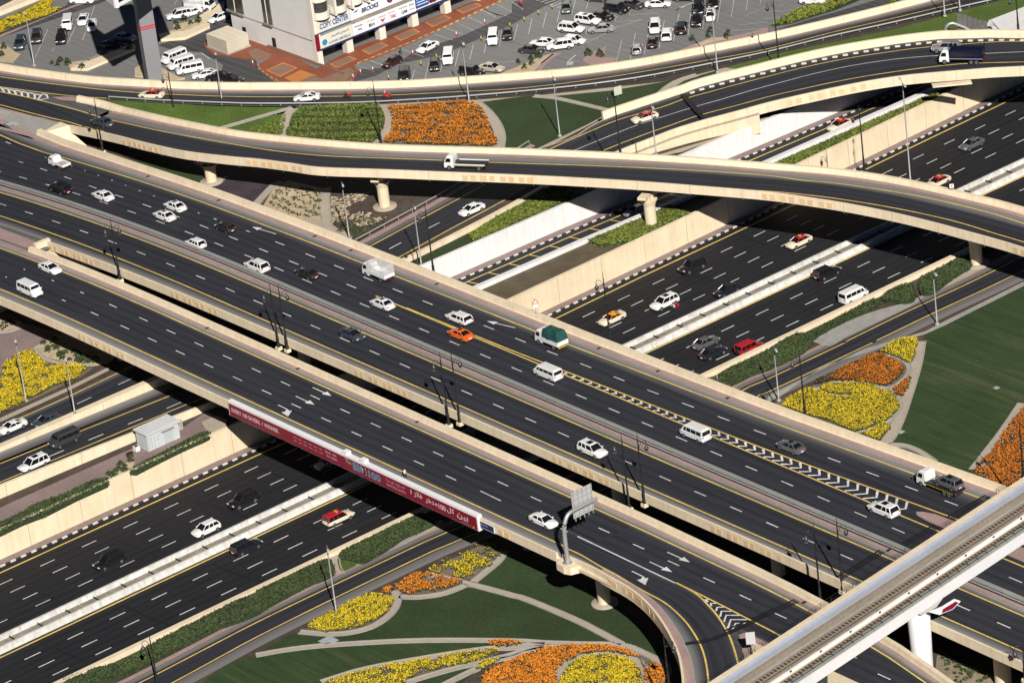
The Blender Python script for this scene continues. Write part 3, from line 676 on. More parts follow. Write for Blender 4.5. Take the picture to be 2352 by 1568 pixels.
# ---------- bridge 2 (carriageway between the gap and the central rail) and bridge 3, on one deck
b2 = empty('road_bridge', 'wide double bridge carriageway with a guard rail and pink strip down its middle', 'bridge', (-25, -20, 0))
sw(f2s, lambda n: s3i(n) + 1.1, None, 75, 1.75).build('deck', BEIGE2, b2)
us = [0, .05, .1, .19, .5, .8, .9, 1]; du = [1, 1, .7, .05, 0, .05, .6, .9]
def swid(n): return float(np.interp(n, [75, 80, 95, 110], [0, .6, 2.0, 2.6]))
strip(bpath(lambda n: f2s(n) + .5), bpath(-28.4), [0, .08, .2, .28, .5, .85, .93, 1], [1, .95, .5, .05, 0, .05, .6, .9]).build('road_surface', ASB, b2)
strip(bpath(-26.95), bpath(lambda n: s3i(n) - .5), [0, .03, .08, .5, .76, .83, .93, 1], [.9, .5, .05, 0, .02, .35, .85, 1]).build('road_surface', ASB, b2)
strip(bpath(-28.45, dz=.1), bpath(-27.55, dz=.1), [0, 1]).build('pavement_strip', PINK, b2)
strip(bpath(lambda n: s3i(n) - 1.15, dz=.1), bpath(s3i, dz=.1), [0, 1]).build('pavement_strip', PINK, b2)
mb = MB(); mb.sweep(bpath(lambda n: s3i(n) - 1.2), [(-.07, .1), (-.07, 0), (.07, 0), (.07, .1)]); mb.sweep(bpath(-28.5), [(-.12, .1), (-.12, 0), (.12, 0), (.12, .1)]); mb.build('kerb', GREYC, b2)
par(bpath(f2s, None, 76)[::-1], parent=b2)
par(bpath(lambda n: s3i(n) + 1.15, None, 129), [(0, -1.0), (0, .95), (.85, .95), (1.0, .35), (1.15, .08), (1.15, 0), (.9, -1.0)], parent=b2)
par(bpath(-39.95 , -400, -139)[::-1], parent=b2) if False else None
f2 = lambda q: (f2s(q), zB(0, q))
panels(b2, f2, [(75.5, 62.6, 8), (39.3, 26.9, 8), (-10.6, -23.6, 8), (-60.0, -72.7, 8), (-96.2, -110.5, 9)], -.02)
m = MB()
line(m, bpath(-36.75), .2, .015, 0); line(m, bpath(-29.55), .2, .015, 0); line(m, bpath(-26.3), .2, .015, 0); line(m, bpath(s3y), .2, .015, 0)
def ds(m, sfn, a, b, ph=-6.0, ln_=2.6):
    for j in range(-40, 25):
        n = ph + 7.92 * j
        if n > 35: n = 36 + (n - 36) * 1.11
        if a < n < b:
            z = zB(0, n); s = sfn(n) if callable(sfn) else sfn; line(m, [(s, n, z), (sfn(n - ln_) if callable(sfn) else s, n - ln_, zB(0, n - ln_))], .17, .016, 1)
ds(m, -33.1, -400, 150); ds(m, -22.8, -400, 150); ds(m, lambda n: float(np.interp(n, [0, 40, 90, 120], [-19.3, -19.7, -19.4, -17.8])), 12, 150)
ds(m, lambda n: float(np.interp(n, [-130, -92, -54, -38, -30, 0, 42, 60], [-11.5, -13.3, -14.8, -15.1, -15.4, -15.7, -16.2, -16.4])), -400, 47)
for n in list(np.arange(50.5, 140, 4.75)):
    z = zB(0, n); s = float(np.interp(n, [50, 64, 82, 97, 120, 132], [-16.3, -16.4, -15.9, -15.1, -13.9, -13.4])); line(m, [(s, n, z), (s, n - 1.7, z)], .17, .016, 1)
def gu(n): return float(np.interp(n, [-200, -124, -117, -84, -46, -25, 3, 10], [-12.6, -15.0, -15.4, -17.2, -18.2, -18.8, -19.15, -19.3]))
line(m, bpath(-19.35, -400, 10), .2, .016, 0); line(m, bpath(gu, -400, 2), .2, .018, 0)
for n in np.arange(-38.5, -114, -1.985):
    hw = (gu(n) + 19.35) / 2 - .25; c = (gu(n) - 19.35) / 2
    if hw < .12: hw = .12
    k = min(1.0, hw * 1.0); line(m, [(c - hw, n + k * 1.1, 13), (c, n - .25, 13), (c + hw, n + k * 1.1, 13)], .42, .02, 1)
arrow(m, (-14.2, 44.6), (-14.9, 50.6)); arrow(m, (-13.0, -18.8), (-14.2, -13.0)); 
m.build('lane_marking', [YEL, WHT], b2)
nose = [(-17.3, -116.2), (-16.7, -117.0), (-16.1, -119), (-15.8, -124), (-15.4, -140), (-18.4, -140), (-18.3, -124), (-18.2, -119), (-17.9, -117)]
MB().prism(nose, 13.02, 13.14).build('paved_nose', PINK, b2)
# pink paved median joining bridges 1 and 2 on the left
strip(bpath(-45.1, 75), bpath(-39.3, 75), [0, .15, .5, .85, 1], [.9, .8, .7, .8, .9]).build('median_base', ASB, kind='structure')
pk = smooth([(-43.3, 76, 0), (-43.5, 88, 0), (-43.2, 100, 0), (-42.5, 120, 0), (-42, 160, 0)], 4); pk2 = smooth([(-41.0, 76, 0), (-40.6, 88, 0), (-39.9, 100, 0), (-39, 120, 0), (-38.5, 160, 0)], 4)
strip([(p.x, p.y, zB(0, p.y) + .1) for p in pk], [(p.x, p.y, zB(0, p.y) + .1) for p in pk2], [0, 1]).build('paved_median', PINK, kind='structure')
MB().add([(-43.05, 76.2, 11), (-39.95, 76.2, 11), (-39.95, 76.2, 13.15), (-43.05, 76.2, 13.15), (-43.05, 77.0, 11), (-39.95, 77.0, 11), (-39.95, 77.0, 13.15), (-43.05, 77.0, 13.15)], [(0, 3, 2, 1), (4, 5, 6, 7), (0, 4, 7, 3), (1, 2, 6, 5), (3, 7, 6, 2)]).build('end_wall', BEIGE, None, 'short beige end wall closing the gap where the two bridges part', 'wall')
# embankment body under the bridges at the left
MB().prism([(-60, 74.5), (-10.5, 74.5), (-10.5, 215), (-60, 215)], 3, 8.0).build('embankment', BEIGE2, kind='structure')
mb = MB()
for i, n in enumerate(np.arange(74.5, 150, 7.5)): mb.box((-34.5, n + 3.7, zB(0, n + 7.5) - .35 - 2), (52, 7.5, 4))
mb.build('embankment', BEIGE2, kind='structure')
# guard rail down the middle
def guard(path, label, rails=((.0, .72),), post=2.0, name='guard_rail', h=.8, m=RAIL, both=False):
    P, _ = resamp([Vector(p) for p in path], [Vector(p) for p in path], max(2, int(sum((Vector(path[i + 1]) - Vector(path[i])).length for i in range(len(path) - 1)) / post)))
    r = empty(name, label, 'guard rail', tuple(P[0]))
    for lat, z in rails:
        mb = MB(); mb.sweep(P, [(lat - .05, z - .13), (lat + .03, z - .1), (lat - .02, z), (lat + .03, z + .1), (lat - .05, z + .13), (lat - .09, z)]); mb.build('rail', m, r)
    pb = MB()
    for p in P[::1]: pb.box((p.x, p.y, p.z + h / 2), (.1, .12, h))
    pb.build('posts', m, r, kind='stuff'); rebase(r); return r
guard(bpath(-27.1, -150, 140), 'steel guard rail with parallel beams down the middle of the wide bridge', rails=((.55, .55), (.18, .74), (-.18, .74), (-.5, .6)), post=3.0)
mb = MB(); mb.sweep(bpath(-27.42, -170, 150), [(-.09, .0), (-.09, .34), (.09, .34), (.09, 0)]); mb.build('median_upstand', DKPL, None, 'dark upstand along the foot of the central guard rail', 'upstand')
guard([Vector((p.x, p.y + .35, G)) for p in smooth(SRp, 3)], 'guard rail between the brown soil garden and the service road', rails=((0, .65),), post=3.2, h=.65)
# drains in the pink strips
dm = MB().box((0, 0, 0), (.7, .5, .03)).mesh('drain_cover', DKPL)
for s, ns in ((-44.7, (-33, -2, 23)), (lambda n: s3i(n) - .8, (-66, -50, -36, 5, 28, 38, 66, 88))):
    for n in ns:
        o = bpy.data.objects.new('drain_cover', dm); o.location = (s(n) if callable(s) else s, n, zB(0, n) + .125); link(o, None, 'dark drain cover set in the pink strip of the bridge', 'drain cover', 'drain covers on the bridges')
# shadow band with no modelled caster, painted as dark strips near the metro line
SHJT = mat('painted_shadow_and_joint', (.012, .012, .014), .6, .4, 8)  # near-black for the painted shadow band, shared with the joint on the ramp
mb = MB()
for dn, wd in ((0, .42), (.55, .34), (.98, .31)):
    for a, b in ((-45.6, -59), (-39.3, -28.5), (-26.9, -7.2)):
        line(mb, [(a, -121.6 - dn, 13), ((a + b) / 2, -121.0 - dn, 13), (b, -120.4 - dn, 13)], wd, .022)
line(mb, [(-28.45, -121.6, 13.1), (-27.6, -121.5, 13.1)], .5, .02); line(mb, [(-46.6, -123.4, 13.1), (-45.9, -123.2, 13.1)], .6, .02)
mb.build('shadow_and_joint_strip', SHJT, kind='structure')
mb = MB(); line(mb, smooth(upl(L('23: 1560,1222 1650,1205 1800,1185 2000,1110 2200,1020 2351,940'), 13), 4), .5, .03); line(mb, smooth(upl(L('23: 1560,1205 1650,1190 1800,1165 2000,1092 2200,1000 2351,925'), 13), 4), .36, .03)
mb.build('shadow_and_joint_strip', SHJT, kind='structure')  # the same painted shadow band, carried over the exit curve
# piers
def pier(x, y, z1, r, label, m=BEIGE2, base=G, foot=1.15, head=True, cap=None, rz=0, parent=None, group='round piers under the bridges', cat='pier'):
    rt = empty('bridge_pier', label, cat, (x, y, base), group=group)
    mb = MB().lathe((0, 0, 0), [(r, -.3), (r, z1 - base - 2.3), (r * 1.12, z1 - base - 2.2), (r * 1.12, z1 - base - 2.0), (r * 1.5, z1 - base - 1.35), (r * 1.5, z1 - base - 1.15), (r * .9, z1 - base - 1.1), (r * .9, z1 - base - .05)], 24); mb.build('column', m, rt, smoothf=True)
    if foot: MB().lathe((0, 0, 0), [(r + foot, 0), (r + foot, .22), (r + foot - .15, .3)], 28).build('footing', PATHC, rt, smoothf=True)
    if head: MB().box((0, 0, z1 - base + .0), (6.0, 1.5, .5), rz).build('bearing_beam', BEIGE2, rt); MB().box((0, 0, z1 - base - .6), (2.1, 1.5, 1.0), rz).build('cross_head', BEIGE2, rt)
    return rt
# ================================================================== FLYOVER
zF9 = lambda x, y: zF(x, y) + .9
Fn_top = L('00: 640,1152 1000,1230 1350,1318 1700,1392 2100,1440 | 10: 0,1462 300,1500 590,1540 | 21: -1176,-8 -600,15 0,38 600,68 1176,102 1800,150 2351,197 | 31: 350,245 700,300 1100,378 1470,465 1800,553 2100,635 2351,712 2700,830 3200,1010')
FN = smooth(upl(Fn_top, zF9), 4); FN = [Vector((p.x, p.y, zF(p.x, p.y))) for p in FN]
Ff_bot = L('00: 700,935 1010,1010 1500,1130 2000,1232 2351,1285 | 10: 588,1345 1176,1388 1760,1408 2351,1425 | 20: 600,1450 1176,1478 1760,1515 2351,1562 | 31: 540,37 940,88 1350,163 1780,262 2100,338 2351,410 2700,520 3200,700')
FF = smooth(upl(Ff_bot, zF), 4); FF = [Vector((p.x, p.y, zF(p.x, p.y))) for p in FF]
fo = empty('flyover_bridge', 'curving flyover that sweeps across the whole picture above the highway', 'bridge', tuple(FN[30]))
N_ = 110; a_, b_ = resamp(FN, FF, N_)
# match the two edges by crossing the road squarely
def matched(A, B, n):
    A1, _ = resamp(A, A, n); out = []; Bv = [Vector(b) for b in resamp(B, B, n * 5)[0]]; j0 = 0
    for i, a in enumerate(A1):
        t = (A1[min(i + 1, n - 1)] - A1[max(i - 1, 0)]).normalized()
        j = min(range(j0, len(Bv)), key=lambda j: abs((Bv[j] - a).to_2d().dot(t.to_2d())) + .02 * (Bv[j] - a).length); j0 = j; out.append(Bv[j])
    return A1, out
a_, b_ = matched(FN, FF, N_)
mb = MB()
for a, b in zip(a_, b_):
    for f, dz in ((.006, -.04), (1.07, -.04), (1.07, -.55), (.78, -.62), (.74, -1.7), (.3, -1.7), (.26, -.62), (.006, -.55)):
        q = a.lerp(b, f); mb.v.append((q.x, q.y, zF(q.x, q.y) + dz))
for i in range(N_ - 1):
    for k in range(8): k2 = (k + 1) % 8; mb.f.append((i * 8 + k, i * 8 + k2, i * 8 + 8 + k2, i * 8 + 8 + k)); mb.m.append(0)
mb.f += [tuple(range(8))[::-1], tuple(range((N_ - 1) * 8, N_ * 8))]; mb.m += [0, 0]; mb.build('deck', BEIGE2, fo)
strip([a.lerp(b, .04) for a, b in zip(a_, b_)], [a.lerp(b, .9) for a, b in zip(a_, b_)], [0, .1, .2, .27, .5, .68, .75, .85, 1], [.9, .7, .1, .03, 0, .03, .5, .75, .85], zf=zF).build('road_surface', ASB, fo)
strip([a.lerp(b, .9) + Vector((0, 0, .1)) for a, b in zip(a_, b_)], [a.lerp(b, 1.0) + Vector((0, 0, .1)) for a, b in zip(a_, b_)], [0, 1], zf=zF, zo=.1).build('pavement_strip', PINK, fo)
PN2 = [(0, -.68), (.0, .90), (.3, .90), (.45, .30), (.55, .0), (.55, -.1), (.4, -.68)]
mb = MB(); mb.sweep(FN, [(l, z) for l, z in PN2]); mb.build('parapet', BEIGE, fo)
PFR = [(-.05, -.1), (0, 0), (.05, .25), (.35, 1.0), (.95, 1.0), (1.0, -1.1), (.4, -1.1)]
mb = MB(); mb.sweep([b for b in FF], PFR); mb.build('parapet', BEIGE, fo)
m = MB()
FYf = sm(L('00: 0,845 350,920 860,1060 1500,1210 2351,1362 | 10: 590,1430 1176,1455 1760,1477 | 20: 0,1500 900,1530 1760,1572 2351,1615 | 31: 300,88 600,115 1000,170 1470,252 2000,378 2351,487 2700,600'), zF)
line(m, FYf, .2, .035, 0)
FYn = sm(L('00: 0,965 400,1070 690,1140 960,1212'), zF); line(m, FYn, .2, .035, 0)
FYm = sm(L('21: 1950,172 | 31: 0,190 300,217 700,268 1200,352 1700,462 2100,582 2351,657 2700,770'), zF); line(m, FYm, .2, .035, 0)
m.build('lane_marking', [YEL], fo)
def curve_panels(parent, path, s, z, zc, out, w=.95, h=.95, top=True, fw=.09):
    for q in upl(L(s), z):
        j = min(range(len(path)), key=lambda i: (path[i] - q).to_2d().length); t = path[min(j + 1, len(path) - 1)] - path[max(j - 1, 0)]; t = t.normalized()
        nn = Vector((-t.y, t.x, 0)); d = (q - path[j]).dot(t); p = path[j] + t * d + nn * out; MB().box((p.x, p.y, path[j].z + zc), (w, .09, h), math.atan2(t.y, t.x)).build('relief_panel', PANEL, parent)
curve_panels(fo, FN, '00: 980,1255 1050,1275 1110,1290 1178,1300 1232,1312 1305,1330 1365,1345', 12.2, 0, -.02)
curve_panels(fo, FN, '00: 2250,1480 2318,1482 | 10: 50,1492 115,1500 203,1508 272,1515 360,1522 430,1530', 13.1, .05, -.02)
curve_panels(fo, FN, '11: 1943,38 2014,42 2112,50 2185,52 2285,57 | 21: 10,60 105,65 180,70', 13.05, .05, -.02)
curve_panels(fo, FN, '21: 2332,225 | 31: 55,232 157,245 232,257 330,272 405,281 505,298 580,309', 13.05, .05, -.02)
curve_panels(fo, FN, '31: 2305,718 2375,745', 13.05, .05, -.02)
# joints in the flyover parapets
def ticks(path, every, lat, z0, z1, parent, th=.05):
    A, _ = resamp(path, path, max(3, int(sum((path[i + 1] - path[i]).length for i in range(len(path) - 1)) / every)))
    for i in range(1, len(A) - 1):
        t = (A[i + 1] - A[i - 1]).normalized(); nn = Vector((-t.y, t.x, 0)); p = A[i] + nn * lat; MB().box((p.x, p.y, p.z + (z0 + z1) / 2), (th, .03, z1 - z0), math.atan2(t.y, t.x)).build('joint_line', JL, parent)
ticks(FN, 9, -.01, -1.0, .88, fo); 
for x, y in ((16.0, 54.2), (39.2, 8.4), (61.7, -48.6), (3.7, 90.0)):
    j = min(range(len(a_)), key=lambda i: (a_[i].lerp(b_[i], .5).to_2d() - Vector((x, y))).length); t = a_[min(j + 1, N_ - 1)] - a_[max(j - 1, 0)]
    rz = math.atan2(t.y, t.x) + math.pi / 2
    pier(x, y, zF(x, y) - 2.1, 1.02, {16.0: 'round beige pier of the flyover standing on the brown soil garden', 39.2: 'round beige pier of the flyover standing in the hedge strip', 61.7: 'round beige pier of the flyover beside the clipped hedges at the right', 3.7: 'low round pier of the flyover at the far left'}[x], rz=rz, group='round piers under the bridges')
# bridge piers
for n in (41, 13, -66): pier(-50.5, n, 11.2, 1.05, 'round pier in the shade below the near edge of the nearest bridge', foot=0, base=(G if n > 10 or n < -44 else 0), head=False)
pier(-54.8, -88.5, 11.2, 1.0, 'round pier standing in the dark lawn below the exit curve', foot=1.0, head=False)
for n in (14, -66, -102): pier(-32.5, n, 11.2, 1.0, 'round pier in the dark gap between the two bridges', foot=0, base=(G if n > 10 or n < -44 else 0), head=False)
pier(-34.6, -150.5, 11.2, 1.2, 'round pier on the sandy ground at the bottom right corner', foot=0, head=False)

# ================================================================== NORTH ROAD (along the parking lot)
RWb = L('00: -400,560 0,652 400,715 900,775 1500,812 2000,825 2351,828 | 10: 600,824 1176,815 1760,785 2351,742 | 20: 600,690 1176,610 1760,495 2351,375 | 30: 588,240 1176,95 1760,-60 2351,-210')
NRb = sm(RWb, zR)
NRn = L('00: -400,760 0,800 430,860 880,905 1400,940 2000,965 2351,975 | 10: 600,972 1176,955 1760,920 2351,872 | 20: 600,812 1176,735 1760,622 2351,500 | 30: 588,355 1176,225 1760,90 2351,-40')
NRe = sm(NRn, zR)
nr = empty('north_road', 'x', 'road', (0, 0, 0)); bpy.data.objects.remove(nr)
a_, b_ = matched(NRe, NRb, 90)
strip(a_, b_, [0, .03, .1, .45, .62, .72, .85, 1], [.8, .25, 0, 0, .1, .45, .75, .8], zf=zR).build('side_road', ASB, kind='structure')
strip([b.lerp(a, .13) + Vector((0, 0, .07)) for a, b in zip(a_, b_)], [b + Vector((0, 0, .07)) for b in b_], [0, 1], zf=zR, zo=.07).build('pavement', PINK, kind='structure')
NRy = sm(L('00: 0,708 500,775 1200,848 1800,878 2351,892 | 10: 600,888 1176,878 1760,850 2351,818 | 20: 600,752 1176,665 1760,562 2351,452 | 30: 588,300 1176,165 1760,25'), zR)
m = MB(); line(m, NRy, .18, .03, 0); NRy2 = sm(L('00: 0,800 430,858 700,888 980,905'), zR); line(m, NRy2, .18, .03, 0)
gv = smooth(upl(L('00: 0,845 200,888 340,922'), zR), 3)
m.build('road_marking', [YEL, WHT], kind='structure')
nw = empty('parapet_wall', 'long curving cream parapet between the side road and the parking lot', 'wall', tuple(NRb[20]))
mb = MB(); mb.sweep(NRb, [(0, -.05), (.08, .3), (.2, 1.3), (.75, 1.3), (.8, -3.8), (0, -3.8)]); mb.build('wall_face', BEIGE, nw); 
ticks(NRb, 9, .06, .0, 1.25, nw, .06); rebase(nw)
guard([p for p in NRe if p.x > 5 and p.y < 133][::1], 'long low guard rail between the side road and the lawns', rails=((-.1, .62),), post=3.6, h=.6)
# chevron gore at the far left
mb = polymesh([Vector((p.x, p.y, 0)) for p in upl(L('00: -500,640 0,800 430,860 700,905 860,1060 500,960 0,845 0,990 -500,850'), 8.2)], None); 
def plate(name, s, z, mt, lift=0, d=0, kind='structure'):
    P = upl(L(s), z); mb = polymesh([Vector((p.x, p.y, p.z + lift)) for p in P]); mb.d = [d] * len(mb.v); return mb.build(name, mt, kind=kind)
plate('road_surface', '00: -600,600 0,700 430,850 700,900 900,1065 1010,1200 640,1160 300,1060 0,970 -600,820', 8.2, ASB, -.05, 0)
plate('road_surface', '00: 0,842 340,922 700,1015 900,1065 1005,1012 700,930 440,862 0,800', 8.2, ASB, -.035, .5)
plate('paved_nose', '00: 480,895 640,890 860,915 1000,1000 880,975 700,935 560,925', 8.2, PINK, .06)
m = MB()
P = []
for c in ['00: 40,845 15,812 0,806', '00: 90,858 75,822 35,812', '00: 150,872 132,835 85,822', '00: 205,885 195,845 140,830', '00: 262,898 255,855 200,842', '00: 320,910 318,865 262,852', '00: 345,918 378,878 322,865', '00: 350,922 440,905 428,872 380,866']: line(m, upl(L(c), 8.2), .4, .02, 1)
m.build('road_marking', [YEL, WHT], kind='structure')
plate('paved_island', '00: -600,830 0,985 300,1065 640,1160 600,1200 555,1125 0,1002 -600,900', 8.2, PINK, .04, .6)
plate('paved_island', '00: -600,850 0,1002 400,1085 560,1128 545,1150 470,1205 390,1262 330,1290 0,1190 -600,1000', 8.2, GREYC, .0, .6)
plate('paved_island', '00: -600,960 0,1165 250,1222 380,1268 370,1280 0,1190 -600,990', 8.2, PINK, .03, .6)
# abutment where flyover and main bridge part
P = upl(L('00: 385,1225 560,1125 640,1150 655,1210 600,1240'), 8.9)
ab = MB(); tp = upl(L('00: 370,1225 555,1120 640,1150'), 8.9); bt = upl(L('00: 400,1275 800,1345 655,1212'), 5.5)
MB().add([tp[0], tp[1], tp[2], upl(L('00: 655,1215'), 7.6)[0], upl(L('00: 800,1340'), 5.0)[0], upl(L('00: 395,1285'), 7.4)[0]], [(0, 5, 4, 3), (0, 3, 2), (0, 2, 1)]).build('abutment_wall', BEIGE, None, 'sloping beige abutment wedged between flyover and main bridge at the left', 'wall')

# ================================================================== UPPER RIGHT RAMP
GNt = L('20: 300,1720 650,1540 950,1400 1330,1250 1560,1165 1760,1105 1900,1068 2100,1015 2351,945 | 30: 588,812 1176,705 1760,650 2351,612 2900,590')
GN = smooth(upl(GNt, lambda x, y: zG(x, y) + .9), 4); GN = [Vector((p.x, p.y, zG(p.x, p.y))) for p in GN]
GFb = L('20: 0,1480 230,1372 560,1265 745,1150 950,1060 1176,985 1560,860 1760,790 2351,640 | 30: 588,505 1176,405 1560,362 1760,355 2351,352 2900,352')
GF = smooth(upl(GFb, zG), 4); GF = [Vector((p.x, p.y, zG(p.x, p.y))) for p in GF]
gr = empty('ramp_bridge', 'two lane ramp rising to the upper right behind beige parapets', 'bridge', tuple(GN[20]))
a_, b_ = matched(GN, GF, 60)
strip(a_, b_, [0, .08, .2, .5, .85, .92, 1], [.7, .3, 0, 0, 0, .3, .6], zf=zG).build('road_surface', ASB, gr)
Ge = upl(L('20: 225,1362 480,1245 700,1145'), zG); 
plate2 = upl(L('20: 100,1420 230,1360 560,1262 745,1150 950,1420 800,1470 300,1500'), lambda x, y: zG(x, y) - .02)
mb = MB()
for a, b in zip(a_, b_):
    for f, dz in ((.008, -.12), (1.03, -.12), (1.03, -.8), (.8, -1.5), (.3, -1.5), (.008, -.8)):
        q = a.lerp(b, f); zz = [zG(*a.lerp(b, t).to_2d()) for t in (0, .25, .5, .75, 1)]; ch = min(z - (zz[0] + (zz[4] - zz[0]) * t) for z, t in zip(zz, (0, .25, .5, .75, 1))); mb.v.append((q.x, q.y, max(zG(q.x, q.y) + dz + ch, 3)))
for i in range(59):
    for k in range(6): k2 = (k + 1) % 6; mb.f.append((i * 6 + k, i * 6 + k2, i * 6 + 6 + k2, i * 6 + 6 + k)); mb.m.append(0)
mb.f += [tuple(range(6))[::-1], tuple(range(59 * 6, 60 * 6))]; mb.m += [0, 0]; mb.build('deck', BEIGE2, gr)
mb = MB(); mb.sweep(GN, [(0, -.95), (0, .90), (.3, .90), (.45, .30), (.55, .0), (.4, -.95)]); mb.build('parapet', BEIGE, gr)
mb = MB(); mb.sweep([p for p in GF if p.x > 62], [(-.05, -.1), (.02, .25), (.25, 1.35), (.8, 1.35), (.85, -2.6), (0, -2.6)]); mb.build('parapet', BEIGE, gr)
sol = [p for p in GN if 48 < p.x < 81.5]; mb = MB()     # retaining wall below the parapet as far as the opening
for p, q in zip(sol[:-1], sol[1:]):
    mb.add([(p.x, p.y, 3.2), (q.x, q.y, 3.2), (q.x, q.y, q.z - .5), (p.x, p.y, p.z - .5)], [(0, 1, 2, 3)])
e = sol[-1]; mb.add([(e.x, e.y, 3.2), (e.x + 5, e.y + 7, 3.2), (e.x + 5, e.y + 7, e.z - 1), (e.x, e.y, e.z - 1)], [(0, 1, 2, 3)])
mb.build('retaining_face', BEIGE2, gr); ticks(GN, 9.5, -.02, -.9, .85, gr)
kerbmesh([b.lerp(a, .085) for a, b in zip(a_, b_)][20:], .42, .24, .95).build('kerb', [KBLK, KWHT], gr)
curve_panels(gr, GN, '30: 228,902 302,885 404,865 482,850 584,828 662,812 763,797 842,785', 13.0, .0, -.02)
m = MB()
line(m, sm(L('20: 350,1370 530,1290 750,1195 950,1112 1380,985 1690,880 2351,705 | 30: 588,565 1176,470 1760,410 2351,382'), zG), .2, .03, 0)
line(m, sm(L('20: 830,1390 1000,1320 1380,1180 1760,1050 2351,892 | 30: 588,760 1176,660 1760,590 2351,572'), zG), .2, .03, 0)
line(m, sm(L('20: 575,1382 800,1290 1180,1140 1760,960 2351,790 | 30: 588,642 1176,545 1760,505 2351,478'), zG), .16, .03, 1)
m.build('lane_marking', [YEL, WHT], gr)
plate('shadow_and_joint_strip', '20: 1545,872 1590,868 1680,960 1775,1085 1750,1105 1640,985', 8.0, SHJT, .16)
px, py = upl(L('30: 1700,800'), 8)[0].to_2d(); 
pr = MB().add([v for p in upl(L('30: 1515,795 1875,760'), 11.2) for v in ((p.x, p.y, 11.2), (p.x, p.y, 10.9), (p.x + .8, p.y + 1.2, 10.9), (p.x + .8, p.y + 1.2, 11.2))], [(0, 4, 5, 1), (1, 5, 6, 2), (0, 3, 7, 4), (2, 6, 7, 3), (0, 1, 2, 3), (4, 7, 6, 5)]); pr.build('bearing_ledge', BEIGE, gr)
for r in (b1, b2, fo, gr): rebase(r)

# ================================================================== GARDENS, SOUTH SIDE
GZ = G
FRn = L('03: 1280,1568 1560,1430 1850,1290 2351,1040 | 13: 600,745 1200,450 1790,170 | 22: 2000,480 2351,345')
# frontage road under the bridge and on to the right
road = [(-150, -0)]
fy1 = upl(L('03: 900,1740 1280,1568 1800,1300 2351,1015 | 13: 600,725 1200,440 1790,170'), G); fy2 = upl(L('03: 1200,1760 1580,1568 2000,1340 2351,1150 | 13: 600,850 1200,560 1920,235'), G)
gy1 = upl(L('22: 2100,460 2351,345 | 32: 350,180 730,0 | 31: 720,1568 1300,1285 2110,905'), G); gy2 = upl(L('22: 2245,515 2351,465 | 32: 500,230 985,0 | 31: 985,1568 1560,1290 2265,960'), G)
Y1 = smooth([fy1[0]] + fy1[1:] + [Vector((-30, -55.5, G)), Vector((-5, -55.3, G))] + gy1 + [Vector((100, -51.0, G))], 3)
Y2 = smooth([fy2[0]] + fy2[1:] + [Vector((-30, -60.8, G)), Vector((-5, -60.6, G))] + gy2 + [Vector((100, -56.0, G))], 3)
a_, b_ = matched(Y2, Y1, 120)
inn = [b + (b - a).normalized() * 1.6 for a, b in zip(a_, b_)]; out = [a + (a - b).normalized() * 2.6 for a, b in zip(a_, b_)]
strip([Vector((p.x, p.y, G + .03)) for p in out], [Vector((p.x, p.y, G + .03)) for p in inn], [0, .1, .26, .32, .5, .78, .84, .9, 1], [.9, .85, .7, .1, 0, 0, .05, .7, .95]).build('frontage_road', ASR, kind='structure')
m = MB(); line(m, [Vector((p.x, p.y, G)) for p in Y1], .2, .05, 0); line(m, [Vector((p.x, p.y, G)) for p in Y2], .2, .05, 0); m.build('road_marking', [YEL], kind='structure')
strip([Vector((p.x, p.y, G + .1)) for p in inn], [p + (p - q).normalized() * 1.0 + Vector((0, 0, .1 + G - p.z)) for p, q in zip(inn, out)], [0, 1]).build('pavement', PINK, kind='structure')
def gp(name, s, m, lift=.02, k=4, z=G, **kw): return area(name, m, s, z, lift, k, **kw)
gp('light_paving', '13: 1150,385 1350,235 1650,90 1720,110 1500,230 1300,330', PATHC, .125, 3)
gp('light_paving', '13: 1160,388 1345,240 1500,165 1660,85 1560,175 1300,325', GREYC, .13, 3)
gp('light_paving', '31: 400,1568 520,1490 900,1320 1290,1215 1380,1215 1000,1400 700,1545 560,1620', GREYC, .13, 3)
gp('light_paving', '31: 1530,1105 1700,1000 1990,845 2040,870 1700,1040', PATHC, .13, 1)
gp('light_paving', '31: 880,1640 1450,1475 1600,1395 2351,1020 2351,1060 1620,1425 1450,1500 | 32: 500,230 120,500 0,560 0,500 350,330', GREYC, .06, 1)
# lawns
gp('lawn', '13: 0,1310 350,1110 640,1130 900,1100 1200,940 1310,800 1580,790 1900,680 2351,780 | 23: 500,960 1010,1220 500,1195 0,1175 | 13: 1800,1160 1000,1170 400,1235', LAWN, .03, 2)
gp('lawn', '03: 1850,1568 2100,1390 2351,1320 | 13: 0,1335 600,1230 1300,1195 2110,1200 2110,1255 1600,1330 1150,1430 600,1568 300,1750 | 03: 1500,1850', LAWNS, .028, 2)
gp('lawn', '13: 1970,690 2050,590 2230,470 2351,330 | 23: 0,380 300,500 420,640 700,660 1000,900 1250,1100 1400,1300 1430,1420 1200,1250 1000,1215 560,960 0,730', LAWN, .025, 2)
gp('lawn', '13: 1380,1568 1700,1480 2010,1420 2030,1450 1900,1568 1700,1700 1200,1700', LAWN, .03, 2)
gp('lawn', '13: 748,440 800,428 870,440 925,470 915,500 850,530 790,552 760,500', LAWNB, .2, 3)
gp('lawn', '31: 1450,1480 1650,1390 2351,1060 2900,800 | 32: 2900,600 2351,520 2150,790 1850,1220 1530,1100 1380,990 1240,950 1110,940 1180,800 1260,560 1350,380 1430,40', LAWNS, .05, 1)
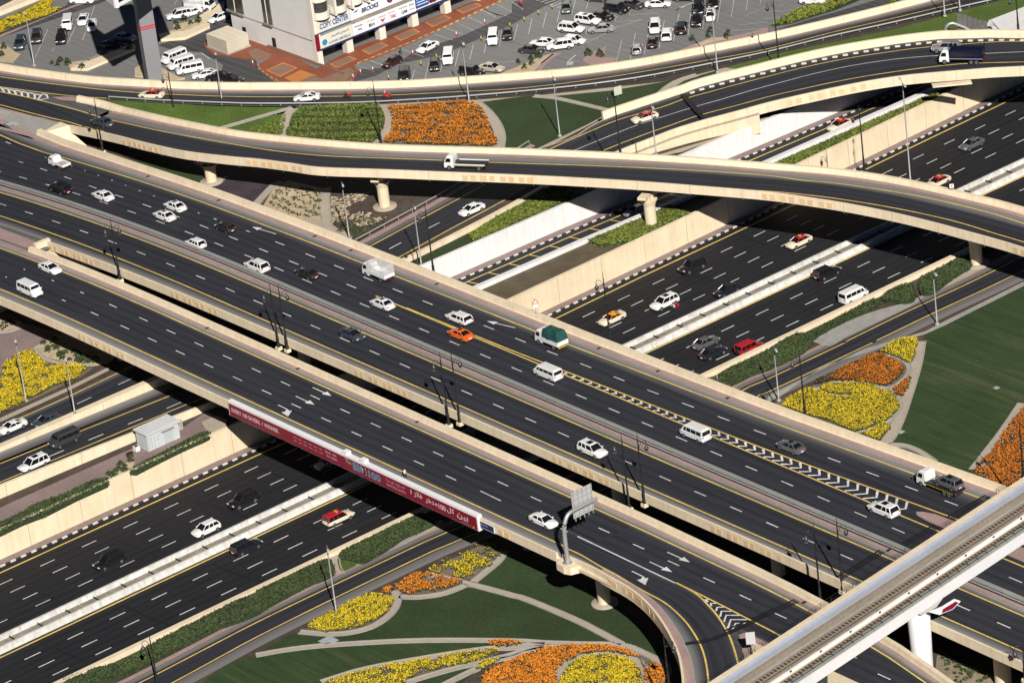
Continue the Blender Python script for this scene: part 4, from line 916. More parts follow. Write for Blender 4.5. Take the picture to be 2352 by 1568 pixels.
# paths (kerbed, slightly raised)
def path(s, wd, lift=.07, m=PATHC, k=4, z=G):
    P = smooth(upl(L(s), z), k); mb = MB(); line(mb, P, wd, lift); mb.build('path', m, kind='structure')
    kb = MB()
    for sd in (-1, 1):
        Q = []
        for i, p in enumerate(P):
            t = P[min(i + 1, len(P) - 1)] - P[max(i - 1, 0)]; nn = Vector((-t.y, t.x, 0)).normalized(); Q.append(p + nn * sd * wd / 2)
        kb.sweep(Q, [(-.1, lift + .07), (.1, lift + .07), (.1, -.05), (-.1, -.05)])
    kb.build('path_edging', GREYC, kind='structure')
for s in ['13: 0,1315 250,1270 600,1228 1200,1190 1700,1177 2351,1182 | 23: 300,1200 600,1210 1000,1222 1200,1290 1400,1400 1430,1500',
          '13: 1310,780 1500,782 1700,755 1850,705 1935,665', '13: 1270,720 1300,780 1285,870 1200,970 1050,1060 850,1110 650,1120 400,1100',
          '13: 1540,572 1700,598 1935,655 2150,710 2351,765 | 23: 140,805 560,980 800,1100 1005,1212',
          '13: 2285,360 2230,450 2100,560 2000,640', '13: 600,1560 1000,1440 1600,1330 2100,1255 2351,1245 | 23: 150,1215 300,1210',
          '13: 1370,1568 1700,1470 2010,1390 2351,1310 | 23: 100,1270 300,1235', '13: 1700,1600 1900,1500 2200,1360 | 23: 0,1330 200,1260 400,1225',
          '23: 380,1600 420,1480 520,1370 680,1300 900,1285 1060,1320 1180,1390 1230,1480 1235,1600']:
    path(s, 1.1)
path('13: 735,400 730,470 745,530 770,570', 1.4, .14); path('32: 1400,0 1370,180 1330,330 1280,490 1210,700 1140,850 1060,960', 1.8, .08)
path('32: 1100,950 1240,955 1350,990 1440,1040 1530,1105', .9, .08); path('32: 2351,570 2150,860 1900,1180', 1.8, .08); path('32: 1060,130 1180,145 1270,200 1300,260 1250,350 1110,430 960,400 800,380 650,375 490,430 430,440', .7, .07)
path('32: 810,850 960,800 1120,730 1210,620 1215,540 1170,460 1110,430', .7, .07); path('32: 480,460 620,500 800,490 960,480', .6, .07)
gp('planting_soil', '32: 60,575 250,480 420,400 600,330 860,200 1050,110 1390,0 1400,60 1330,380 1200,720 1080,900 1020,930 700,830 330,680', mat('planting_soil_pale', (.17, .135, .10), .95, .2, 1.5), .04, 1)
gp('planting_soil', '13: 460,1070 640,960 1060,740 1240,760 1270,850 1180,950 1000,1070 650,1120', MATS['planting_soil_pale'], .05, 2)
gp('planting_soil', '13: 1265,690 1480,570 1900,640 1700,740 1330,765', MATS['planting_soil_pale'], .05, 2); gp('planting_soil', '13: 1570,550 1900,380 2100,290 2240,350 2230,430 1990,620', MATS['planting_soil_pale'], .05, 2)
gp('planting_soil', '23: -260,1600 0,1370 300,1250 600,1225 950,1240 1200,1330 1420,1430 1430,1700 -300,1750', MATS['planting_soil_pale'], .045, 1)
gp('planting_soil', '13: 600,1575 1100,1440 1620,1340 2120,1262 2240,1290 2000,1390 1500,1500 1300,1640', MATS['planting_soil_pale'], .045, 1); gp('planting_soil', '13: 2005,1440 2100,1370 2250,1350 2200,1400 2080,1450', MATS['planting_soil_pale'], .05, 1)
gp('planting_soil', '32: 2351,590 2700,300 2700,1400 2200,1350 1890,1225 2150,900', MATS['planting_soil_pale'], .045, 1)
FLW = dict(nq=(3, 4), sizes=(.28, .15), zr=((.05, .35), (.3, .55)), probs=(.9, 1.0))
def bed(kind, s, dens=9, seed=1, clump=-9, z=G, pr=(.9, 1.0), zr=None, q=(3, 4), szs=(.28, .15), **kw):
    P = smooth(upl(L(s), z), 3) if isinstance(s, str) else s; mt = {'y': YELF, 'o': ORNG, 'd': ORND}[kind]
    nm = {'y': 'yellow_flowers', 'o': 'orange_flowers', 'd': 'orange_flowers'}[kind]
    return scatter(nm, P, z, dens * 2.4, [LEAFD if kind != 'y' else LEAF, mt], szs, zr or ((.05, .35), (.3, .6)), q, pr, seed, .55, clump=clump, **kw)
bed('y', '13: 480,1070 500,1030 640,960 800,870 930,800 1060,762 1240,790 1260,830 1200,930 1060,1010 900,1070 640,1105', 9, 2, -2.2)
bed('o', '13: 1270,690 1350,640 1480,572 1700,592 1900,640 1830,680 1620,740 1420,762 1320,735', 7, 3, -1.0); bed('o', '13: 1155,745 1190,700 1240,705 1248,745 1200,757', 9, 4)
bed('y', '13: 1578,550 1700,470 1900,390 2060,400 2160,440 2200,470 2100,520 1960,600 1880,610 1780,590 1700,575', 8, 5, -.3, pr=(.9, .75)); bed('y', '13: 1900,380 2100,295 2240,350 2215,440 2100,400', 8, 6, .3, pr=(1, .25))
bed('d', '32: 580,330 700,240 860,180 940,130 1060,128 1150,170 1230,230 1240,290 1180,350 1080,410 900,385 760,372 600,365', 9, 7, -9, q=(5, 3)); bed('d', '32: 1150,440 1230,390 1305,325 1300,380 1240,505 1190,500', 9, 8, -9, q=(5, 3))
bed('d', '32: 425,385 470,350 520,335 590,335 560,370 470,400', 8, 9, -9, pr=(1, .15))
bed('y', '32: 1035,100 1120,30 1200,-10 1370,-20 1360,60 1310,200 1200,150', 9, 10, -9, q=(5, 3)); bed('y', '32: 480,440 520,410 640,395 800,390 930,400 1005,440 880,480 700,490 560,480', 9, 11, -9, q=(5, 3))
bed('y', '32: 130,600 180,530 300,470 350,440 480,460 560,500 720,510 960,470 1090,455 1190,560 1200,620 1100,720 960,780 800,830 560,730 330,670', 9, 12, -9, q=(5, 3)); bed('y', '32: 850,855 960,815 1010,770 1060,750 1125,790 1080,840 1020,915', 9, 13, -9, q=(5, 3))
bed('y', '13: 620,1568 1100,1440 1620,1345 2120,1268 2230,1300 1980,1385 1500,1490 1300,1600 900,1620', 9, 14, -1.2, pr=(1, .8)); bed('o', '13: 2125,1245 2150,1190 2351,1190 | 23: 80,1205 75,1225 0,1235', 9, 15, -1.5, pr=(1, .7)); bed('y', '13: 2015,1440 2100,1375 2240,1350 2190,1390 2090,1450', 9, 16, -2)
bed('o', '13: 2070,1568 2120,1490 2200,1440 2351,1370 | 23: 220,1280 400,1245 640,1228 900,1240 1060,1275 1185,1345 1130,1335 900,1290 680,1300 520,1370 400,1480 380,1650 -300,1700', 10, 17, -2.2)
bed('y', '23: 440,1568 480,1490 560,1400 640,1350 800,1318 920,1320 1060,1360 1160,1440 1180,1500 1160,1650 440,1650', 10, 18, -1.8); bed('o', '23: 1225,1430 1270,1388 1350,1410 1415,1480 1400,1568 1380,1650 1200,1650', 9, 19, -1.8)
bed('d', '32: 2351,620 2600,400 2600,1300 2170,1335 1900,1230 2060,1010 2200,800', 8, 20, -1.6)
# hedges
def hedge(s, h, label, dens=34, seed=1, z=G, lm=LEAF, k=3, sz=.24, kind=None):
    P = smooth(upl(L(s), z + h * .8), k) if isinstance(s, str) else s
    P = [Vector((p.x, p.y, z)) for p in P]
    r = empty('hedge', label, 'hedge', (sum(p.x for p in P) / len(P), sum(p.y for p in P) / len(P), z)); c = Vector((r.location.x, r.location.y))
    q = []
    n = len(P)
    for i, p in enumerate(P):
        t = (P[(i + 1) % n] - P[i - 1]); nn = Vector((-t.y, t.x, 0)); nn = nn.normalized() if nn.length > 1e-6 else nn; q.append(p + nn * .0)
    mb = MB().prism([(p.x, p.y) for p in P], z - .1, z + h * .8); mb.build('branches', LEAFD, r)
    scatter('foliage', P, z, dens, [lm], (sz,), ((h * .72, h * 1.08),), (3,), (1,), seed, .6, parent=r, kind=None, cov=lambda x, y, g: (np.sin(x * .9) + np.sin(y * 1.1 + 1) + g.normal(0, 1.2, len(x))) > -2.6)
    # leafy flanks
    g = np.random.default_rng(seed + 99); side = []
    for i in range(n):
        a, b = P[i], P[(i + 1) % n]; k_ = int((b - a).length * h * dens * .8)
        for _ in range(k_):
            t = g.random(); side.append((a.x + (b.x - a.x) * t + g.normal(0, .1), a.y + (b.y - a.y) * t + g.normal(0, .1), z + g.random() * h))
    if side:
        V = []; Fc = []
        for i, (x, y, zz) in enumerate(side):
            d = g.normal(0, 1, 3); d /= np.linalg.norm(d); e = np.cross(d, g.normal(0, 1, 3)); e /= np.linalg.norm(e); s_ = sz * .5
            V += [(x - d[0] * s_, y - d[1] * s_, zz - d[2] * s_), (x + e[0] * s_, y + e[1] * s_, zz + e[2] * s_), (x + d[0] * s_, y + d[1] * s_, zz + d[2] * s_), (x - e[0] * s_, y - e[1] * s_, zz - e[2] * s_)]; Fc.append((4 * i, 4 * i + 1, 4 * i + 2, 4 * i + 3))
        me = bpy.data.meshes.new('side_foliage'); me.from_pydata(V, [], Fc); me.materials.append(lm); link(bpy.data.objects.new('side_foliage', me), r)
    rebase(r); return r
hedge('13: 765,395 800,350 1000,250 1260,120 1500,15 1560,30 1640,95 1500,170 1350,235 1200,340 1080,405 980,455 860,430 790,420', .65, 'broad clipped hedge between the highway wall and the frontage road, below the banner', seed=31)
hedge('03: 820,1440 1000,1400 1200,1320 1500,1150 1900,950 2351,740 2351,930 2000,1060 1700,1200 1300,1410 1100,1500 800,1568 700,1700 500,1800', .65, 'long dark hedge along the highway wall in the lower left', seed=32, k=2)
hedge('13: 0,720 300,570 560,460 670,425 700,480 715,560 600,620 500,655 300,760 100,870 0,930', .65, 'dark hedge ending beside the small path, left of the tall silver lamp', seed=33)
hedge('31: 1395,1010 1420,970 1600,880 1770,790 1850,790 1870,870 1700,980 1530,1105 1420,1130 1395,1080', .65, 'clipped hedge beside the flyover pier at the right', seed=34)
hedge('31: 1340,1030 1350,1160 1280,1200 1180,1190 1050,1170 1130,1090 1250,1040', .8, 'rounded end of the shrub row left of the clipped hedge', seed=35)
hedge('31: 60,1620 380,1480 560,1390 840,1240 960,1180 1045,1190 940,1260 700,1370 480,1490 300,1620', .8, 'narrow dark shrub row along the highway wall at the right', seed=36, k=2)
hedge('22: 1905,300 2000,240 2351,75 | 32: 250,-80 380,-50 390,10 330,90 180,170 0,250 | 22: 2200,300 1970,410 1910,370', .65, 'big dark hedge block beside the bridge parapet at the right of centre', seed=37, k=2)
hedge('22: 1790,335 1850,330 1875,375 1840,370', .6, 'tiny shrub against the bridge parapet', seed=38)
hedge('03: 540,1568 640,1500 755,1485 740,1540 600,1700', .7, 'small clipped bright green hedge at the bottom left', seed=39, lm=LEAF)
for s in ('22: 1870,300 1900,320 1930,400 1900,390',): gp('path', s, PATHC, .1, 1)
hedge('02: 1190,1195 1300,1110 1500,1010 1700,910 1850,835 1920,830 1920,870 1700,970 1450,1090 1250,1190', .65, 'green hedge along the wall top in front of the white utility kiosk', seed=41, lm=LEAFB if False else LEAF)
hedge('03: -60,120 0,95 200,0 | 02: 300,1500 600,1390 880,1260 1000,1250 990,1300 700,1430 420,1568 | 03: 200,90 0,185 -60,210', .65, 'green hedge along the beige wall top at the left', seed=42, k=1)
gp('pavement', '02: 0,1525 500,1300 1150,1010 1700,780 1900,640 2000,690 2050,740 1920,870 1500,1010 1000,1260 300,1568 | 03: -400,240 -400,-20', PINK2, .04, 1)
gp('sand_strip', '02: 1000,1215 1180,1100 1240,1110 1190,1200 1000,1300', SAND, .06, 1)
gp('pavement', '02: 1850,740 1990,680 2090,720 2080,775 2140,790 1930,870', PATHC, .08, 1)
# left yellow bed and desert garden
gp('paved_path', '02: -200,400 0,420 30,240 130,130 300,80 460,30 600,0 | 01: 600,1500 0,1350 -200,1300 | 02: -400,0', PINK2, .02, 1)
bed('y', '02: 0,660 0,420 30,330 30,240 60,190 160,130 280,85 340,130 400,190 500,215 700,225 830,240 740,290 730,330 640,370 460,430 250,550 100,620', 9, 21, -1.8)
gp('planting_soil', '02: -50,680 -50,400 40,220 280,80 350,110 500,200 740,220 860,240 740,330 250,560', MATS['planting_soil_pale'], .03, 1)
gp('sand_bed', '02: 300,60 400,0 520,-60 700,-60 1100,100 1000,200 850,230 650,205 450,150 340,110', SAND, .035, 1)
gp('sand_bed', '01: -200,1300 0,1350 200,1390 180,1440 0,1480 -200,1480', SAND, .035, 1); path('02: 330,60 360,120 470,180 650,215 850,215', .7, .06); path('01: -50,1490 100,1475 230,1420', .6, .06)
strip(upl(L('02: 0,700 600,430 1000,230'), G + .06), upl(L('02: 0,740 600,465 1000,265'), G + .06), [0, 1]).build('pavement', PATHC, kind='structure')
def shrubs(s, n, seed, rad=.8, h=.7, label='small round shrub on the sandy bed', z=G, lm=LEAF, group='small shrubs in the planted beds', given=None):
    g = random.Random(seed); P = [(p.x, p.y) for p in upl(L(s), z)]; 
    mb = []; V = []; Fc = []
    for i in range(60):
        a = g.uniform(0, 2 * math.pi); b = g.uniform(.1, 1.4); rr = rad * g.uniform(.5, 1); x, y, zz = rr * math.cos(a) * math.sin(b), rr * math.sin(a) * math.sin(b), h * math.cos(b) * g.uniform(.7, 1.1) + .05
        d = Vector((g.uniform(-1, 1), g.uniform(-1, 1), g.uniform(-.6, .6))).normalized() * .2; e = d.cross(Vector((g.uniform(-1, 1), g.uniform(-1, 1), g.uniform(-1, 1)))).normalized() * .16; c = Vector((x, y, zz)); V += [c - d, c + e, c + d, c - e]; Fc.append((4 * i, 4 * i + 1, 4 * i + 2, 4 * i + 3))
    me = bpy.data.meshes.new('shrub'); me.from_pydata([tuple(v) for v in V], [], Fc); me.materials.append(lm)
    pts = []
    if n == 0: pts = P
    else:
        A = np.array(P); x0, y0 = A.min(0); x1, y1 = A.max(0)
        while len(pts) < n:
            q = np.array([[g.uniform(x0, x1), g.uniform(y0, y1)]])
            if inpoly(q, P)[0]: pts.append(tuple(q[0]))
    for x, y in pts:
        o = bpy.data.objects.new('shrub', me); o.location = (x, y, z); k = g.uniform(.7, 1.25); o.scale = (k, k, k * g.uniform(.9, 1.2)); o.rotation_euler = (0, 0, g.uniform(0, 6)); link(o, None, label, 'shrub', group)
shrubs('02: 400,20 440,60 490,50 520,70 440,90 560,130 600,110 680,100 720,130 760,170 800,160 830,190 880,180 640,170 570,160 720,180 770,190 500,10', 0, 3, label='small dark shrub on the sandy bed beside the yellow flowers', group='shrubs on the sandy bed at the left')
shrubs('02: 1110,1140 1150,1150 1100,1180 1000,1220 1040,1240 1200,1100 1150,1190 1060,1200', 0, 4, label='small shrub in the gap of the green hedge', group='shrubs in the hedge gap')
# ================================================================== NORTH GARDENS
zl = zLn
area('lawn', LAWNB, '00: 880,905 1400,945 2000,975 2351,985 | 10: 330,985 300,1010 0,1090 | 00: 2351,1090 2030,1175 2000,1230 1500,1110 1000,985', zl, .0, 1)
area('lawn', LAWNB, '10: 0,1085 300,1045 260,1150 240,1260 0,1230 | 00: 2351,1215 2040,1180 2200,1120', zl, .02, 1)
area('lawn', LAWNB, '10: 390,965 1000,955 1110,965 1160,1020 1175,1150 1120,1260 1070,1320 700,1300 290,1270 310,1120', zl, .03, 1)
area('planting_soil', MATS['planting_soil_pale'], '10: 1200,975 1960,925 2060,960 2150,1080 2260,1250 2250,1360 1700,1340 1160,1330 1230,1200 1260,1080', zl, .03, 1)
area('lawn', LAWN, '10: 2060,940 2351,900 | 20: 200,880 420,910 900,1035 700,1140 230,1365 0,1370 | 10: 2250,1365 2265,1250 2170,1080', zl, .01, 1)
area('lawn', LAWN, '20: 380,885 900,835 1480,740 1400,840 1350,860 1000,980 900,1010 600,930', zl, .02, 1); area('lawn', LAWN, '20: 1450,830 1600,730 1880,650 2000,680 1900,700 1600,780', zl, .02, 1)
area('lawn', LAWNB, '20: 1960,625 2351,525 | 30: 0,510 588,395 1176,270 1760,110 2351,-50 2351,80 2030,190 1750,290 1600,330 1176,370 588,490 0,575 | 20: 2200,610 2080,640', G, .05, 1)
area('ground_north', PATHC, '10: 1110,950 1960,920 | 20: 200,880 1480,740 1960,620 2351,520 | 20: 2351,620 1900,720 1300,900 900,1050 230,1400 | 10: 2300,1390 1100,1340 200,1290 250,1050', zl, -.05, 1)
def npath(s, wd): path(s, wd, .06, PATHC, 4, zl)
npath('00: 2030,1178 2200,1130 2351,1085 | 10: 150,1042 330,990', .9); npath('10: 345,1000 290,1060 262,1150 265,1260', 1.6); npath('10: 1160,975 1215,1040 1225,1120 1200,1220 1120,1310', 1.8)
npath('10: 2000,930 2120,1030 2210,1150 2245,1260 2235,1365', 1.9); npath('20: 200,885 400,905 650,960 920,1025', 1.0); npath('20: 1700,690 1560,735 1450,790 1350,870', 1.3); npath('20: 1880,670 2100,655 2351,600', .8)
z0 = 4.6
OB = smooth(upl(L('10: 1210,985 1500,965 1800,945 1990,940 2080,1010 2130,1120 2170,1220 2210,1340 1900,1340 1500,1325 1170,1310 1240,1230 1245,1150 1260,1080'), z0), 2)
bed('o', OB, 9, 22, -1.7, z=z0, pr=(.8, .9), zr=((.05, .3), (.2, .6)), cov=lambda x, y, g: (np.sin((x * .8 + y * .6) * 2.6) + g.normal(0, 1.1, len(x))) > -.9)
HB = smooth(upl(L('10: 390,970 700,965 1000,955 1110,970 1165,1050 1175,1150 1130,1240 1060,1312 700,1300 300,1265 320,1150 340,1050'), 4.75), 2)
HBr = lambda x, y: np.sin((x * .8 + y * .6) * 1.9)
scatter('ground_cover', HB, 4.75, 24, [LEAFB], (.28,), ((.25, .55),), (3,), (.7,), 51, .6, cov=lambda x, y, g: (HBr(x, y) + g.normal(0, .5, len(x))) > -.1)
scatter('ground_cover', HB, 4.75, 24, [LEAF], (.3,), ((.1, .4),), (3,), (1,), 55, .7)
H2 = smooth(upl(L('10: 0,1100 290,1055 255,1150 240,1240 0,1222 | 00: 2351,1212 2200,1195 2060,1185 2200,1140'), 4.8), 1)
scatter('ground_cover', H2, 4.8, 12, [LEAFB], (.34,), ((.1, .4),), (3,), (1,), 52, .7)
# soil gardens under the flyover
gp('lawn', '00: 1180,1480 1400,1480 1900,1568 | 01: 1900,0 1920,130 1880,140 1400,0 | 00: 1200,1500', LAWN, .03, 1)
gp('ground_cover_bed', '01: 1920,140 2080,60 2351,20 | 11: 200,40 300,120 160,150 0,290 0,400 -400,200', PURP, .02, 1)
gp('sand_bed', '11: 60,330 180,140 300,90 620,165 620,280 615,480 480,430 400,460 90,345', SAND, .03, 1)
gp('soil_bed', '11: 680,160 1080,120 1700,210 900,645 720,560 690,480 680,300', SOIL, .03, 1)
STON = mat('pale_rubble', (.46, .37, .26), .95, .2, 3)
for s_, sd in (('11: 680,290 900,200 1060,195 1000,260 800,350 690,385', 91), ('11: 860,430 940,380 1060,390 1010,440 1200,430 1110,480 960,520 890,480', 92), ('11: 690,400 820,350 860,400 800,470 690,470', 93), ('11: 690,250 760,240 740,340 690,350', 94)):
    scatter('rubble', upl(L(s_), G), G, 7, [STON], (.5,), ((.02, .09),), (2,), (.8,), sd, .25)
scatter('tufts', upl(L('11: 690,470 900,420 1200,470 1000,580 860,640 740,560'), G), G, 5, [LEAF], (.4,), ((.05, .25),), (3,), (.8,), 95, .8, cov=lambda x, y, g: (np.sin(x * 1.3) + np.sin(y * 1.7) + g.normal(0, .8, len(x))) > .2)
path('11: 640,160 630,300 655,500 690,560', 1.8); path('11: -20,330 150,150 230,100', 1.3); gp('paving', '11: 390,460 460,425 560,450 700,500 900,600 860,640 700,560', PATHC, .05, 1); path('01: 1880,150 1990,110 2080,60', .8)
for i, (s, n) in enumerate((('11: 110,330 200,150 600,175 600,460 470,420 400,450', 120),)):
    P = upl(L(s), G)
    scatter('seedlings', P, G, 5, [LEAF], (.3,), ((.05, .3),), (3,), (1,), 60, .8, cov=lambda x, y, g: (np.sin(x * 3.2) + g.normal(0, .7, len(x))) > .3)
gp('sand_bed', '33: 1560,1240 1700,1340 2000,1470 2351,1650 2351,1800 1500,1800', mat('pale_sand_bed', (.30, .24, .17), .95, .2, 1.2), .03, 1)
scatter('seedlings', upl(L('33: 1570,1300 1960,1440 2100,1568 1700,1568'), G), G, 1.6, [LEAF], (.4,), ((.05, .4),), (6,), (1,), 61, .8)
scatter('seedlings', upl(L('01: -50,1340 0,1350 180,1400 60,1460 -50,1470'), G), G, 3, [LEAFD], (.35,), ((.05, .4),), (4,), (1,), 62, .8)
# strip between slip road and highway (hedge, dry grass)
strip([(x, kn(x) + 2.5, G + .02) for x in (3, 20, 35, 50, 60)], [(x, rn0(x) + .1, G + .02) for x in (3, 20, 35, 50, 60)], [0, .5, 1]).build('dry_ground', DRYG, kind='structure')
def strip_poly(x0, x1, a, b): 
    X = list(np.linspace(x0, x1, 9)); return [Vector((x, a(x), G)) for x in X] + [Vector((x, b(x), G)) for x in X[::-1]]
hedge(strip_poly(28, 46, lambda x: kn(x) + 2.6 + max(0, (33 - x) * .6), lambda x: rn0(x) - .3), .7, 'bright green hedge around the flyover pier on the strip', dens=22, lm=LEAFB, seed=44, sz=.3)
hedge(strip_poly(69, 109, lambda x: kn(x) + 2.5, lambda x: rn0(x) - 1.3), .8, 'long bright green hedge on the strip below the ramp bridge', dens=22, lm=LEAFB, seed=45, sz=.3)
gp('lawn', '30: 50,1495 150,1440 350,1460 250,1515', LAWN, .05, 1); 
LW = [Vector((x, rn1(x) + .7, G)) for x in (3, 12, 24, 36, 48)] + [Vector((x, n - .1, G)) for x, n in ((48, 38.3), (36, 35.4), (24, 33.6), (12, 32.3), (3, 31.7))]
mb = polymesh([p + Vector((0, 0, .02)) for p in LW]); mb.build('lawn', LAWN, kind='structure')
hedge([Vector((x, rn1(x) + .9, G)) for x in (16, 24, 32, 40)] + [Vector((x, n - .5, G)) for x, n in ((40, 36.0), (32, 34.6), (24, 33.6), (17, 32.0))], .6, 'yellow green hedge between the white retaining wall and the beige parapet', dens=22, lm=LEAFB, seed=46, sz=.3)
MB().box((50, 36, 5.2), (.3, 2, .2))
gp('lawn', '20: 1420,1425 1560,1400 1740,1330 1700,1350 1560,1425', LAWN, .05, 1, z=4.6)
gp('sand_bed', '20: 1340,1425 1890,1262 1980,1225 2351,1062 2351,1085 1550,1425', PATHC, .0, 1, z=4.55)
# ================================================================== PARKING LOT
def pk(name, s, m, lift, k=1, d=0.0): return plate(name, s, G, m, lift, d)
pk('parking_lot', '00: -300,-200 -300,560 0,600 400,700 900,760 1500,800 2351,820 | 10: 588,830 1176,830 1760,800 2351,760 | 20: 600,700 1176,620 1760,510 2351,390 | 30: 588,260 1176,110 1760,-50 2351,-190 2351,-400 | 00: -300,-400', ASP, .0, d=.2)
pk('parking_lane', '10: 880,760 1100,700 1300,590 1700,510 2351,230 | 20: 300,60 700,-50 450,-60 0,20 | 10: 2351,120 1900,330 1450,480 1250,620 950,640', ASP2, .02)
pk('parking_lane', '00: 1450,420 1900,240 2100,180 2140,250 1900,380 2000,470 2351,560 | 10: 0,540 20,640 180,760 0,780 | 00: 2000,760 2050,600 1850,480 1600,470', ASP2, .02)
pk('parking_lane', '00: 0,350 500,180 900,40 1000,0 700,-60 600,60 0,300', ASP2, .02)
m = MB()
def pl(s, wd=.13, mi=1): line(m, upl(L(s), G), wd, .045, mi)
# bays: near row
for s in ('10: 1460,640 1430,740', '10: 1590,575 1552,730', '10: 1716,575 1690,670', '10: 1865,465 1830,610', '10: 2000,405 1962,553', '10: 2120,370 2095,497', '10: 2260,290 2235,435',
          '20: 52,230 15,375', '20: 185,175 150,320', '20: 318,115 282,262', '20: 450,60 415,205', '20: 583,0 548,145', '20: 705,0 682,90', '20: 1012,365 960,565', '20: 1135,308 1085,550', '20: 980,465 1110,468', '20: 1260,270 1215,505', '20: 1400,190 1350,450', '20: 1535,130 1482,385', '20: 1640,130 1618,330', '20: 1770,150 1750,270',
          '20: 1920,0 1885,212', '20: 2040,0 2015,158', '20: 2165,0 2150,98', '20: 2290,-10 2280,42', '20: 620,430 1000,240 1200,185', '20: 960,150 945,205', '20: 1085,100 1080,145', '20: 690,240 680,318', '20: 600,375 800,358', '20: 900,250 1070,243', '20: 1090,140 1335,125', '20: 950,205 1200,185', '20: 1230,80 1470,70', '20: 2070,235 2351,205', '20: 1930,292 2351,262',
          '10: 920,598 1090,660', '10: 1050,560 1200,612', '10: 1350,455 1540,525', '10: 1550,365 1650,400', '10: 1640,320 1810,372', '10: 1750,265 1900,318', '10: 1850,215 2000,280', '10: 1940,160 2110,225', '10: 2080,100 2200,160', '10: 2200,40 2351,110',
          '00: 440,275 325,530', '00: 500,440 478,478', '00: 690,250 620,410', '00: 870,60 760,370', '00: 1630,0 1600,50', '10: 2100,580 2351,570', '20: -10,572 60,570', '20: 30,470 150,440', '20: 2150,150 2330,70', '30: 0,110 260,98', '30: 100,60 150,45', '30: -50,180 230,150'): pl(s, .13, 1)
for i in range(8): pl('10: %d,%d %d,%d' % (2080 + i * 18, 105 + i * 9 - 25, 2200 + i * 14, 165 + i * 1 - 22 - 0), .2, 1)
for i in range(7): pl('10: %d,%d %d,%d' % (1935 + i * 25, 160 + i * 12, 1975 + i * 22, 150 + i * 12), .16, 1)
for i in range(6): pl('20: %d,%d %d,%d' % (225 + i * 38, 10 + i * 14, 460 + i * 10, -55 + i * 15), .2, 1)
for i in range(5): pl('20: %d,%d %d,%d' % (0 + i * 22, 20 + i * 14, 70 + i * 8, 75 + i * 4), .15, 1)
for s in ('20: 585,508 510,575 505,605 555,590 560,570 530,572', '20: 1505,100 1560,68 1680,22', '20: 1505,100 1530,85 1585,65', '20: 2150,150 2330,70', '00: 1780,510 1850,490 1930,548'): pl(s, .3, 1)
for P_ in ('20: 505,600 510,570 560,575 555,600',): m.add([v + Vector((0, 0, .046)) for v in upl(L(P_), G)], [(0, 3, 2, 1)], 1)
m.build('parking_marking', [YEL, WHTF], kind='structure')
# planted islands and kerbs
def isl(s, mt, lift=.12, mt2=PATHC):
    P = upl(L(s), G); MB().prism([(p.x, p.y) for p in P], G - .05, G + lift).build('traffic_island', mt, kind='structure')
isl('20: 645,560 700,510 870,425 840,530 960,540 950,575 720,605', PINK); isl('20: 1540,470 1700,400 1850,350 2030,340 2351,260 2351,330 1700,440', PINK)
isl('20: -200,720 0,640 180,560 330,505 390,500 260,600 200,660 0,690', SAND); isl('20: 380,495 450,490 380,530 290,620 270,655 230,655 270,580', PINK)
isl('20: 1680,420 1830,355 2020,345 2000,360 1850,390 1720,430', SAND, .16)
isl('00: 650,650 1200,430 1245,440 1240,470 800,655', BEIGE, .5); isl('00: 820,540 1170,400 1240,410 1230,435 830,580', PINK, .1); isl('00: 620,590 680,575 800,560 820,575 640,625', SAND, .15)
isl('00: 1460,340 1490,330 1700,310 1880,240 1930,240 1930,265 1700,370 1480,385', BEIGE, .6); isl('00: 1450,330 1600,280 1590,240 1800,190 1890,230 1700,300 1480,330', SAND, .2); isl('00: 1800,190 2060,30 2060,100 1920,190 1900,240', BEIGE2, .5)
isl('00: -100,430 50,410 150,490 190,500 120,580 -100,560', SAND, .1); isl('00: 1240,640 1300,600 1500,640 1640,720 1700,730 1640,740 1240,710', SAND, .3)
# top left road, wall and flowers
pk('side_road', '00: -100,-60 -100,130 0,120 250,0 300,-60', ASP2, .05); isl('00: -100,140 0,150 250,50 420,-20 460,-60 330,-60 0,105', BEIGE, .9)
pk('lawn', '00: -50,200 100,150 300,50 460,-40 560,-40 200,140 0,250', LAWNB, .03)
bed('y', '00: -60,330 0,320 200,230 450,150 560,95 540,80 470,95 480,10 400,20 250,110 100,170 0,215 -60,240', 9, 71, -2)
pk('pavement', '00: -60,360 0,350 440,160 700,60 1000,-20 860,-20 560,100 300,210 0,325', PINK, .05)
BLV = LEAFB; bed_ = upl(L('30: 30,250 90,205 300,90 560,0 700,-60 950,-60 700,40 640,60 600,90 420,150 200,215'), G)
scatter('ground_cover', bed_, G, 14, [LEAFB, YELF], (.4, .16), ((.1, .6), (.4, .7)), (4, 1), (1, .3), 72, .8); bed_ = upl(L('30: 1090,50 1180,0 1350,-60 1500,-60 1200,40'), G); scatter('ground_cover', bed_, G, 12, [LEAFB], (.4,), ((.1, .5),), (3,), (1,), 73, .8)
pk('side_road', '30: 0,300 420,170 640,110 1000,0 1200,-60 1500,-60 1300,0 700,190 0,370', ASP2, .03); pk('lawn', '30: 30,250 300,95 620,-40 1000,-60 640,90 200,225', LAWN, .04)
shrubs('20: 60,590 120,640 180,560 245,540 700,520 720,505 810,530 1660,380 1800,350 1830,320 1990,355 190,600', 0, 80, .7, 1.2, 'small garden shrub on an island of the parking lot', group='shrubs in the parking lot', lm=LEAF)
shrubs('00: 40,450 20,520 480,590 560,570 620,600 530,610 1620,220 1690,200 1750,230 1830,215 1640,280 970,500 1200,470 760,640', 0, 81, .8, 1.1, 'dry shrub in the planted strips behind the curving wall', group='shrubs in the parking lot', lm=LEAF)
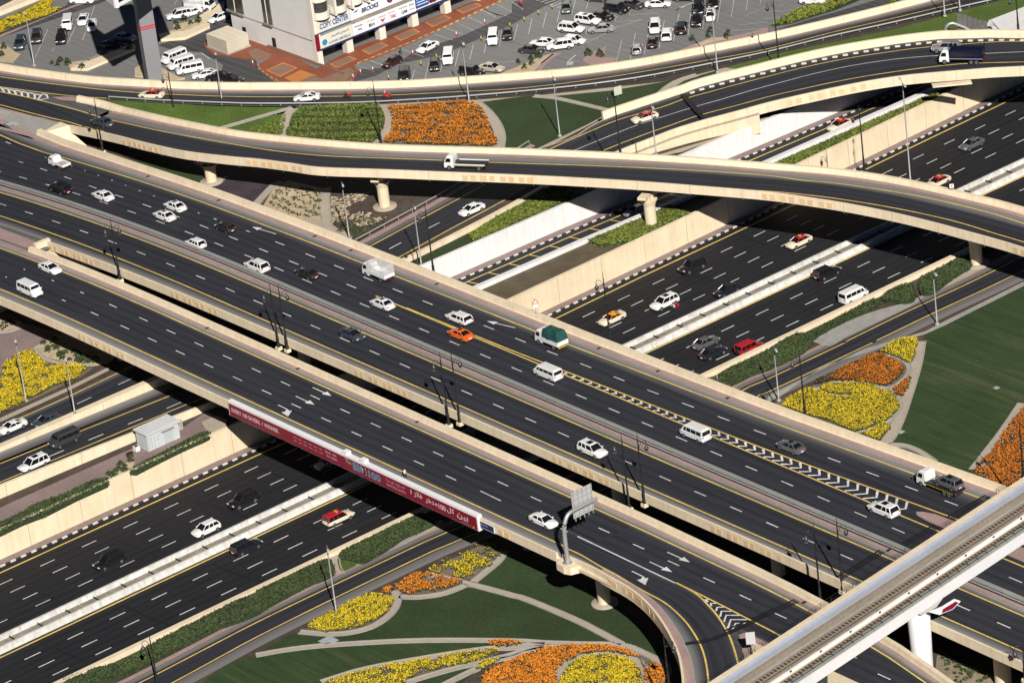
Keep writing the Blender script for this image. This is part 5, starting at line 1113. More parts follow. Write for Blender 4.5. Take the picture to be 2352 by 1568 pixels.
# ================================================================== BUILDING
XA, YA = 50.6, 118.8
bd = empty('shop_building', 'white building with shop signs above an arcade, at the top of the picture', 'building', (XA, YA, G))
ZT = 62.0
def PB(c, r, u, v): return onplane(T(c, r, u, v), 1, YA)      # point on the sign facade
def PA(c, r, u, v): return onplane(T(c, r, u, v), 0, XA)      # point on the blank facade
zs = PB(1, 0, 585, 460).z                       # underside of the sign band
zs1 = PB(1, 0, 560, 200).z                      # top of the first floor signs
xe = 140.0; ye = PA(0, 0, 2130, 200).y
MB().add([(XA, YA + .0, G), (XA, ye, G), (XA, ye, ZT), (XA, YA, ZT), (XA + 60, ye, G), (XA + 60, ye, ZT)], [(0, 3, 2, 1), (1, 2, 5, 4)]).build('side_wall', BLDW, bd)
mb = MB(); mb.box(((XA + xe) / 2, YA + 11.0, (zs1 + ZT) / 2), (xe - XA - .04, 19.0, ZT - zs1)); mb.box(((XA + xe) / 2, YA + 10.6, (zs + zs1) / 2), (xe - XA - .04, 20.4, zs1 - zs)); mb.build('wall', BLDW, bd)
MB().box(((XA + xe) / 2, YA + 6, (G + zs) / 2), (xe - XA - .1, 6.0, zs - G)).build('shop_front', DARKIN, bd)
MB().box((XA + .45, YA + .45, (G + ZT) / 2), (1.2, 1.2, ZT - G)).build('corner_column', CREAMW, bd)
# arcade columns
for (u, v) in ((855, 480), (1150, 358), (1435, 235), (1725, 112), (2020, -10), (2300, -130)):
    p = up(T(1, 0, u, v), G); x = p.x
    MB().box((x, YA + .9, (G + zs) / 2), (1.5, 1.6, zs - G)).build('column', CREAMW, bd)
# sign bands
def band(pts, m, off, name):
    P = [PB(*q) for q in pts]; x0 = P[0].x; x1 = P[1].x; z0 = P[0].z; z1 = P[2].z
    MB().box(((x0 + x1) / 2, YA - off / 2, (z0 + z1) / 2), (x1 - x0, off, z1 - z0)).build(name, m, bd); return x0, x1, z0, z1
zb0 = PB(1, 0, 585, 452).z; zt0 = PB(1, 0, 580, 338).z; zb1 = PB(1, 0, 575, 312).z; zt1 = PB(1, 0, 565, 205).z
xd1 = PB(1, 0, 888, 330).x; xd2 = PB(1, 0, 1462, 90).x; x00 = PB(1, 0, 585, 452).x
zl0 = zb0; zl1 = PB(1, 0, 885, 225).z; zh0 = PB(1, 0, 880, 185).z; zh1 = PB(1, 0, 872, 80).z
def brd(x0, x1, z0, z1, m, name, d=.25):
    MB().box(((x0 + x1) / 2, YA - d / 2 - .02, (z0 + z1) / 2), (x1 - x0, d, z1 - z0)).build(name, m, bd)
brd(x00, xd1 - .1, zb0, zt0, SIGNC, 'shop_sign'); brd(x00, xd1 - .1, zb1, zt1, SIGNC, 'shop_sign'); brd(xd1, xd2, zl0, zl1, SIGNW, 'shop_sign'); brd(xd1, xd2 + 8, zh0, zh1, SIGNW, 'shop_sign')
NAVYB = mat('navy_canopy_band', (.02, .035, .14), .5, .05)
brd(x00, xe, zb0 - .28, zb0 - .03, NAVYB, 'blue_canopy_band', .4)
brd(x00, xd1 - .1, zt0 + .02, zb1 - .02, COPE, 'stone_band', .12); brd(xd1, xd2 + 8, zl1 + .02, zh0 - .02, COPE, 'stone_band', .1)
brd(x00, xd1 - .1, zb1 - .0, zb1 + .22, BLUEP, 'sign_edge', .3)
brd(xd2 + .1, xd2 + 3.4, zl0 + .6, zl1, BLUEP, 'shop_sign'); brd(xd2 + 3.7, xd2 + 5.3, zl0 + .6, zl1 + .1, REDS, 'shop_sign'); brd(xd2 + 5.6, xd2 + 7.6, zl0 + .6, zl1 + .2, BLUEP, 'shop_sign'); brd(xd2 + 7.9, xd2 + 10, zl0 + .6, zl1 + .2, TILEO, 'shop_sign')
for i in range(3): brd(xd2 + .35, xd2 + 3.1, zl0 + .95 + i * .55, zl0 + 1.08 + i * .55, SIGNW, 'sign_line', .3)
EX, EY = (1, 0, 0), (0, 0, 1)
def tx(body, x0, x1, z0, h, m, bold=.02, shear=0): text(body, h, (x0, YA - .3, z0), EX, EY, m, 'sign_lettering', bd, bold, .04, x1 - x0, shear)
NAVY = mat('navy_lettering', (.012, .03, .13), .5, 0); GREYL = mat('grey_lettering', (.2, .2, .22), .5, 0); REDL = mat('red_lettering', (.5, .01, .03), .5, 0); GRNL = mat('green_lettering', (.05, .25, .15), .5, 0); CYANL = mat('blue_logo', (.02, .22, .5), .5, 0); BLKL = mat('black_lettering', (.01, .01, .012), .5, 0)
wS = xd1 - .1 - x00; hS = zt0 - zb0
tx('COPY CENTER', x00 + .5, xd1 - .6, zb1 + .75, (zt1 - zb1) * .5, BLUEP, .03)
tx('AL SUWAIDI COMPUTERS CO', x00 + wS * .26, xd1 - .7, zb0 + .35, hS * .2, BLUEP, .02)
tx('\uFEAE\uFE97\uFEEE\uFEF4\uFE92\uFEE4\uFEDC\uFEE0\uFEDF \uFEF1\uFEAA\uFEF3\uFEEE\uFEB4\uFEDF\uFE8D', x00 + wS * .34, xd1 - .9, zb0 + hS * .55, hS * .28, BLUEP, .02)
MB().lathe((0, 0, 0), [(.62, 0), (.62, .06)], 16).build('x', CYANL, bd)
lg = bd.children[-1] if False else [o for o in COL.objects if o.name.startswith('x') and o.parent is bd][-1]; lg.name = 'round_logo'; lg.rotation_euler = (R(90), 0, 0); lg.location = (x00 + 1.2, YA - .27, zb0 + hS * .42)
wR = xd2 - xd1; hR = zl1 - zl0; hH = zh1 - zh0
tx('BROOKS', xd1 + wR * .165, xd1 + wR * .44, zh0 + hH * .3, hH * .42, NAVY, .045, .2)
MB().add([(xd1 + wR * .03, YA - .3, zh0 + hH * .2), (xd1 + wR * .13, YA - .3, zh0 + hH * .78), (xd1 + wR * .08, YA - .3, zh0 + hH * .68), (xd1 + wR * .035, YA - .3, zh0 + hH * .62), (xd1 + wR * .09, YA - .3, zh0 + hH * .55)], [(0, 1, 4), (3, 2, 1, 4)]).build('sign_logo', NAVY, bd)
a = MB().lathe((0, 0, 0), [(.75, 0), (.75, .05)], 16).build('round_logo', NAVY, bd); a.rotation_euler = (R(90), 0, 0); a.location = (xd1 + wR * .62, YA - .28, zh0 + hH * .55)
a = MB().lathe((0, 0, 0), [(.45, 0), (.45, .05)], 16).build('round_logo', REDL, bd); a.rotation_euler = (R(90), 0, 0); a.location = (xd1 + wR * .62, YA - .33, zh0 + hH * .55)
for t, fx, w_, fz, h_, mm in (('Donnay', .03, .13, .62, .2, NAVY), ('WL', .07, .08, .28, .2, NAVY), ('Champion', .22, .14, .68, .12, GREYL), ('BH', .25, .09, .22, .3, BLKL), ('WILCO', .41, .11, .66, .14, GRNL), ('BUTTERFLY', .43, .09, .06, .06, REDL), ('sprint', .57, .1, .68, .13, REDL), ('THINE', .59, .09, .2, .32, REDL), ('TUNTURI', .73, .14, .7, .13, GRNL), ('GM', .77, .09, .22, .28, BLKL), ('STAG', .9, .08, .66, .16, NAVY), ('fitness', .9, .08, .3, .12, GREYL)):
    tx(t, xd1 + wR * fx, xd1 + wR * (fx + w_), zl0 + hR * fz, hR * h_, mm, .03)
MB().add([(xd1 + wR * q[0], YA - .3, zl0 + hR * q[1]) for q in ((.47, .18), (.435, .5), (.455, .55), (.475, .4), (.495, .55), (.515, .5), (.49, .3))], [(0, 3, 2, 1), (0, 6, 5, 4, 3)]).build('sign_logo', REDL, bd)
brd(x00 - .75, x00 - .05, zb0 - .2, zb0 + 3.2, REDS, 'red_blade_sign', .4)
# rounded bay windows above the signs, fins between
for i, (u, v) in enumerate(((600, 170), (755, 105), (905, 50), (1060, -10), (1215, -70), (1370, -130))):
    p = PB(1, 0, u, v); x = p.x; zb = zt1 + .55 + (0.0 if i < 2 else .35)
    for k in range(10):
        z = zb + k * 3.55
        MB().lathe((x, YA + .2, z), [(1.75, 0), (1.9, .15), (1.9, 1.5)], 22).build('bay_sill', CREAMW, bd, smoothf=True)
        MB().lathe((x, YA + .25, z + 1.5), [(1.6, 0), (1.6, 2.05)], 22).build('bay_window', BGLASS, bd, smoothf=True)
    MB().box((x + 2.75, YA - .2, (zt1 + .4 + ZT) / 2), (.5, 2.3, ZT - zt1 - .4)).build('facade_fin', CREAMW, bd)
# blank facade: tall windows, string course, doors
def win(u0, v0, u1, v1, zt=ZT - 2):
    a = PA(1, 0, u0, v0) if u0 >= 0 else PA(0, 0, 2352 + u0, v0); b = PA(1, 0, u1, v1) if u1 >= 0 else PA(0, 0, 2352 + u1, v1)
    y0, y1 = sorted((a.y, b.y)); z = (a.z + b.z) / 2; yc = (y0 + y1) / 2
    MB().box((XA, yc, (z + zt) / 2), (.5, y1 - y0, zt - z)).build('tall_window', BGLASS, bd); MB().box((XA - .1, yc, z - .2), (.9, y1 - y0 + .5, .35)).build('window_ledge', COPE, bd)
    MB().box((XA - .05, yc, (z + zt) / 2), (.62, .12, zt - z)).build('window_mullion', CREAMW, bd)
win(85, 205, 155, 225); win(-250, 80, -110, 130)
sc = PA(1, 0, 300, 300).z
MB().box((XA - .04, (YA + ye) / 2, sc), (.14, ye - YA, .1)).build('string_course', COPE, bd)
for (u, v) in ((175, 440), (-100, 320)):
    p = PA(1, 0, u, v) if u > 0 else PA(0, 0, 2352 + u, v)
    MB().box((XA - .03, p.y, G + 1.25), (.12, 1.1, 2.5)).build('door', DARKIN, bd)
MB().box((XA - .1, YA + 4, G + .3), (.25, ye - YA - 3, .6)).build('plinth', TILE2, bd)
rebase(bd)
# terracotta plaza
isl('00: 1870,400 1900,380 1960,330 2130,320 | 10: 0,380 300,500 560,640 900,450 1460,240 2000,20 2200,-60 2351,-60 2351,-10 2250,10 1450,390 1100,540 900,600 940,660 890,720 800,760 200,760 30,640 20,600 170,510 0,560 | 00: 2200,540 1950,500 1880,440', TILE, .14)
def tp_(s, mt, l): P = upl(L(s), G); MB().prism([(p.x, p.y) for p in P], G, G + l).build('paving_panel', mt, kind='structure')
for s in ('10: 965,470 1150,395 1220,425 1040,510', '10: 1260,345 1450,270 1515,300 1330,385', '10: 1550,215 1730,145 1800,175 1620,260', '10: 1835,100 2020,35 2080,60 1900,135', '10: 670,595 860,520 930,550 740,635', '10: 90,655 250,580 385,630 225,715', '10: 260,725 410,650 555,700 440,760 330,758'):
    P = L(s); c = (sum(p[0] for p in P) / 4, sum(p[1] for p in P) / 4)
    W = upl(P, G); MB().prism([(p.x, p.y) for p in W], G, G + .155).build('paving_border', TILEO, kind='structure')
    W = upl([(c[0] + (p[0] - c[0]) * .84, c[1] + (p[1] - c[1]) * .8) for p in P], G); MB().prism([(p.x, p.y) for p in W], G, G + .165).build('paving_panel', TILE2, kind='structure')
tp_('10: 560,755 860,625 905,660 890,700 820,750', TILE2, .16)
tp_('00: 2310,530 | 10: 0,560 150,510 0,450 | 00: 2280,480', TILE2, .16)
YK = mat('yellow_kerb_paint', (.60, .34, .08), .6, .1, 3)
mb = MB()
A, _ = resamp(upl(L('10: 930,590 1450,385 2250,15'), G), upl(L('10: 930,590 1450,385 2250,15'), G), 46)
for i in range(0, 45):
    a, b = A[i], A[i + 1]; c = (a + b) / 2; d = b - a; mb.box((c.x, c.y, G + .1), (d.length * .97, .22, .24), math.atan2(d.y, d.x), i % 2)
A, _ = resamp(upl(L('10: 20,600 30,640 110,700 200,750'), G), upl(L('10: 20,600 30,640 110,700 200,750'), G), 12)
for i in range(11):
    a, b = A[i], A[i + 1]; c = (a + b) / 2; d = b - a; mb.box((c.x, c.y, G + .1), (d.length * .97, .22, .24), math.atan2(d.y, d.x), i % 2)
mb.build('kerb', [YK, TILE2], kind='structure')
# water tank / modular store by the building
tk = empty('panel_tank', 'cream sectional water tank standing on the terracotta paving left of the building', 'tank')
q = upl(L('00: 1935,420 2095,495 2255,420 2110,345'), G + .4); ctr = (q[0] + q[1] + q[2] + q[3]) / 4; e1 = q[1] - q[0]; e2 = q[2] - q[1]
ln1, ln2 = 6.6, 5.2; rz = 0.0; cx, cy = up(T(0, 0, 2100, 420), G + .4).to_2d()
tk.location = (cx, cy, G); MB().box((0, 0, 1.65), (ln2, ln1, 2.6)).build('tank_shell', mat('cream_tank_panel', (.66, .60, .46), .6, .06, 1), tk); MB().box((0, 0, .2), (ln2 + .5, ln1 + .5, .4)).build('plinth', GREYC, tk)
mb = MB()
for i in range(5):
    mb.box((0, -ln1 / 2 + ln1 * (i + 0) / 4, 1.65), (ln2 + .08, .07, 2.66)); mb.box((-ln2 / 2 + ln2 * i / 4, 0, 1.65), (.07, ln1 + .08, 2.64))
mb.build('panel_rib', mat('tank_rib', (.50, .46, .36), .7, .1, 3), tk)
# ================================================================== UNIPOLE BILLBOARD
ub = empty('billboard_mast', 'huge grey column of a billboard rising behind the curving wall at the top left', 'billboard', (28.0, 141.0, G))
px, py = up(T(0, 0, 1415, 712), G + 2.0).to_2d(); ub.location = (px, py, G)
MB().box((0, 0, 16), (2.9, 2.9, 32), -R(20)).build('column', mat('grey_clad_column', (.22, .225, .24), .5, .06, 8), ub)
mb = MB(); [mb.box((0, 0, 12.6 + q), (3.0, 3.0, .22), -R(20)) for q in (0, .45)]; mb.build('red_emblem', REDL, ub)
MB().box((0, 0, .4), (4.2, 4.2, .9), -R(20)).build('footing', PATHC, ub)
# ================================================================== BILLBOARD PANEL
bp = up(T(0, 0, 1070, 70), 29.5)
c0 = up(T(0, 0, 1070, 78), 29.5); c1 = up(T(0, 0, 1330, -60), 29.5); c2 = up(T(0, 0, 965, 0), 29.5)
mb = MB(); 
def slab(a, b, h, th, mi=0):
    d = (b - a); n = Vector((-d.y, d.x, 0)).normalized() * th; vs = [a, b, b + n, a + n]; vs = vs + [v + Vector((0, 0, h)) for v in vs]; mb.add(vs, [(3, 2, 1, 0), (4, 5, 6, 7), (0, 1, 5, 4), (1, 2, 6, 5), (2, 3, 7, 6), (3, 0, 4, 7)], mi)
e1_ = (c1 - c0).normalized(); 
slab(c0, c0 + e1_ * 17, 12, .6); e2_ = (c2 - c0).normalized(); slab(c0 + e2_ * 9, c0, 12, .6)
mb.build('billboard_box', WHITEC, ub); mb = MB(); n_ = Vector((e1_.y, -e1_.x, 0)); a = c0 + e1_ * .7 + n_ * .04 + Vector((0, 0, .8)); b = c0 + e1_ * 16 + n_ * .04 + Vector((0, 0, .8)); mb.add([a, b, b + Vector((0, 0, 10)), a + Vector((0, 0, 10))], [(0, 1, 2, 3)]); mb.build('billboard_face', DARKIN, ub)
mb = MB(); mb.tube([(px, py, G + 25), tuple(c0 + e1_ * 6 + Vector((0, 0, 1)))], .5, 8); mb.build('outrigger', STEEL, ub)
for o in [o for o in COL.objects if o.parent is ub and o.name.split('.')[0] in ('billboard_box', 'billboard_face', 'outrigger')]: o.matrix_parent_inverse = Matrix.Translation(ub.location).inverted()
# ================================================================== UTILITY KIOSK
ux, uy = -65.6, 10.3
uk = empty('utility_kiosk', 'small white flat-roofed utility building on the mauve pavement', 'kiosk', (-65.4, 9.9, G)); RZK = 0.0
MB().box((0, 0, 1.5), (6.3, 3.1, 3.0)).build('wall', mat('kiosk_white', (.50, .53, .55), .6, .08, 1), uk); MB().box((0, 0, 3.1), (6.8, 3.6, .22)).build('roof', mat('kiosk_roof', (.60, .62, .64), .6, .08, 1), uk)
MB().box((1.0, -1.58, 1.15), (1.7, .07, 2.1)).build('door', mat('kiosk_door', (.42, .46, .48), .5, .05, 3), uk); MB().box((.9, -1.75, 2.5), (2.4, .5, .08)).build('canopy', GREYC, uk)
mb = MB(); [mb.box((-2.9 + i * .6, -1.56, 1.2), (.05, .04, 2.0)) for i in range(4)]; mb.build('cladding_joint', GREYC, uk)
ac = empty('air_conditioner', 'small white air conditioning unit at the left end of the kiosk', 'air conditioner', (-69.6, 10.2, G)); MB().box((0, 0, .5), (.8, .9, .8)).build('casing', WHITEC, ac); MB().lathe((0, 0, .9), [(.3, 0), (.3, .06)], 12).build('fan_grille', DKPL, ac); MB().box((0, 0, .05), (.9, 1.0, .1)).build('feet', DKPL, ac)
cb = empty('cabinet', 'pale cabinet with a round post beside the right end of the kiosk', 'cabinet', (-60.4, 10.9, G)); MB().box((0, 0, .8), (.8, .5, 1.6)).build('casing', mat('cabinet_green', (.40, .44, .36), .6, .05, 2), cb); MB().box((.1, -.26, .8), (.6, .03, 1.3)).build('door', GREYC, cb)
bn = empty('litter_bin', 'brown slatted box left of the kiosk and its air conditioner', 'box', (-71.6, 9.2, G)); MB().box((0, 0, .4), (.9, .7, .7)).build('casing', RUST, bn); MB().box((0, 0, .8), (1.0, .8, .08)).build('lid', DKPL, bn)
# ================================================================== BANNER
ba = empty('banner_sign', 'long crimson advertising banner box fixed along the edge of the nearest bridge', 'banner', (-60.3, -34, 11.8))
XB = -60.35; z0b, z1b = 11.75, 14.35; y0b, y1b = -4.3, -67.3
zt_ = up(T(1, 2, 600, 880), 14.3)
MB().box(((XB + -59.5) / 2, (y0b + y1b) / 2, (z0b + z1b) / 2), (.85, y0b - y1b, z1b - z0b)).build('sign_box', SIGNW, ba)
MB().box((XB - .03, (y0b + y1b) / 2, (z0b + z1b) / 2 - .14), (.08, y0b - y1b - .5, z1b - z0b - .5)).build('sign_face', REDS, ba)
EXB, EYB = (0, -1, 0), (0, 0, 1)
BW = mat('banner_white_lettering', (.62, .46, .50), .5, 0); BPK = mat('banner_faded_lettering', (.55, .25, .3), .5, 0); BBL = mat('banner_blue_lettering', (.13, .20, .30), .5, 0); BGR = mat('banner_green_grey_lettering', (.25, .27, .2), .5, 0)
def bt(body, yf0, yf1, zf, hf, m=BW, bold=.02):
    a = y0b + (y1b - y0b) * yf0; b_ = abs((y1b - y0b) * (yf1 - yf0)); text(body, (z1b - z0b) * hf, (XB - .085, a, z0b + (z1b - z0b) * zf), EXB, EYB, m, 'banner_lettering', ba, bold, .03, b_)
bt('EVERY 100 SAVERS. 1 WINNER.', .015, .215, .36, .28, BW, .03)
for i in range(6):
    for j in range(2): bt('GRAND DRAW'[:6 + (i * 3 + j) % 4], .275 + .021 * i, .290 + .021 * i, .58 - .24 * j, .09, BPK, .03)
bt('DHS 100', .405, .452, .56, .16, BPK, .03); bt('TO 300K', .408, .455, .30, .16, BPK, .03)
bt('The', .487, .512, .52, .3, BGR, .03); bt('BIG', .517, .568, .26, .56, BBL, .06); bt('G', .553, .570, .26, .56, BW, .06); bt('100', .578, .628, .22, .52, BBL, .06)
bt('\uFE94\uFEF4\uFEE8\uFEC3\uFEEE\uFEDF\uFE8D \uFED9\uFEEE\uFEDC\uFEBC\uFEDF\uFE8D', .648, .722, .50, .24, BPK, .02); bt('NATIONAL BONDS', .650, .724, .26, .16, BPK, .02)
bt('1 \uFEB0\uFE8B\uFE8E\uFED3', .745, .79, .36, .4, BW, .03); bt('\uFEAE\uFEA7\uFEAA\uFEE3', .802, .848, .30, .4, BW, .03); bt('100', .852, .880, .34, .34, BW, .03); bt('\uFEDE\uFEDB', .884, .913, .34, .42, BW, .03); bt('\uFEE6\uFEF4\uFE91', .922, .965, .28, .40, BW, .03)
bt('nationalbonds.ae', .935, .972, .12, .07, BPK, .01)
st = MB(); st.lathe((0, 0, 0), [(.16, 0), (.16, .04)], 8); s_ = st.build('gold_emblem', mat('gold_paint', (.55, .38, .08), .5, 0), ba); s_.rotation_euler = (0, R(-90), 0); s_.location = (XB - .08, y0b + (y1b - y0b) * .982, 12.1)
for yy in (-34.8, -39.2): MB().box((XB + .5, yy, 14.55), (.9, 1.1, .5)).build('top_bracket', SIGNW, ba)
rebase(ba)
ss = empty('bridge_sign', 'small dark name plate on the bridge edge just right of the crimson banner', 'sign', (-60.1, -69.2, 13)); MB().box((0, 0, .05), (.1, 3.4, 1.15)).build('frame', SIGNW, ss); MB().box((-.06, 0, .05), (.04, 3.1, .95)).build('face', NAVY, ss)
text('Business Bay', .28, (-60.19, -67.9, 13.0), EXB, EYB, BW, 'sign_lettering', ss, .02, .02); 
for o in COL.objects:
    if o.parent is ss and o.name.startswith('sign_lettering'): o.matrix_parent_inverse = Matrix.Translation(ss.location).inverted()
# ================================================================== GANTRY SIGN ARM
gb = up(T(2, 3, 512, 465), 13.3)
ga = empty('sign_gantry', 'tall bent tubular sign arm holding a ribbed metal board above the nearest bridge', 'sign gantry', (gb.x, gb.y, 13.0))
def lp(c, r, u, v, hz, base, dirn):
    """point above the deck on the vertical plane through base with heading dirn"""
    d = ray(T(c, r, u, v)); n = Vector((-dirn.y, dirn.x, 0)); t = (n.dot(base) - n.dot(Vector(CAMP))) / n.dot(Vector(d)); return Vector(CAMP + d * t)
dirn = Vector((1, 0, 0)); P = [lp(2, 3, 512, 465, 0, gb, dirn), lp(2, 3, 500, 360, 0, gb, dirn), lp(2, 3, 487, 250, 0, gb, dirn), lp(2, 3, 480, 150, 0, gb, dirn), lp(2, 3, 492, 70, 0, gb, dirn), lp(2, 3, 520, 15, 0, gb, dirn), lp(2, 2, 570, 1545, 0, gb, dirn), lp(2, 2, 640, 1510, 0, gb, dirn), lp(2, 2, 780, 1440, 0, gb, dirn)]
P[0].z = 13.4; P[0].x, P[0].y = gb.x, gb.y
P = smooth(P, 4); mb = MB(); mb.tube(P, [.36 - .10 * i / (len(P) - 1) for i in range(len(P))], 14); mb.build('arm', STEEL, ga, smoothf=True)
MB().lathe((gb.x, gb.y, 13.35), [(.75, 0), (.75, .1), (.45, .12)], 14).build('base_flange', STEEL, ga)
q0 = lp(2, 2, 565, 1405, 0, gb, dirn); q1 = lp(2, 2, 750, 1310, 0, gb, dirn); q2 = lp(2, 3, 775, 10, 0, gb, dirn)
xa, xb = q0.x, q1.x; zlo = lp(2, 3, 600, 70, 0, gb, dirn).z; zhi = q0.z; 
xb = lp(2, 2, 765, 1440, 0, gb, dirn).x; zhi = max(q0.z, q1.z)
MB().box(((xa + xb) / 2, gb.y + .62, (zlo + zhi) / 2), (xb - xa, .1, zhi - zlo)).build('sign_board', mat('ribbed_sign_back', (.50, .51, .51), .5, .08, 3, metal=.3), ga)
mb = MB()
for i in range(5): mb.box((xa + (xb - xa) * (i + .3) / 4.6, gb.y + .5, (zlo + zhi) / 2 - .2), (.09, .16, zhi - zlo + .5))
for i in range(5): mb.box(((xa + xb) / 2, gb.y + .45, zlo + (zhi - zlo) * (i + .5) / 5), (xb - xa, .05, .05))
mb.build('stiffener', RAIL, ga)
pb = up(T(2, 3, 545, 500), 13.2)
MB().prism([(gb.x - 1.1, gb.y + 1.3), (gb.x - 1.3, gb.y - .5), (gb.x - .9, gb.y - 1.6), (gb.x + .6, gb.y - 2.2), (gb.x + .6, gb.y + 1.8)], 12.2, 13.35).build('concrete_corbel', BEIGE, ga); rebase(ga)
# ================================================================== METRO VIADUCT
def mc(s): return -140.35 + .125 * (s + 50)
MP = [Vector((s, mc(s), 19.0)) for s in np.arange(-175, 140, 6.0)]
mv = empty('metro_viaduct', 'white elevated railway viaduct crossing the bottom right corner', 'viaduct', (-41, mc(-41), 16))
mb = MB(); mb.sweep(MP, [(-4.75, 0), (-4.45, 0), (-4.4, -.13), (4.3, -.13), (4.0, .3), (4.2, .77), (4.85, .77), (4.9, -.3), (4.3, -1.2), (2.2, -2.2), (-2.2, -2.2), (-4.5, -1.75)]); mb.build('girder', METRO, mv)
def ms(l0, l1, z0, z1, m, name, kind=None): mb = MB(); mb.sweep(MP, [(l0, z0), (l1, z0), (l1, z1), (l0, z1)][::-1]); o = mb.build(name, m, mv); 
ms(-4.42, 2.2, -0.14, -0.08, BALL, 'track_bed'); ms(2.2, 2.9, -0.14, 0.12, BALL, 'track_bed_edge'); ms(2.9, 4.02, -0.14, 0.22, BLUEC, 'walkway'); ms(3.95, 4.9, 0.75, 0.80, BEIGE, 'coping'); ms(4.0, 4.1, 0.22, 0.77, BLUEC, 'inner_face')
for l in (-2.95, -2.72, .18, .42): ms(l - .07, l + .07, -.5, -.25, RUST, 'rail')
ms(-2.02, -1.72, -0.08, 0.44, METRO, 'third_rail_cover'); ms(-2.2, -1.5, -0.08, 0.00, BEIGE2, 'rail_plinth'); ms(-1.15, -.85, -0.08, 0.22, BALL, 'cable_trough'); ms(-.75, -.6, -0.08, 0.17, RUST, 'conductor_rail'); ms(1.2, 1.45, -0.08, 0.06, GREYC, 'cable_trough'); ms(1.75, 1.85, -0.08, 0.12, BALL, 'cable_trough')
mb = MB(); ang = math.atan(.125)
for s in np.arange(-150, 110, .72):
    for l, q in ((-2.85, .0), (.3, .0)):
        mb.box((s - (l + q) * math.sin(ang), mc(s) + (l + q) * math.cos(ang), 18.98), (.3, .55, .1), ang)
mb.build('sleepers', RUST, mv, kind='stuff')
ms(-4.36, -3.5, -0.08, 0.36, mat('grey_cable_tray', (.25, .25, .225), .7, .15, 4), 'cable_tray'); ms(-4.28, -4.22, 0.42, 0.47, DKPL, 'tray_rail'); ms(-3.7, -3.64, 0.42, 0.47, DKPL, 'tray_rail')
mb = MB()
for s in np.arange(-150, 110, 2.1):
    a = Vector((s, mc(s), 18.92)); n = Vector((-math.sin(ang), math.cos(ang), 0)); mb.tube([a + n * -4.32, a + n * -4.32 + Vector((0, 0, .45)), a + n * -3.95 + Vector((0, 0, .62)), a + n * -3.58 + Vector((0, 0, .45)), a + n * -3.58], .06, 5)
    if int(s * 10) % 2 == 0: mb.box(tuple(a + n * -3.45 + Vector((0, 0, .25))), (.25, .12, .4), ang)
mb.build('tray_hoops', DKPL, mv, kind='stuff')
mb = MB()
for s in np.arange(-150, 110, 6.3): a = Vector((s, mc(s), 19.32)); n = Vector((-math.sin(ang), math.cos(ang), 0)); mb.box(tuple(a + n * -1.87), (.35, .5, .22), ang, 0); mb.box(tuple(a + n * -1.3 + Vector((.5, 0, -.2))), (.2, .2, .2), ang)
mb.build('rail_bracket', DKPL, mv, kind='stuff')
mb = MB()
for s in np.arange(-150, 110, 2.3): a = Vector((s, mc(s), 19.7)); n = Vector((-math.sin(ang), math.cos(ang), 0)); mb.tube([a + n * 4.95, a + n * 4.95 + Vector((0, 0, .95))], .035, 5)
for z in (.45, .95): mb.tube([Vector((p.x - math.sin(ang) * 4.95, p.y + math.cos(ang) * 4.95, 19.7 + z)) for p in MP], .03, 5)
mb.build('handrail', DARKM, mv); rebase(mv)
mp = empty('viaduct_pier', 'round white pier carrying the metro viaduct in the gap between the bridges', 'pier', (-41.3, -141.6, G)); MB().lathe((0, 0, 0), [(1.42, -.5), (1.50, 5), (1.62, 10.6), (1.0, 12.0)], 32).build('column', METRO, mp, smoothf=True)
mb = MB(); mb.add([(-1.8, -2.1, 12.6), (3.2, -1.7, 12.6), (2.2, -1.4, 11.6), (-.6, -1.4, 11.4), (-1.8, 2.1, 12.6), (3.2, 2.1, 12.6), (2.2, 1.4, 11.6), (-.6, 1.4, 11.4)], [(0, 3, 2, 1), (4, 5, 6, 7), (0, 4, 7, 3), (1, 2, 6, 5), (3, 7, 6, 2), (0, 1, 5, 4)]); mb.build('cap', METRO, mp)
rs = empty('hanging_sign', 'red lozenge sign with a white frame hanging under the metro viaduct', 'sign', (-38, -144.9, 15.5))
P6 = [lp(3, 3, u, v, 0, Vector((-38, -145.2, 0)), Vector((1, .0, 0))) for u, v in ((1575, 942), (1585, 895), (1735, 803), (1772, 815), (1700, 890))]
def extr(P, off, dy, m, nm, par): mb = MB(); n = len(P); a = [p + Vector((0, off, 0)) for p in P]; b = [p + Vector((0, off + dy, 0)) for p in P]; mb.add(a + b, [tuple(range(n)), tuple(range(n, 2 * n))[::-1]] + [(i, n + i, n + (i + 1) % n, (i + 1) % n) for i in range(n)]); mb.build(nm, m, par)
extr(P6, 0, .5, SIGNW, 'frame', rs); c = sum(P6, Vector()) / 5; extr([c + (p - c) * .78 for p in P6], -.05, .05, REDL if False else REDS, 'face', rs)
P7 = [lp(3, 3, u, v, 0, Vector((-38, -144.7, 0)), Vector((1, 0, 0))) for u, v in ((1490, 918), (1575, 942), (1590, 900), (1620, 870))]; extr(P7, 0, .4, SIGNW, 'bracket', rs); rebase(rs)
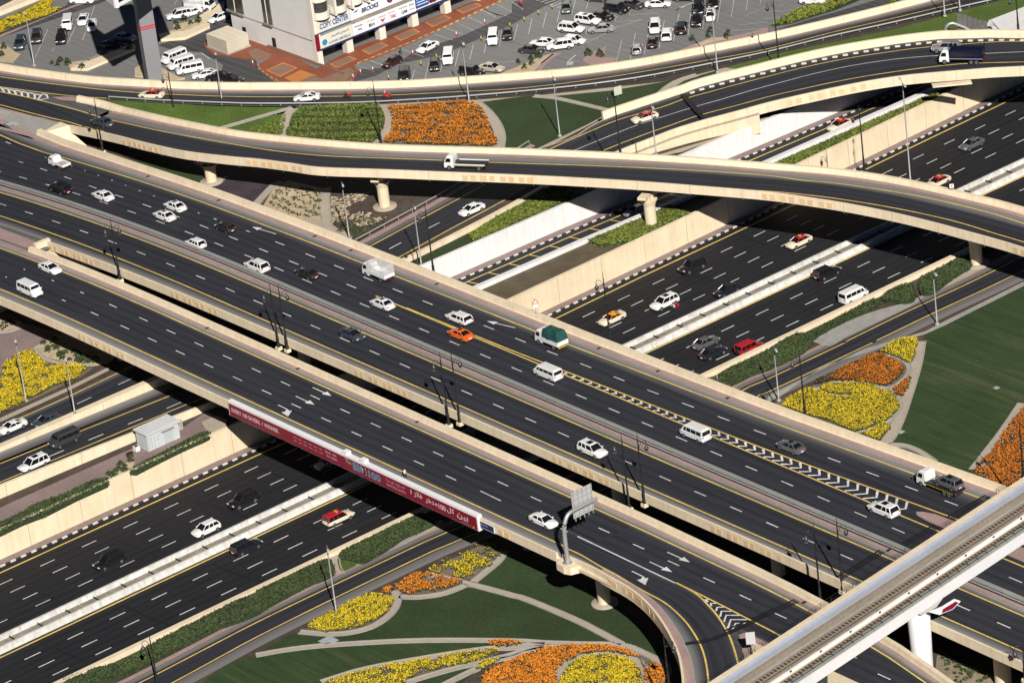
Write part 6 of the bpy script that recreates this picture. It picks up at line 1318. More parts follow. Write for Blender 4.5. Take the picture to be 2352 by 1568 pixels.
# ================================================================== LAMP POSTS
def silver(base, top, z, label, double=False, arm=(-.5, -.86), parent=None, reach=1.7, zp=None):
    b = up(T(*base), z); t = lp(*top, 0, b, Vector((R0_[0], R0_[1], 0))); h = max(6, t.z - b.z)
    r = empty('street_lamp', label, 'street lamp', tuple(b), group='tall silver street lamps')
    MB().lathe((0, 0, 0), [(.17, 0), (.17, .9), (.135, .95), (.085, h)], 8).build('pole', STEEL, r, smoothf=True); MB().lathe((0, 0, -.05), [(.38, 0), (.38, .18), (.3, .3)], 8).build('base', GREYC, r)
    a = Vector((arm[0], arm[1], 0)).normalized()
    for sg in ((1, -1) if double else (1,)):
        e = a * sg * reach; mb = MB(); mb.tube([(0, 0, h - .05), tuple(e * .6 + Vector((0, 0, h + .12))), tuple(e + Vector((0, 0, h + .15)))], .05, 6); mb.build('arm', STEEL, r)
        mb = MB(); mb.box(tuple(e * 1.15 + Vector((0, 0, h + .15))), (.9, .32, .14), math.atan2(a.y, a.x)); mb.build('lamp_head', mat('lamp_head_grey', (.5, .52, .54), .4, 0) if 'lamp_head_grey' not in MATS else MATS['lamp_head_grey'], r)
    return r
silver((0, 0, 315, 605), (0, 0, 222, 100), G, 'silver street lamp at the far left edge of the parking lot')
silver((0, 0, 2050, 990), (0, 0, 1965, 470), 4.9, 'silver street lamp beside the side road, left of the white saloon and two motorcycles')
silver((1, 0, 1960, 940), (1, 0, 1888, 378), 4.8, 'silver street lamp at the top corner of the orange flower bed')
silver((2, 0, 440, 1250), (2, 0, 378, 700), 4.7, 'silver street lamp in the dark lawn right of the orange flower bed')
silver((2, 0, 1890, 665), (2, 0, 1825, 85), 4.7, 'silver street lamp on a concrete pad between the side road and the ramp')
silver((2, 0, 1325, 1425), (2, 0, 1270, 960), 12.3, 'silver street lamp in front of the red-roofed taxi on the ramp')
silver((3, 1, 1310, 105), (3, 0, 1228, 765), 12.3, 'silver street lamp with two arms behind the flyover parapet at the upper right', True, reach=1.5)
silver((1, 1, 860, 630), (1, 1, 785, 105), G, 'silver street lamp beside the brown soil garden below the flyover')
silver((1, 1, 1520, 870), (1, 1, 1460, 308), G, 'silver street lamp beside the service road and white retaining wall')
silver((3, 1, 1555, 1410), (3, 1, 1508, 918), G, 'silver street lamp by the frontage road and the big lawn at the right')
silver((3, 2, 100, 540), (3, 2, 52, 42), G, 'silver street lamp at the left tip of the yellow flower bed by the frontage road')
silver((0, 2, 240, 545), (0, 1, 158, 1525), G, 'silver street lamp standing in the yellow flowers at the left')
silver((0, 2, 690, 665), (0, 2, 605, 125), 6.3, 'silver street lamp between the two service roads at the left')
silver((1, 3, 740, 925), (1, 3, 655, 305), G, 'silver street lamp at the tip of the oval yellow flower bed, bottom centre')
silver((3, 0, 1625, 150), (3, 0, 1605, -300), 4.9, 'silver street lamp by the side road at the top right, left of its neighbour'); silver((3, 0, 1765, 100), (3, 0, 1745, -300), 4.9, 'silver street lamp by the sheet-metal screen at the top right')
def ornate(base, top, z, label, lan=1, double=False, h=None):
    b = up(T(*base), z); t = lp(*top, 0, b, Vector((R0_[0], R0_[1], 0))); h = h or max(7, t.z - b.z)
    r = empty('ornate_lamp', label, 'street lamp', tuple(b), group='black ornate lantern posts')
    MB().lathe((0, 0, 0), [(.30, -.6), (.30, 0), (.26, .1), (.21, .5), (.24, 1.2), (.18, 1.35), (.15, 2.6), (.18, 2.7), (.135, 2.8), (.12, h * .55), (.15, h * .56), (.11, h * .57), (.09, h - 1.4), (.12, h - 1.35), (.07, h - 1.2), (.04, h)], 10).build('pole', DARKM, r, smoothf=True)
    MB().box((0, 0, -.7), (.8, .9, .55)).build('bracket', BEIGE, r)
    a = Vector((R0_[0], R0_[1], 0)) 
    for sg in ((lan, -lan) if double else (lan,)):
        P = [a * sg * q[0] + Vector((0, 0, h + q[1])) for q in ((0, -2.6), (.25, -1.9), (.6, -1.35), (1.0, -1.3), (1.25, -1.6), (1.2, -1.85))]
        mb = MB(); mb.tube(smooth(P, 3), .045, 6); mb.tube([tuple(a * sg * .05 + Vector((0, 0, h - 2.0))), tuple(a * sg * .5 + Vector((0, 0, h - 2.1))), tuple(a * sg * 1.05 + Vector((0, 0, h - 1.75)))], .03, 5); mb.build('scroll_arm', DARKM, r)
        c = a * sg * 1.2; MB().lathe((c.x, c.y, h - 3.0), [(.12, 0), (.2, .05), (.34, .5), (.36, .55), (.16, .85), (.06, 1.1), (.03, 1.2)], 10).build('lantern', mat('dark_bronze', (.035, .033, .035), .45, 0) if 'dark_bronze' not in MATS else MATS['dark_bronze'], r, smoothf=True)
        MB().lathe((c.x, c.y, h - 3.05), [(.1, 0), (.26, .06)], 10).build('lantern_glass', LGLASS, r)
    return r
ornate((0, 0, 1610, 1085), (0, 0, 1538, 620), 5.0, 'black lantern post on the left lawn between side road and flyover', -1)
ornate((0, 0, 940, 1365), (0, 0, 870, 905), 10.0, 'black lantern post between the main bridge and the flyover at the far left', -1)
ornate((0, 1, 1100, 975), (0, 1, 1012, 440), 12.8, 'black lantern post with two lanterns where the bridges part, at the left', -1, True)
ornate((1, 2, 285, 45), (1, 1, 200, 1045), 12.8, 'black lantern post on the bridge edge above the banner, right one of the left pair', 1)
ornate((1, 2, 205, 25), (1, 1, 130, 1035), 12.3, 'black lantern post on the bridge edge above the banner, left one of the left pair', -1)
ornate((1, 2, 1870, 715), (1, 2, 1800, 85), 12.8, 'black lantern post at the middle of the bridge gap, right one of its pair', 1)
ornate((1, 2, 1770, 735), (1, 2, 1693, 95), 12.0, 'black lantern post at the middle of the bridge gap, left one of its pair', -1)
ornate((2, 2, 1215, 1460), (2, 2, 1155, 845), 12.8, 'black lantern post beside the ribbed sign board, right one of its pair', 1)
ornate((2, 2, 1075, 1500), (2, 2, 1000, 845), 12.0, 'black lantern post beside the ribbed sign board, left one of its pair', -1)
ornate((3, 3, 685, 690), (3, 3, 628, 50), 12.8, 'black lantern post close to the metro viaduct, right one of its pair', 1)
ornate((3, 3, 480, 790), (3, 3, 405, 95), 12.0, 'black lantern post close to the metro viaduct, left one of its pair', -1)
ornate((1, 0, 1148, 1305), (1, 0, 1068, 740), 4.8, 'black lantern post between the clipped ground cover and the orange bed', -1)
ornate((2, 0, 995, 1400), (2, 0, 928, 790), 12.3, 'black lantern post at the lower left start of the ramp', -1)
ornate((3, 0, 100, 570), (3, 0, 45, -40), 6.5, 'black lantern post in the narrow lawn above the ramp, top right', -1)
ornate((3, 0, 2300, 285), (3, 0, 2275, -100), 12.5, 'black lantern post behind the ramp parapet at the right edge', -1)
ornate((3, 0, 885, 1565), (3, 0, 832, 970), 12.3, 'black lantern post in front of the beige retaining wall, upper right', -1)
ornate((1, 1, 1632, 935), (1, 1, 1550, 305), 12.6, 'black lantern post in front of the white retaining wall', -1)
ornate((2, 1, 905, 1580), (2, 1, 815, 935), 12.4, 'black lantern post beside the orange-roofed taxi on the highway', -1)
ornate((3, 2, 340, 670), (3, 2, 272, 70), 12.4, 'black lantern post in front of the large yellow flower bed', -1)
ornate((3, 2, 2345, 1230), (3, 2, 2312, 720), 12.4, 'black lantern post in front of the orange flowers at the right edge', -1)
ornate((2, 3, 1440, 1568), (2, 3, 1394, 1110), 12.0, 'black lantern post inside the exit curve at the bottom', 1)
ornate((0, 3, 1450, 1600), (0, 3, 1385, 1150), G, 'black lantern post in front of the long hedge at the bottom left', -1, h=9)
ornate((3, 3, 2365, 1500), (3, 3, 2345, 1200), 12.0, 'black lantern post at the lower right corner', -1, h=6)
# ================================================================== SMALL SIGNS AND THINGS
def postsign(name, label, pos, w_, h_, hp, face, z, cat='sign', back=False, rz=None):
    b = up(T(*pos), z); r = empty(name, label, cat, tuple(b)); rz = R(-15) if rz is None else rz; r.rotation_euler = (0, 0, rz)
    MB().tube([(0, 0, 0), (0, 0, hp)], .05, 6).build('post', STEEL, r); MB().box((0, -.08, hp - h_ / 2), (w_, .05, h_)).build('board', face, r); return r
postsign('direction_sign', 'white board with its back to us on the small lawn between side road and ramp', (2, 0, 975, 895), 1.7, 1.7, 2.2, mat('pale_green_sign', (.45, .50, .40), .6, 0), 4.7)
ts = empty('warning_sign', 'small triangular road works warning sign above the bridge parapet', 'sign', tuple(up(T(2, 1, 225, 1320), 13.9))); ts.rotation_euler = (0, 0, R(-20))
MB().tube([(0, 0, 0), (0, 0, 2.6)], .04, 6).build('post', STEEL, ts); MB().add([(-.55, -.06, 1.9), (.55, -.06, 1.9), (0, -.06, 2.85), (-.55, 0, 1.9), (.55, 0, 1.9), (0, 0, 2.85)], [(0, 1, 2), (5, 4, 3), (0, 3, 4, 1), (1, 4, 5, 2), (2, 5, 3, 0)]).build('red_triangle', REDL, ts)
MB().add([(-.36, -.07, 2.0), (.36, -.07, 2.0), (0, -.07, 2.62)], [(0, 1, 2)]).build('white_centre', SIGNW, ts); MB().box((0, -.06, 1.55), (.8, .04, .5)).build('plate', SIGNW, ts); MB().box((.02, -.085, 2.2), (.08, .01, .25)).build('symbol', BLKL, ts)
cs = empty('chevron_sign', 'white square sign with a red chevron behind the flyover parapet at the right', 'sign', tuple(up(T(3, 1, 1690, 185), 13.9))); MB().tube([(0, 0, 0), (0, 0, 1.2)], .04, 6).build('post', STEEL, cs); cs.rotation_euler = (0, 0, R(-36)); MB().box((0, -.05, .9), (.7, .05, .75)).build('board', SIGNW, cs); MB().add([(-.2, -.09, .9), (.08, -.09, .62), (.26, -.09, .62), (0, -.09, .9), (.26, -.09, 1.2), (.08, -.09, 1.2)], [(0, 1, 2, 3), (0, 3, 4, 5)]).build('chevron', REDL, cs)
es = empty('road_sign', 'white panel sign seen from behind on the paved nose of the exit', 'sign', tuple(up(T(2, 3, 2210, 1330), 13.1))); MB().tube([(0, 0, 0), (0, 0, 3.4)], .05, 6).build('post', STEEL, es); MB().box((-.1, -.1, 3.1), (1.3, .06, 1.9), R(-40)).build('board', mat('sign_back_white', (.5, .5, .5), .5, 0), es)
en = empty('bull_nose_wall', 'rounded beige parapet end on the paved nose of the exit', 'wall', tuple(up(T(2, 3, 2250, 1280), 13.1))); 
E8 = upl(L('23: 2215,1300 2205,1230 2240,1200 2351,1245 2500,1310 2500,1400'), 14.2); MB().prism([(p.x, p.y) for p in E8], 13.0, 14.2).build('wall_face', BEIGE, en); rebase(en)
sc_ = empty('sheet_metal_screen', 'row of grey upright cladding panels behind the ramp at the top right', 'screen', tuple(up(T(3, 0, 1750, 310), 6)))
A = [lp(3, 0, 1750, 310, 0, Vector(sc_.location), Vector((R0_[0], R0_[1], 0))), lp(3, 0, 1748, 105, 0, Vector(sc_.location), Vector((R0_[0], R0_[1], 0)))]
a0 = up(T(3, 0, 1750, 330), 6.5); a1 = up(T(3, 0, 2025, 330), 6.5); hh = A[1].z - A[0].z
for i in range(6):
    p = a0.lerp(a1, i / 6); q = a0.lerp(a1, (i + .93) / 6); mb = MB(); d = q - p; n = Vector((-d.y, d.x, 0)).normalized() * .2; hz = hh * (1 - .07 * i); vs = [p, q, q + n, p + n]; mb.add(vs + [v + Vector((0, 0, hz)) for v in vs], [(3, 2, 1, 0), (4, 5, 6, 7), (0, 1, 5, 4), (1, 2, 6, 5), (2, 3, 7, 6), (3, 0, 4, 7)]); mb.build('panel', mat('grey_cladding_%s' % 'sheet', (.13, .125, .12), .6, .1, 2) if 'grey_cladding_sheet' not in MATS else MATS['grey_cladding_sheet'], sc_)
rebase(sc_)
plate('light_paving', '30: 2025,190 2351,65 2700,-60 2700,320 2351,330 2030,330', 8.0, WHITEC, 0)
tr = empty('tube_arch', 'bent grey tube arch of a sign gantry behind the ramp parapet, top right', 'sign gantry', tuple(up(T(3, 0, 1635, 330), 7))); BZ = Vector(tr.location); DV = Vector((R0_[0], R0_[1], 0)); P = smooth([lp(3, 0, u, v, 0, BZ, DV) for u, v in ((1635, 360), (1632, 290), (1645, 240), (1680, 218), (1730, 225), (1930, 310))], 4); mb = MB(); mb.tube(P, .3, 10); mb.build('tube', STEEL, tr, smoothf=True); rebase(tr)
# cones and bollards in the parking lot
def small(kind, pts, label, cat, grp, build):
    pr = None
    for (c, r, u, v) in pts:
        p = up(T(c, r, u, v), G + .02)
        if pr is None: pr = build(tuple(p)); pr['label'] = label; pr['category'] = cat; pr['group'] = grp
        else:
            o = pr.copy(); COL.objects.link(o); o.location = p
            for ch in [x for x in COL.objects if x.parent is pr]: k = ch.copy(); COL.objects.link(k); k.parent = o
def mkdel(loc):
    r = empty('delineator_post', '', '', loc); MB().lathe((0, 0, 0), [(.22, 0), (.2, .08), (.1, .1), (.1, .45)], 8).build('base', REDL, r); MB().lathe((0, 0, .45), [(.1, 0), (.1, .35), (.06, .5)], 8).build('sleeve', SIGNW, r); MB().lathe((0, 0, .15), [(.16, 0), (.16, .15)], 8).build('red_band', TAILL, r); return r
small('d', [(1, 0, 1075, 658), (1, 0, 1442, 505), (1, 0, 1843, 335), (1, 0, 2103, 222), (1, 0, 962, 680), (1, 0, 895, 725), (0, 0, 2325, 598)], 'red and white plastic delineator post standing in the parking lot', 'delineator', 'red and white delineator posts', mkdel)
def mkbol(loc):
    r = empty('bollard', '', '', loc); MB().lathe((0, 0, 0), [(.12, 0), (.12, .4)], 8).build('black_base', DARKM, r); MB().lathe((0, 0, .4), [(.12, 0), (.12, .5), (.05, .6)], 8).build('yellow_top', YELF, r); return r
small('b', [(1, 0, 1220, 735), (1, 0, 1385, 655), (1, 0, 1517, 605), (1, 0, 1660, 540), (1, 0, 1915, 435), (1, 0, 2070, 375), (1, 0, 2335, 255), (2, 0, 113, 200), (2, 0, 245, 140), (2, 0, 370, 85)], 'short black and yellow bollard along the parking bays', 'bollard', 'yellow bollards in the parking lot', mkbol)
# gate sign / hatch covers in lawns
for (c, r, u, v, w_, lab) in ((1, 3, 665, 1178, 2.2, 'blue-grey hatch cover in the lawn below the oval yellow bed'), (3, 2, 1218, 828, 1.0, 'pale rectangular cover in the big lawn at the right'), (3, 2, 2098, 424, .8, 'small pale cover in the big lawn near the right edge'), (0, 0, 100, 1140, 2.2, 'grey hatch in the paved island at the far left')):
    z = G + .06 if r else 8.25; p = up(T(c, r, u, v), z); hc = empty('hatch_cover', lab, 'hatch cover', tuple(p)); MB().box((0, 0, 0), (w_, w_, .1)).build('frame', GREYC, hc); MB().box((0, 0, .06), (w_ * .8, w_ * .8, .04)).build('lid', BLUEC, hc)
# ================================================================== VEHICLES
def paint(n, c, metal=0.0, rough=.35): 
    m = mat(n, c, rough, 0, metal=metal, coat=.6); return m
PT = dict(white=paint('white_car_paint', (.72, .73, .74)), cream=paint('cream_taxi_paint', (.70, .64, .50)), black=paint('black_car_paint', (.010, .010, .012)), navy=paint('navy_car_paint', (.018, .022, .034), .3),
          grey=paint('grey_car_paint', (.17, .18, .19), .5), dgrey=paint('dark_grey_car_paint', (.06, .062, .066), .4), silver=paint('silver_car_paint', (.42, .43, .45), .5), blue=paint('blue_grey_car_paint', (.075, .095, .13), .5),
          red=paint('red_car_paint', (.42, .012, .02)), orange=paint('orange_car_paint', (.75, .13, .02)), maroon=paint('maroon_car_paint', (.045, .010, .012), .2), taxired=paint('taxi_roof_red', (.42, .015, .03)), taxiorg=paint('taxi_roof_orange', (.80, .27, .02)),
          brown=paint('olive_brown_car_paint', (.035, .033, .027), .3), olive=paint('olive_green_car_paint', (.10, .12, .085), .3), dblue=paint('dark_blue_truck_paint', (.004, .006, .022)), beige=paint('champagne_car_paint', (.50, .45, .36), .2))
def loft(st, name, m, parent, closed=True):
    """st: (x, half width, z low, z shoulder, z top) from rear to front"""
    mb = MB(); R_n = 11
    for x, w_, zl, zs, zt in st:
        zm = (zl + zs) / 2
        ring = [(-w_ * .86, zl), (-w_, zl + .12), (-w_ * 1.0, zm), (-w_ * .985, zs - .06), (-w_ * .90, zs + .0), (0, zt)]
        ring = ring + [(-y, z) for y, z in ring[:-1]][::-1]
        mb.v += [(x, y, z) for y, z in ring]
    for i in range(len(st) - 1):
        for k in range(R_n):
            k2 = (k + 1) % R_n; mb.f.append((i * R_n + k, (i + 1) * R_n + k, (i + 1) * R_n + k2, i * R_n + k2)[::-1]); mb.m.append(0)
    mb.f += [tuple(range(R_n)), tuple(range((len(st) - 1) * R_n, len(st) * R_n))[::-1]]; mb.m += [0, 0]
    bm = bmesh.new(); me = mb.mesh(name, m); bm.from_mesh(me); bmesh.ops.recalc_face_normals(bm, faces=bm.faces); bm.to_mesh(me); bm.free()
    me.polygons.foreach_set('use_smooth', [True] * len(me.polygons)); me.set_sharp_from_angle(angle=R(42))
    return link(bpy.data.objects.new(name, me), parent)
def frust(b, t, z0, z1, wb, wt, inset=0.0):
    """glasshouse: b = (rear x, front x) at the belt, t = the same at the roof"""
    return [(b[0], -wb, z0), (b[1], -wb, z0), (b[1], wb, z0), (b[0], wb, z0), (t[0], -wt, z1), (t[1], -wt, z1), (t[1], wt, z1), (t[0], wt, z1)]
FQ = [(3, 2, 1, 0), (4, 5, 6, 7), (0, 1, 5, 4), (1, 2, 6, 5), (2, 3, 7, 6), (3, 0, 4, 7)]
def wheels(root, xs_, w_, r_=.34, names='wheel'):
    for x in xs_:
        for s in (-1, 1):
            o = MB().tube([(0, -.12, 0), (0, .12, 0)], r_, 16).build('wheel', BLACKR, root); o.location = (x, s * (w_ - .08), r_)
            q = MB().tube([(0, .02 * s, 0), (0, .135 * s, 0)], r_ * .62, 12).build('rim', CHROME, o)
def lights(root, xf, xr, w_, zf, zr, sz=(.12, .36, .15)):
    for s in (-1, 1):
        MB().box((xf, s * (w_ - .2), zf), sz).build('headlight', HEADL, root); MB().box((xr, s * (w_ - .16), zr), (.1, .28, .16)).build('tail_light', TAILL, root)
def cabin(root, b, t, z0, z1, wb, wt, mats, sun=False, pill=(.5,), rails=False, rearglass=True, roofm=None, th=.07):
    MB().add(frust(b, t, z0, z1 - .02, wb, wt), FQ).build('windows', GLASS, root)
    # roof panel with rounded edge
    mb = MB(); rw = wt + .03; x0, x1 = t[0] - .03, t[1] + .03
    mb.add([(x0, -rw, z1 - .05), (x1, -rw, z1 - .05), (x1, rw, z1 - .05), (x0, rw, z1 - .05), (x0 + .12, -rw + .14, z1 + th), (x1 - .16, -rw + .14, z1 + th - .01), (x1 - .16, rw - .14, z1 + th - .01), (x0 + .12, rw - .14, z1 + th)], FQ)
    mb.build('roof', mats, root)
    def bar(p, q, r=.05): MB().tube([p, q], r, 5).build('pillar', mats, root)
    for s in (-1, 1):
        bar((b[0] + .03, s * (wb + .005), z0), (t[0] + .02, s * (wt + .005), z1), .075); bar((b[1] - .03, s * (wb + .005), z0), (t[1] - .02, s * (wt + .005), z1), .045)
        for f in pill: bar((b[0] + (b[1] - b[0]) * f, s * (wb + .0), z0), (t[0] + (t[1] - t[0]) * f, s * (wt + .0), z1), .045)
    if sun: MB().box(((t[0] + t[1]) / 2 + .25 * (t[1] - t[0]) * .6, 0, z1 + th + .0), ((t[1] - t[0]) * .36, wt * 1.25, .02)).build('sunroof', GLASS, root)
    if rails:
        mb = MB(); [mb.tube([(t[0] + .2, s * (wt - .05), z1 + th + .03), (t[1] - .3, s * (wt - .05), z1 + th + .03)], .03, 5) for s in (-1, 1)]; mb.build('roof_rails', CHROME, root)
def mirrors(root, x, w_, z, m):
    for s in (-1, 1): MB().box((x, s * (w_ + .1), z), (.14, .2, .14)).build('mirror', m, root)
def plate_(root, xf, xr, z=.5):
    MB().box((xr, 0, z + .08), (.03, .5, .13)).build('number_plate', SIGNW, root); MB().box((xf, 0, z - .05), (.03, .9, .16)).build('grille', DKPL, root)
def shadowline(root, x0, x1, w_): MB().box(((x0 + x1) / 2, 0, .24), (x1 - x0, w_ * 1.7, .12)).build('underbody', DKPL, root)
def car(kind, col, roof=None, sun=False, rails=False):
    p = PT[col]; rf = PT[roof] if roof else p; r = empty({'suv': 'estate_car', 'mpv': 'people_carrier', 'wagon': 'estate_car', 'offroader': 'off_roader', 'jeep': 'off_roader'}.get(kind, kind), '', '', (0, 0, -500))
    if kind in ('sedan', 'coupe', 'taxi'):
        lo = -.04 if kind == 'coupe' else 0
        loft([(-2.33, .62, .42, .74, .78), (-2.25, .80, .30, .92, .98), (-1.95, .88, .25, .97, 1.04), (-1.3, .90, .22, .97, 1.02), (0, .91, .22, .95, .97), (1.0, .905, .22, .92, .97), (1.75, .88, .23, .84, .90), (2.15, .80, .26, .72, .79), (2.32, .62, .34, .58, .62)], 'body', p, r)
        cabin(r, (-1.75, 1.12), (-1.02 if kind != 'coupe' else -.75, .32), .93, 1.40 + lo, .80, .60, rf, sun, (.48,)); wheels(r, (-1.38, 1.40), .88); lights(r, 2.18, -2.27, .80, .64, .82); mirrors(r, .85, .86, .98, p); plate_(r, 2.30, -2.35); shadowline(r, -2, 2, .85)
        if kind == 'coupe': MB().box((-2.1, 0, 1.07), (.18, 1.4, .05)).build('spoiler', p, r)
        if roof: MB().box((-.3, 0, 1.53), (.18, .62, .14)).build('roof_sign', YELF, r)
    elif kind == 'hatchback':
        loft([(-1.98, .70, .42, .82, .88), (-1.9, .82, .30, .95, 1.0), (-1.2, .85, .22, .97, 1.0), (0, .86, .22, .96, .98), (1.0, .855, .22, .92, .98), (1.6, .82, .24, .82, .88), (1.95, .72, .28, .68, .74), (2.05, .55, .36, .56, .60)], 'body', p, r)
        cabin(r, (-1.85, 1.05), (-1.5, .35), .94, 1.46, .76, .60, rf, sun, (.36, .64)); wheels(r, (-1.25, 1.25), .83, .31); lights(r, 1.93, -1.95, .74, .66, .92); mirrors(r, .8, .82, .98, p); plate_(r, 2.03, -2.0); shadowline(r, -1.7, 1.7, .8)
    elif kind in ('suv', 'wagon', 'mpv'):
        k = 1.0 if kind == 'suv' else .86; H = 1.74 if kind == 'suv' else (1.50 if kind == 'wagon' else 1.66)
        loft([(-2.42, .80, .48, .92 * k, .98 * k), (-2.35, .92, .38, 1.08 * k, 1.12 * k), (-1.6, .96, .32, 1.12 * k, 1.14 * k), (0, .965, .32, 1.10 * k, 1.12 * k), (1.05, .96, .32, 1.08 * k, 1.13 * k), (1.9, .93, .34, 1.00 * k, 1.07 * k), (2.3, .85, .38, .86 * k, .95 * k), (2.43, .68, .46, .68 * k, .72 * k)], 'body', p, r)
        cabin(r, (-2.30, 1.15), (-2.0 if kind != 'mpv' else -2.05, .42), 1.07 * k, H, .86, .70, rf, sun, (.27, .55), rails); wheels(r, (-1.45, 1.45), .93, .38 if kind == 'suv' else .33); lights(r, 2.3, -2.38, .86, .84 * k, 1.0 * k); mirrors(r, .95, .93, 1.15 * k, p); plate_(r, 2.41, -2.45, .55); shadowline(r, -2.1, 2.1, .9)
        if roof: MB().box((-.3, 0, H + .14), (.18, .62, .14)).build('roof_sign', YELF, r)
    elif kind in ('jeep', 'offroader'):
        loft([(-2.2, .84, .55, 1.0, 1.05), (-2.15, .90, .5, 1.15, 1.18), (0, .92, .48, 1.15, 1.17), (.95, .92, .48, 1.14, 1.17), (1.0, .80, .48, 1.10, 1.16), (2.05, .78, .5, 1.06, 1.12), (2.15, .74, .55, 1.0, 1.05)], 'body', p, r)
        cabin(r, (-2.12, 1.0), (-2.05, .72), 1.12, 1.80, .86, .78, rf, False, (.3, .62)); wheels(r, (-1.35, 1.4), .97, .42); lights(r, 2.12, -2.18, .76, .9, 1.0)
        mb = MB(); [mb.box((x, s * .93, .92), (1.0, .28, .06)) for x in (-1.35, 1.4) for s in (-1, 1)]; mb.build('fenders', DKPL, r); MB().tube([(-2.24, 0, 1.0), (-2.42, 0, 1.0)], .37, 14).build('spare_wheel', BLACKR, r); MB().box((2.28, 0, .6), (.16, 1.6, .18)).build('bumper', DKPL, r); mirrors(r, .85, .9, 1.25, DKPL)
    elif kind in ('minibus', 'van'):
        h = 1.98 if kind == 'minibus' else 1.86
        loft([(-2.45, .84, .42, 1.08, 1.10), (-2.42, .90, .32, 1.16, 1.18), (0, .93, .3, 1.16, 1.18), (1.55, .92, .3, 1.14, 1.18), (2.1, .90, .32, 1.02, 1.08), (2.42, .82, .36, .82, .90), (2.5, .70, .44, .66, .70)], 'body', p, r)
        mb = MB(); mb.add(frust((-2.42, 1.95), (-2.32, 1.35), 1.12, h, .885, .78), FQ); mb.build('upper_body', p, r)
        mb = MB()
        for s in (-1, 1):
            for a, b_ in ((-2.15, -1.2), (-1.12, -.1), (-.02, .82)): 
                def sp(x, z): t = (z - 1.12) / (h - 1.12); return (x, s * (.895 - .105 * t), z)
                q = [sp(a, 1.22), sp(b_, 1.22), sp(b_, h - .22), sp(a, h - .22)]; mb.add(q if s < 0 else q[::-1], [(0, 1, 2, 3)])
            q = [sp(.92, 1.22), sp(1.62, 1.22), sp(1.22, h - .2), sp(.92, h - .2)]; mb.add(q if s < 0 else q[::-1], [(0, 1, 2, 3)])
        mb.add([(1.88, -.80, 1.20), (1.88, .80, 1.20), (1.44, .72, h - .1), (1.44, -.72, h - .1)], [(0, 1, 2, 3)]); mb.add([(-2.425, .76, 1.2), (-2.425, -.76, 1.2), (-2.35, -.70, h - .18), (-2.35, .70, h - .18)], [(0, 1, 2, 3)])
        mb.build('windows', GLASS, r); MB().box((-.45, 0, h + .03), (3.6, 1.5, .07), taper=.9).build('roof', rf, r); wheels(r, (-1.45, 1.45), .90, .33); lights(r, 2.38, -2.44, .84, .78, 1.0, (.14, .3, .2)); mirrors(r, 1.7, .92, 1.25, p); plate_(r, 2.49, -2.46, .5); shadowline(r, -2.1, 2.1, .85)
    elif kind == 'pickup':
        loft([(-2.5, .84, .5, .9, .7), (-2.45, .90, .42, 1.05, .75), (-.75, .92, .40, 1.05, .75), (-.7, .92, .40, 1.05, 1.07), (.9, .92, .4, 1.04, 1.08), (1.8, .90, .42, .98, 1.03), (2.35, .84, .45, .84, .9), (2.5, .7, .5, .66, .7)], 'body', p, r)
        cabin(r, (-.78, 1.1), (-.6, .5), 1.03, 1.68, .82, .68, rf, False, (.5,)); wheels(r, (-1.5, 1.5), .90, .38); lights(r, 2.34, -2.47, .84, .8, .9); mirrors(r, .95, .9, 1.15, p); MB().box((-1.6, 0, .98), (1.6, 1.5, .05)).build('load_bed', DKPL, r); plate_(r, 2.49, -2.52, .55)
    return r
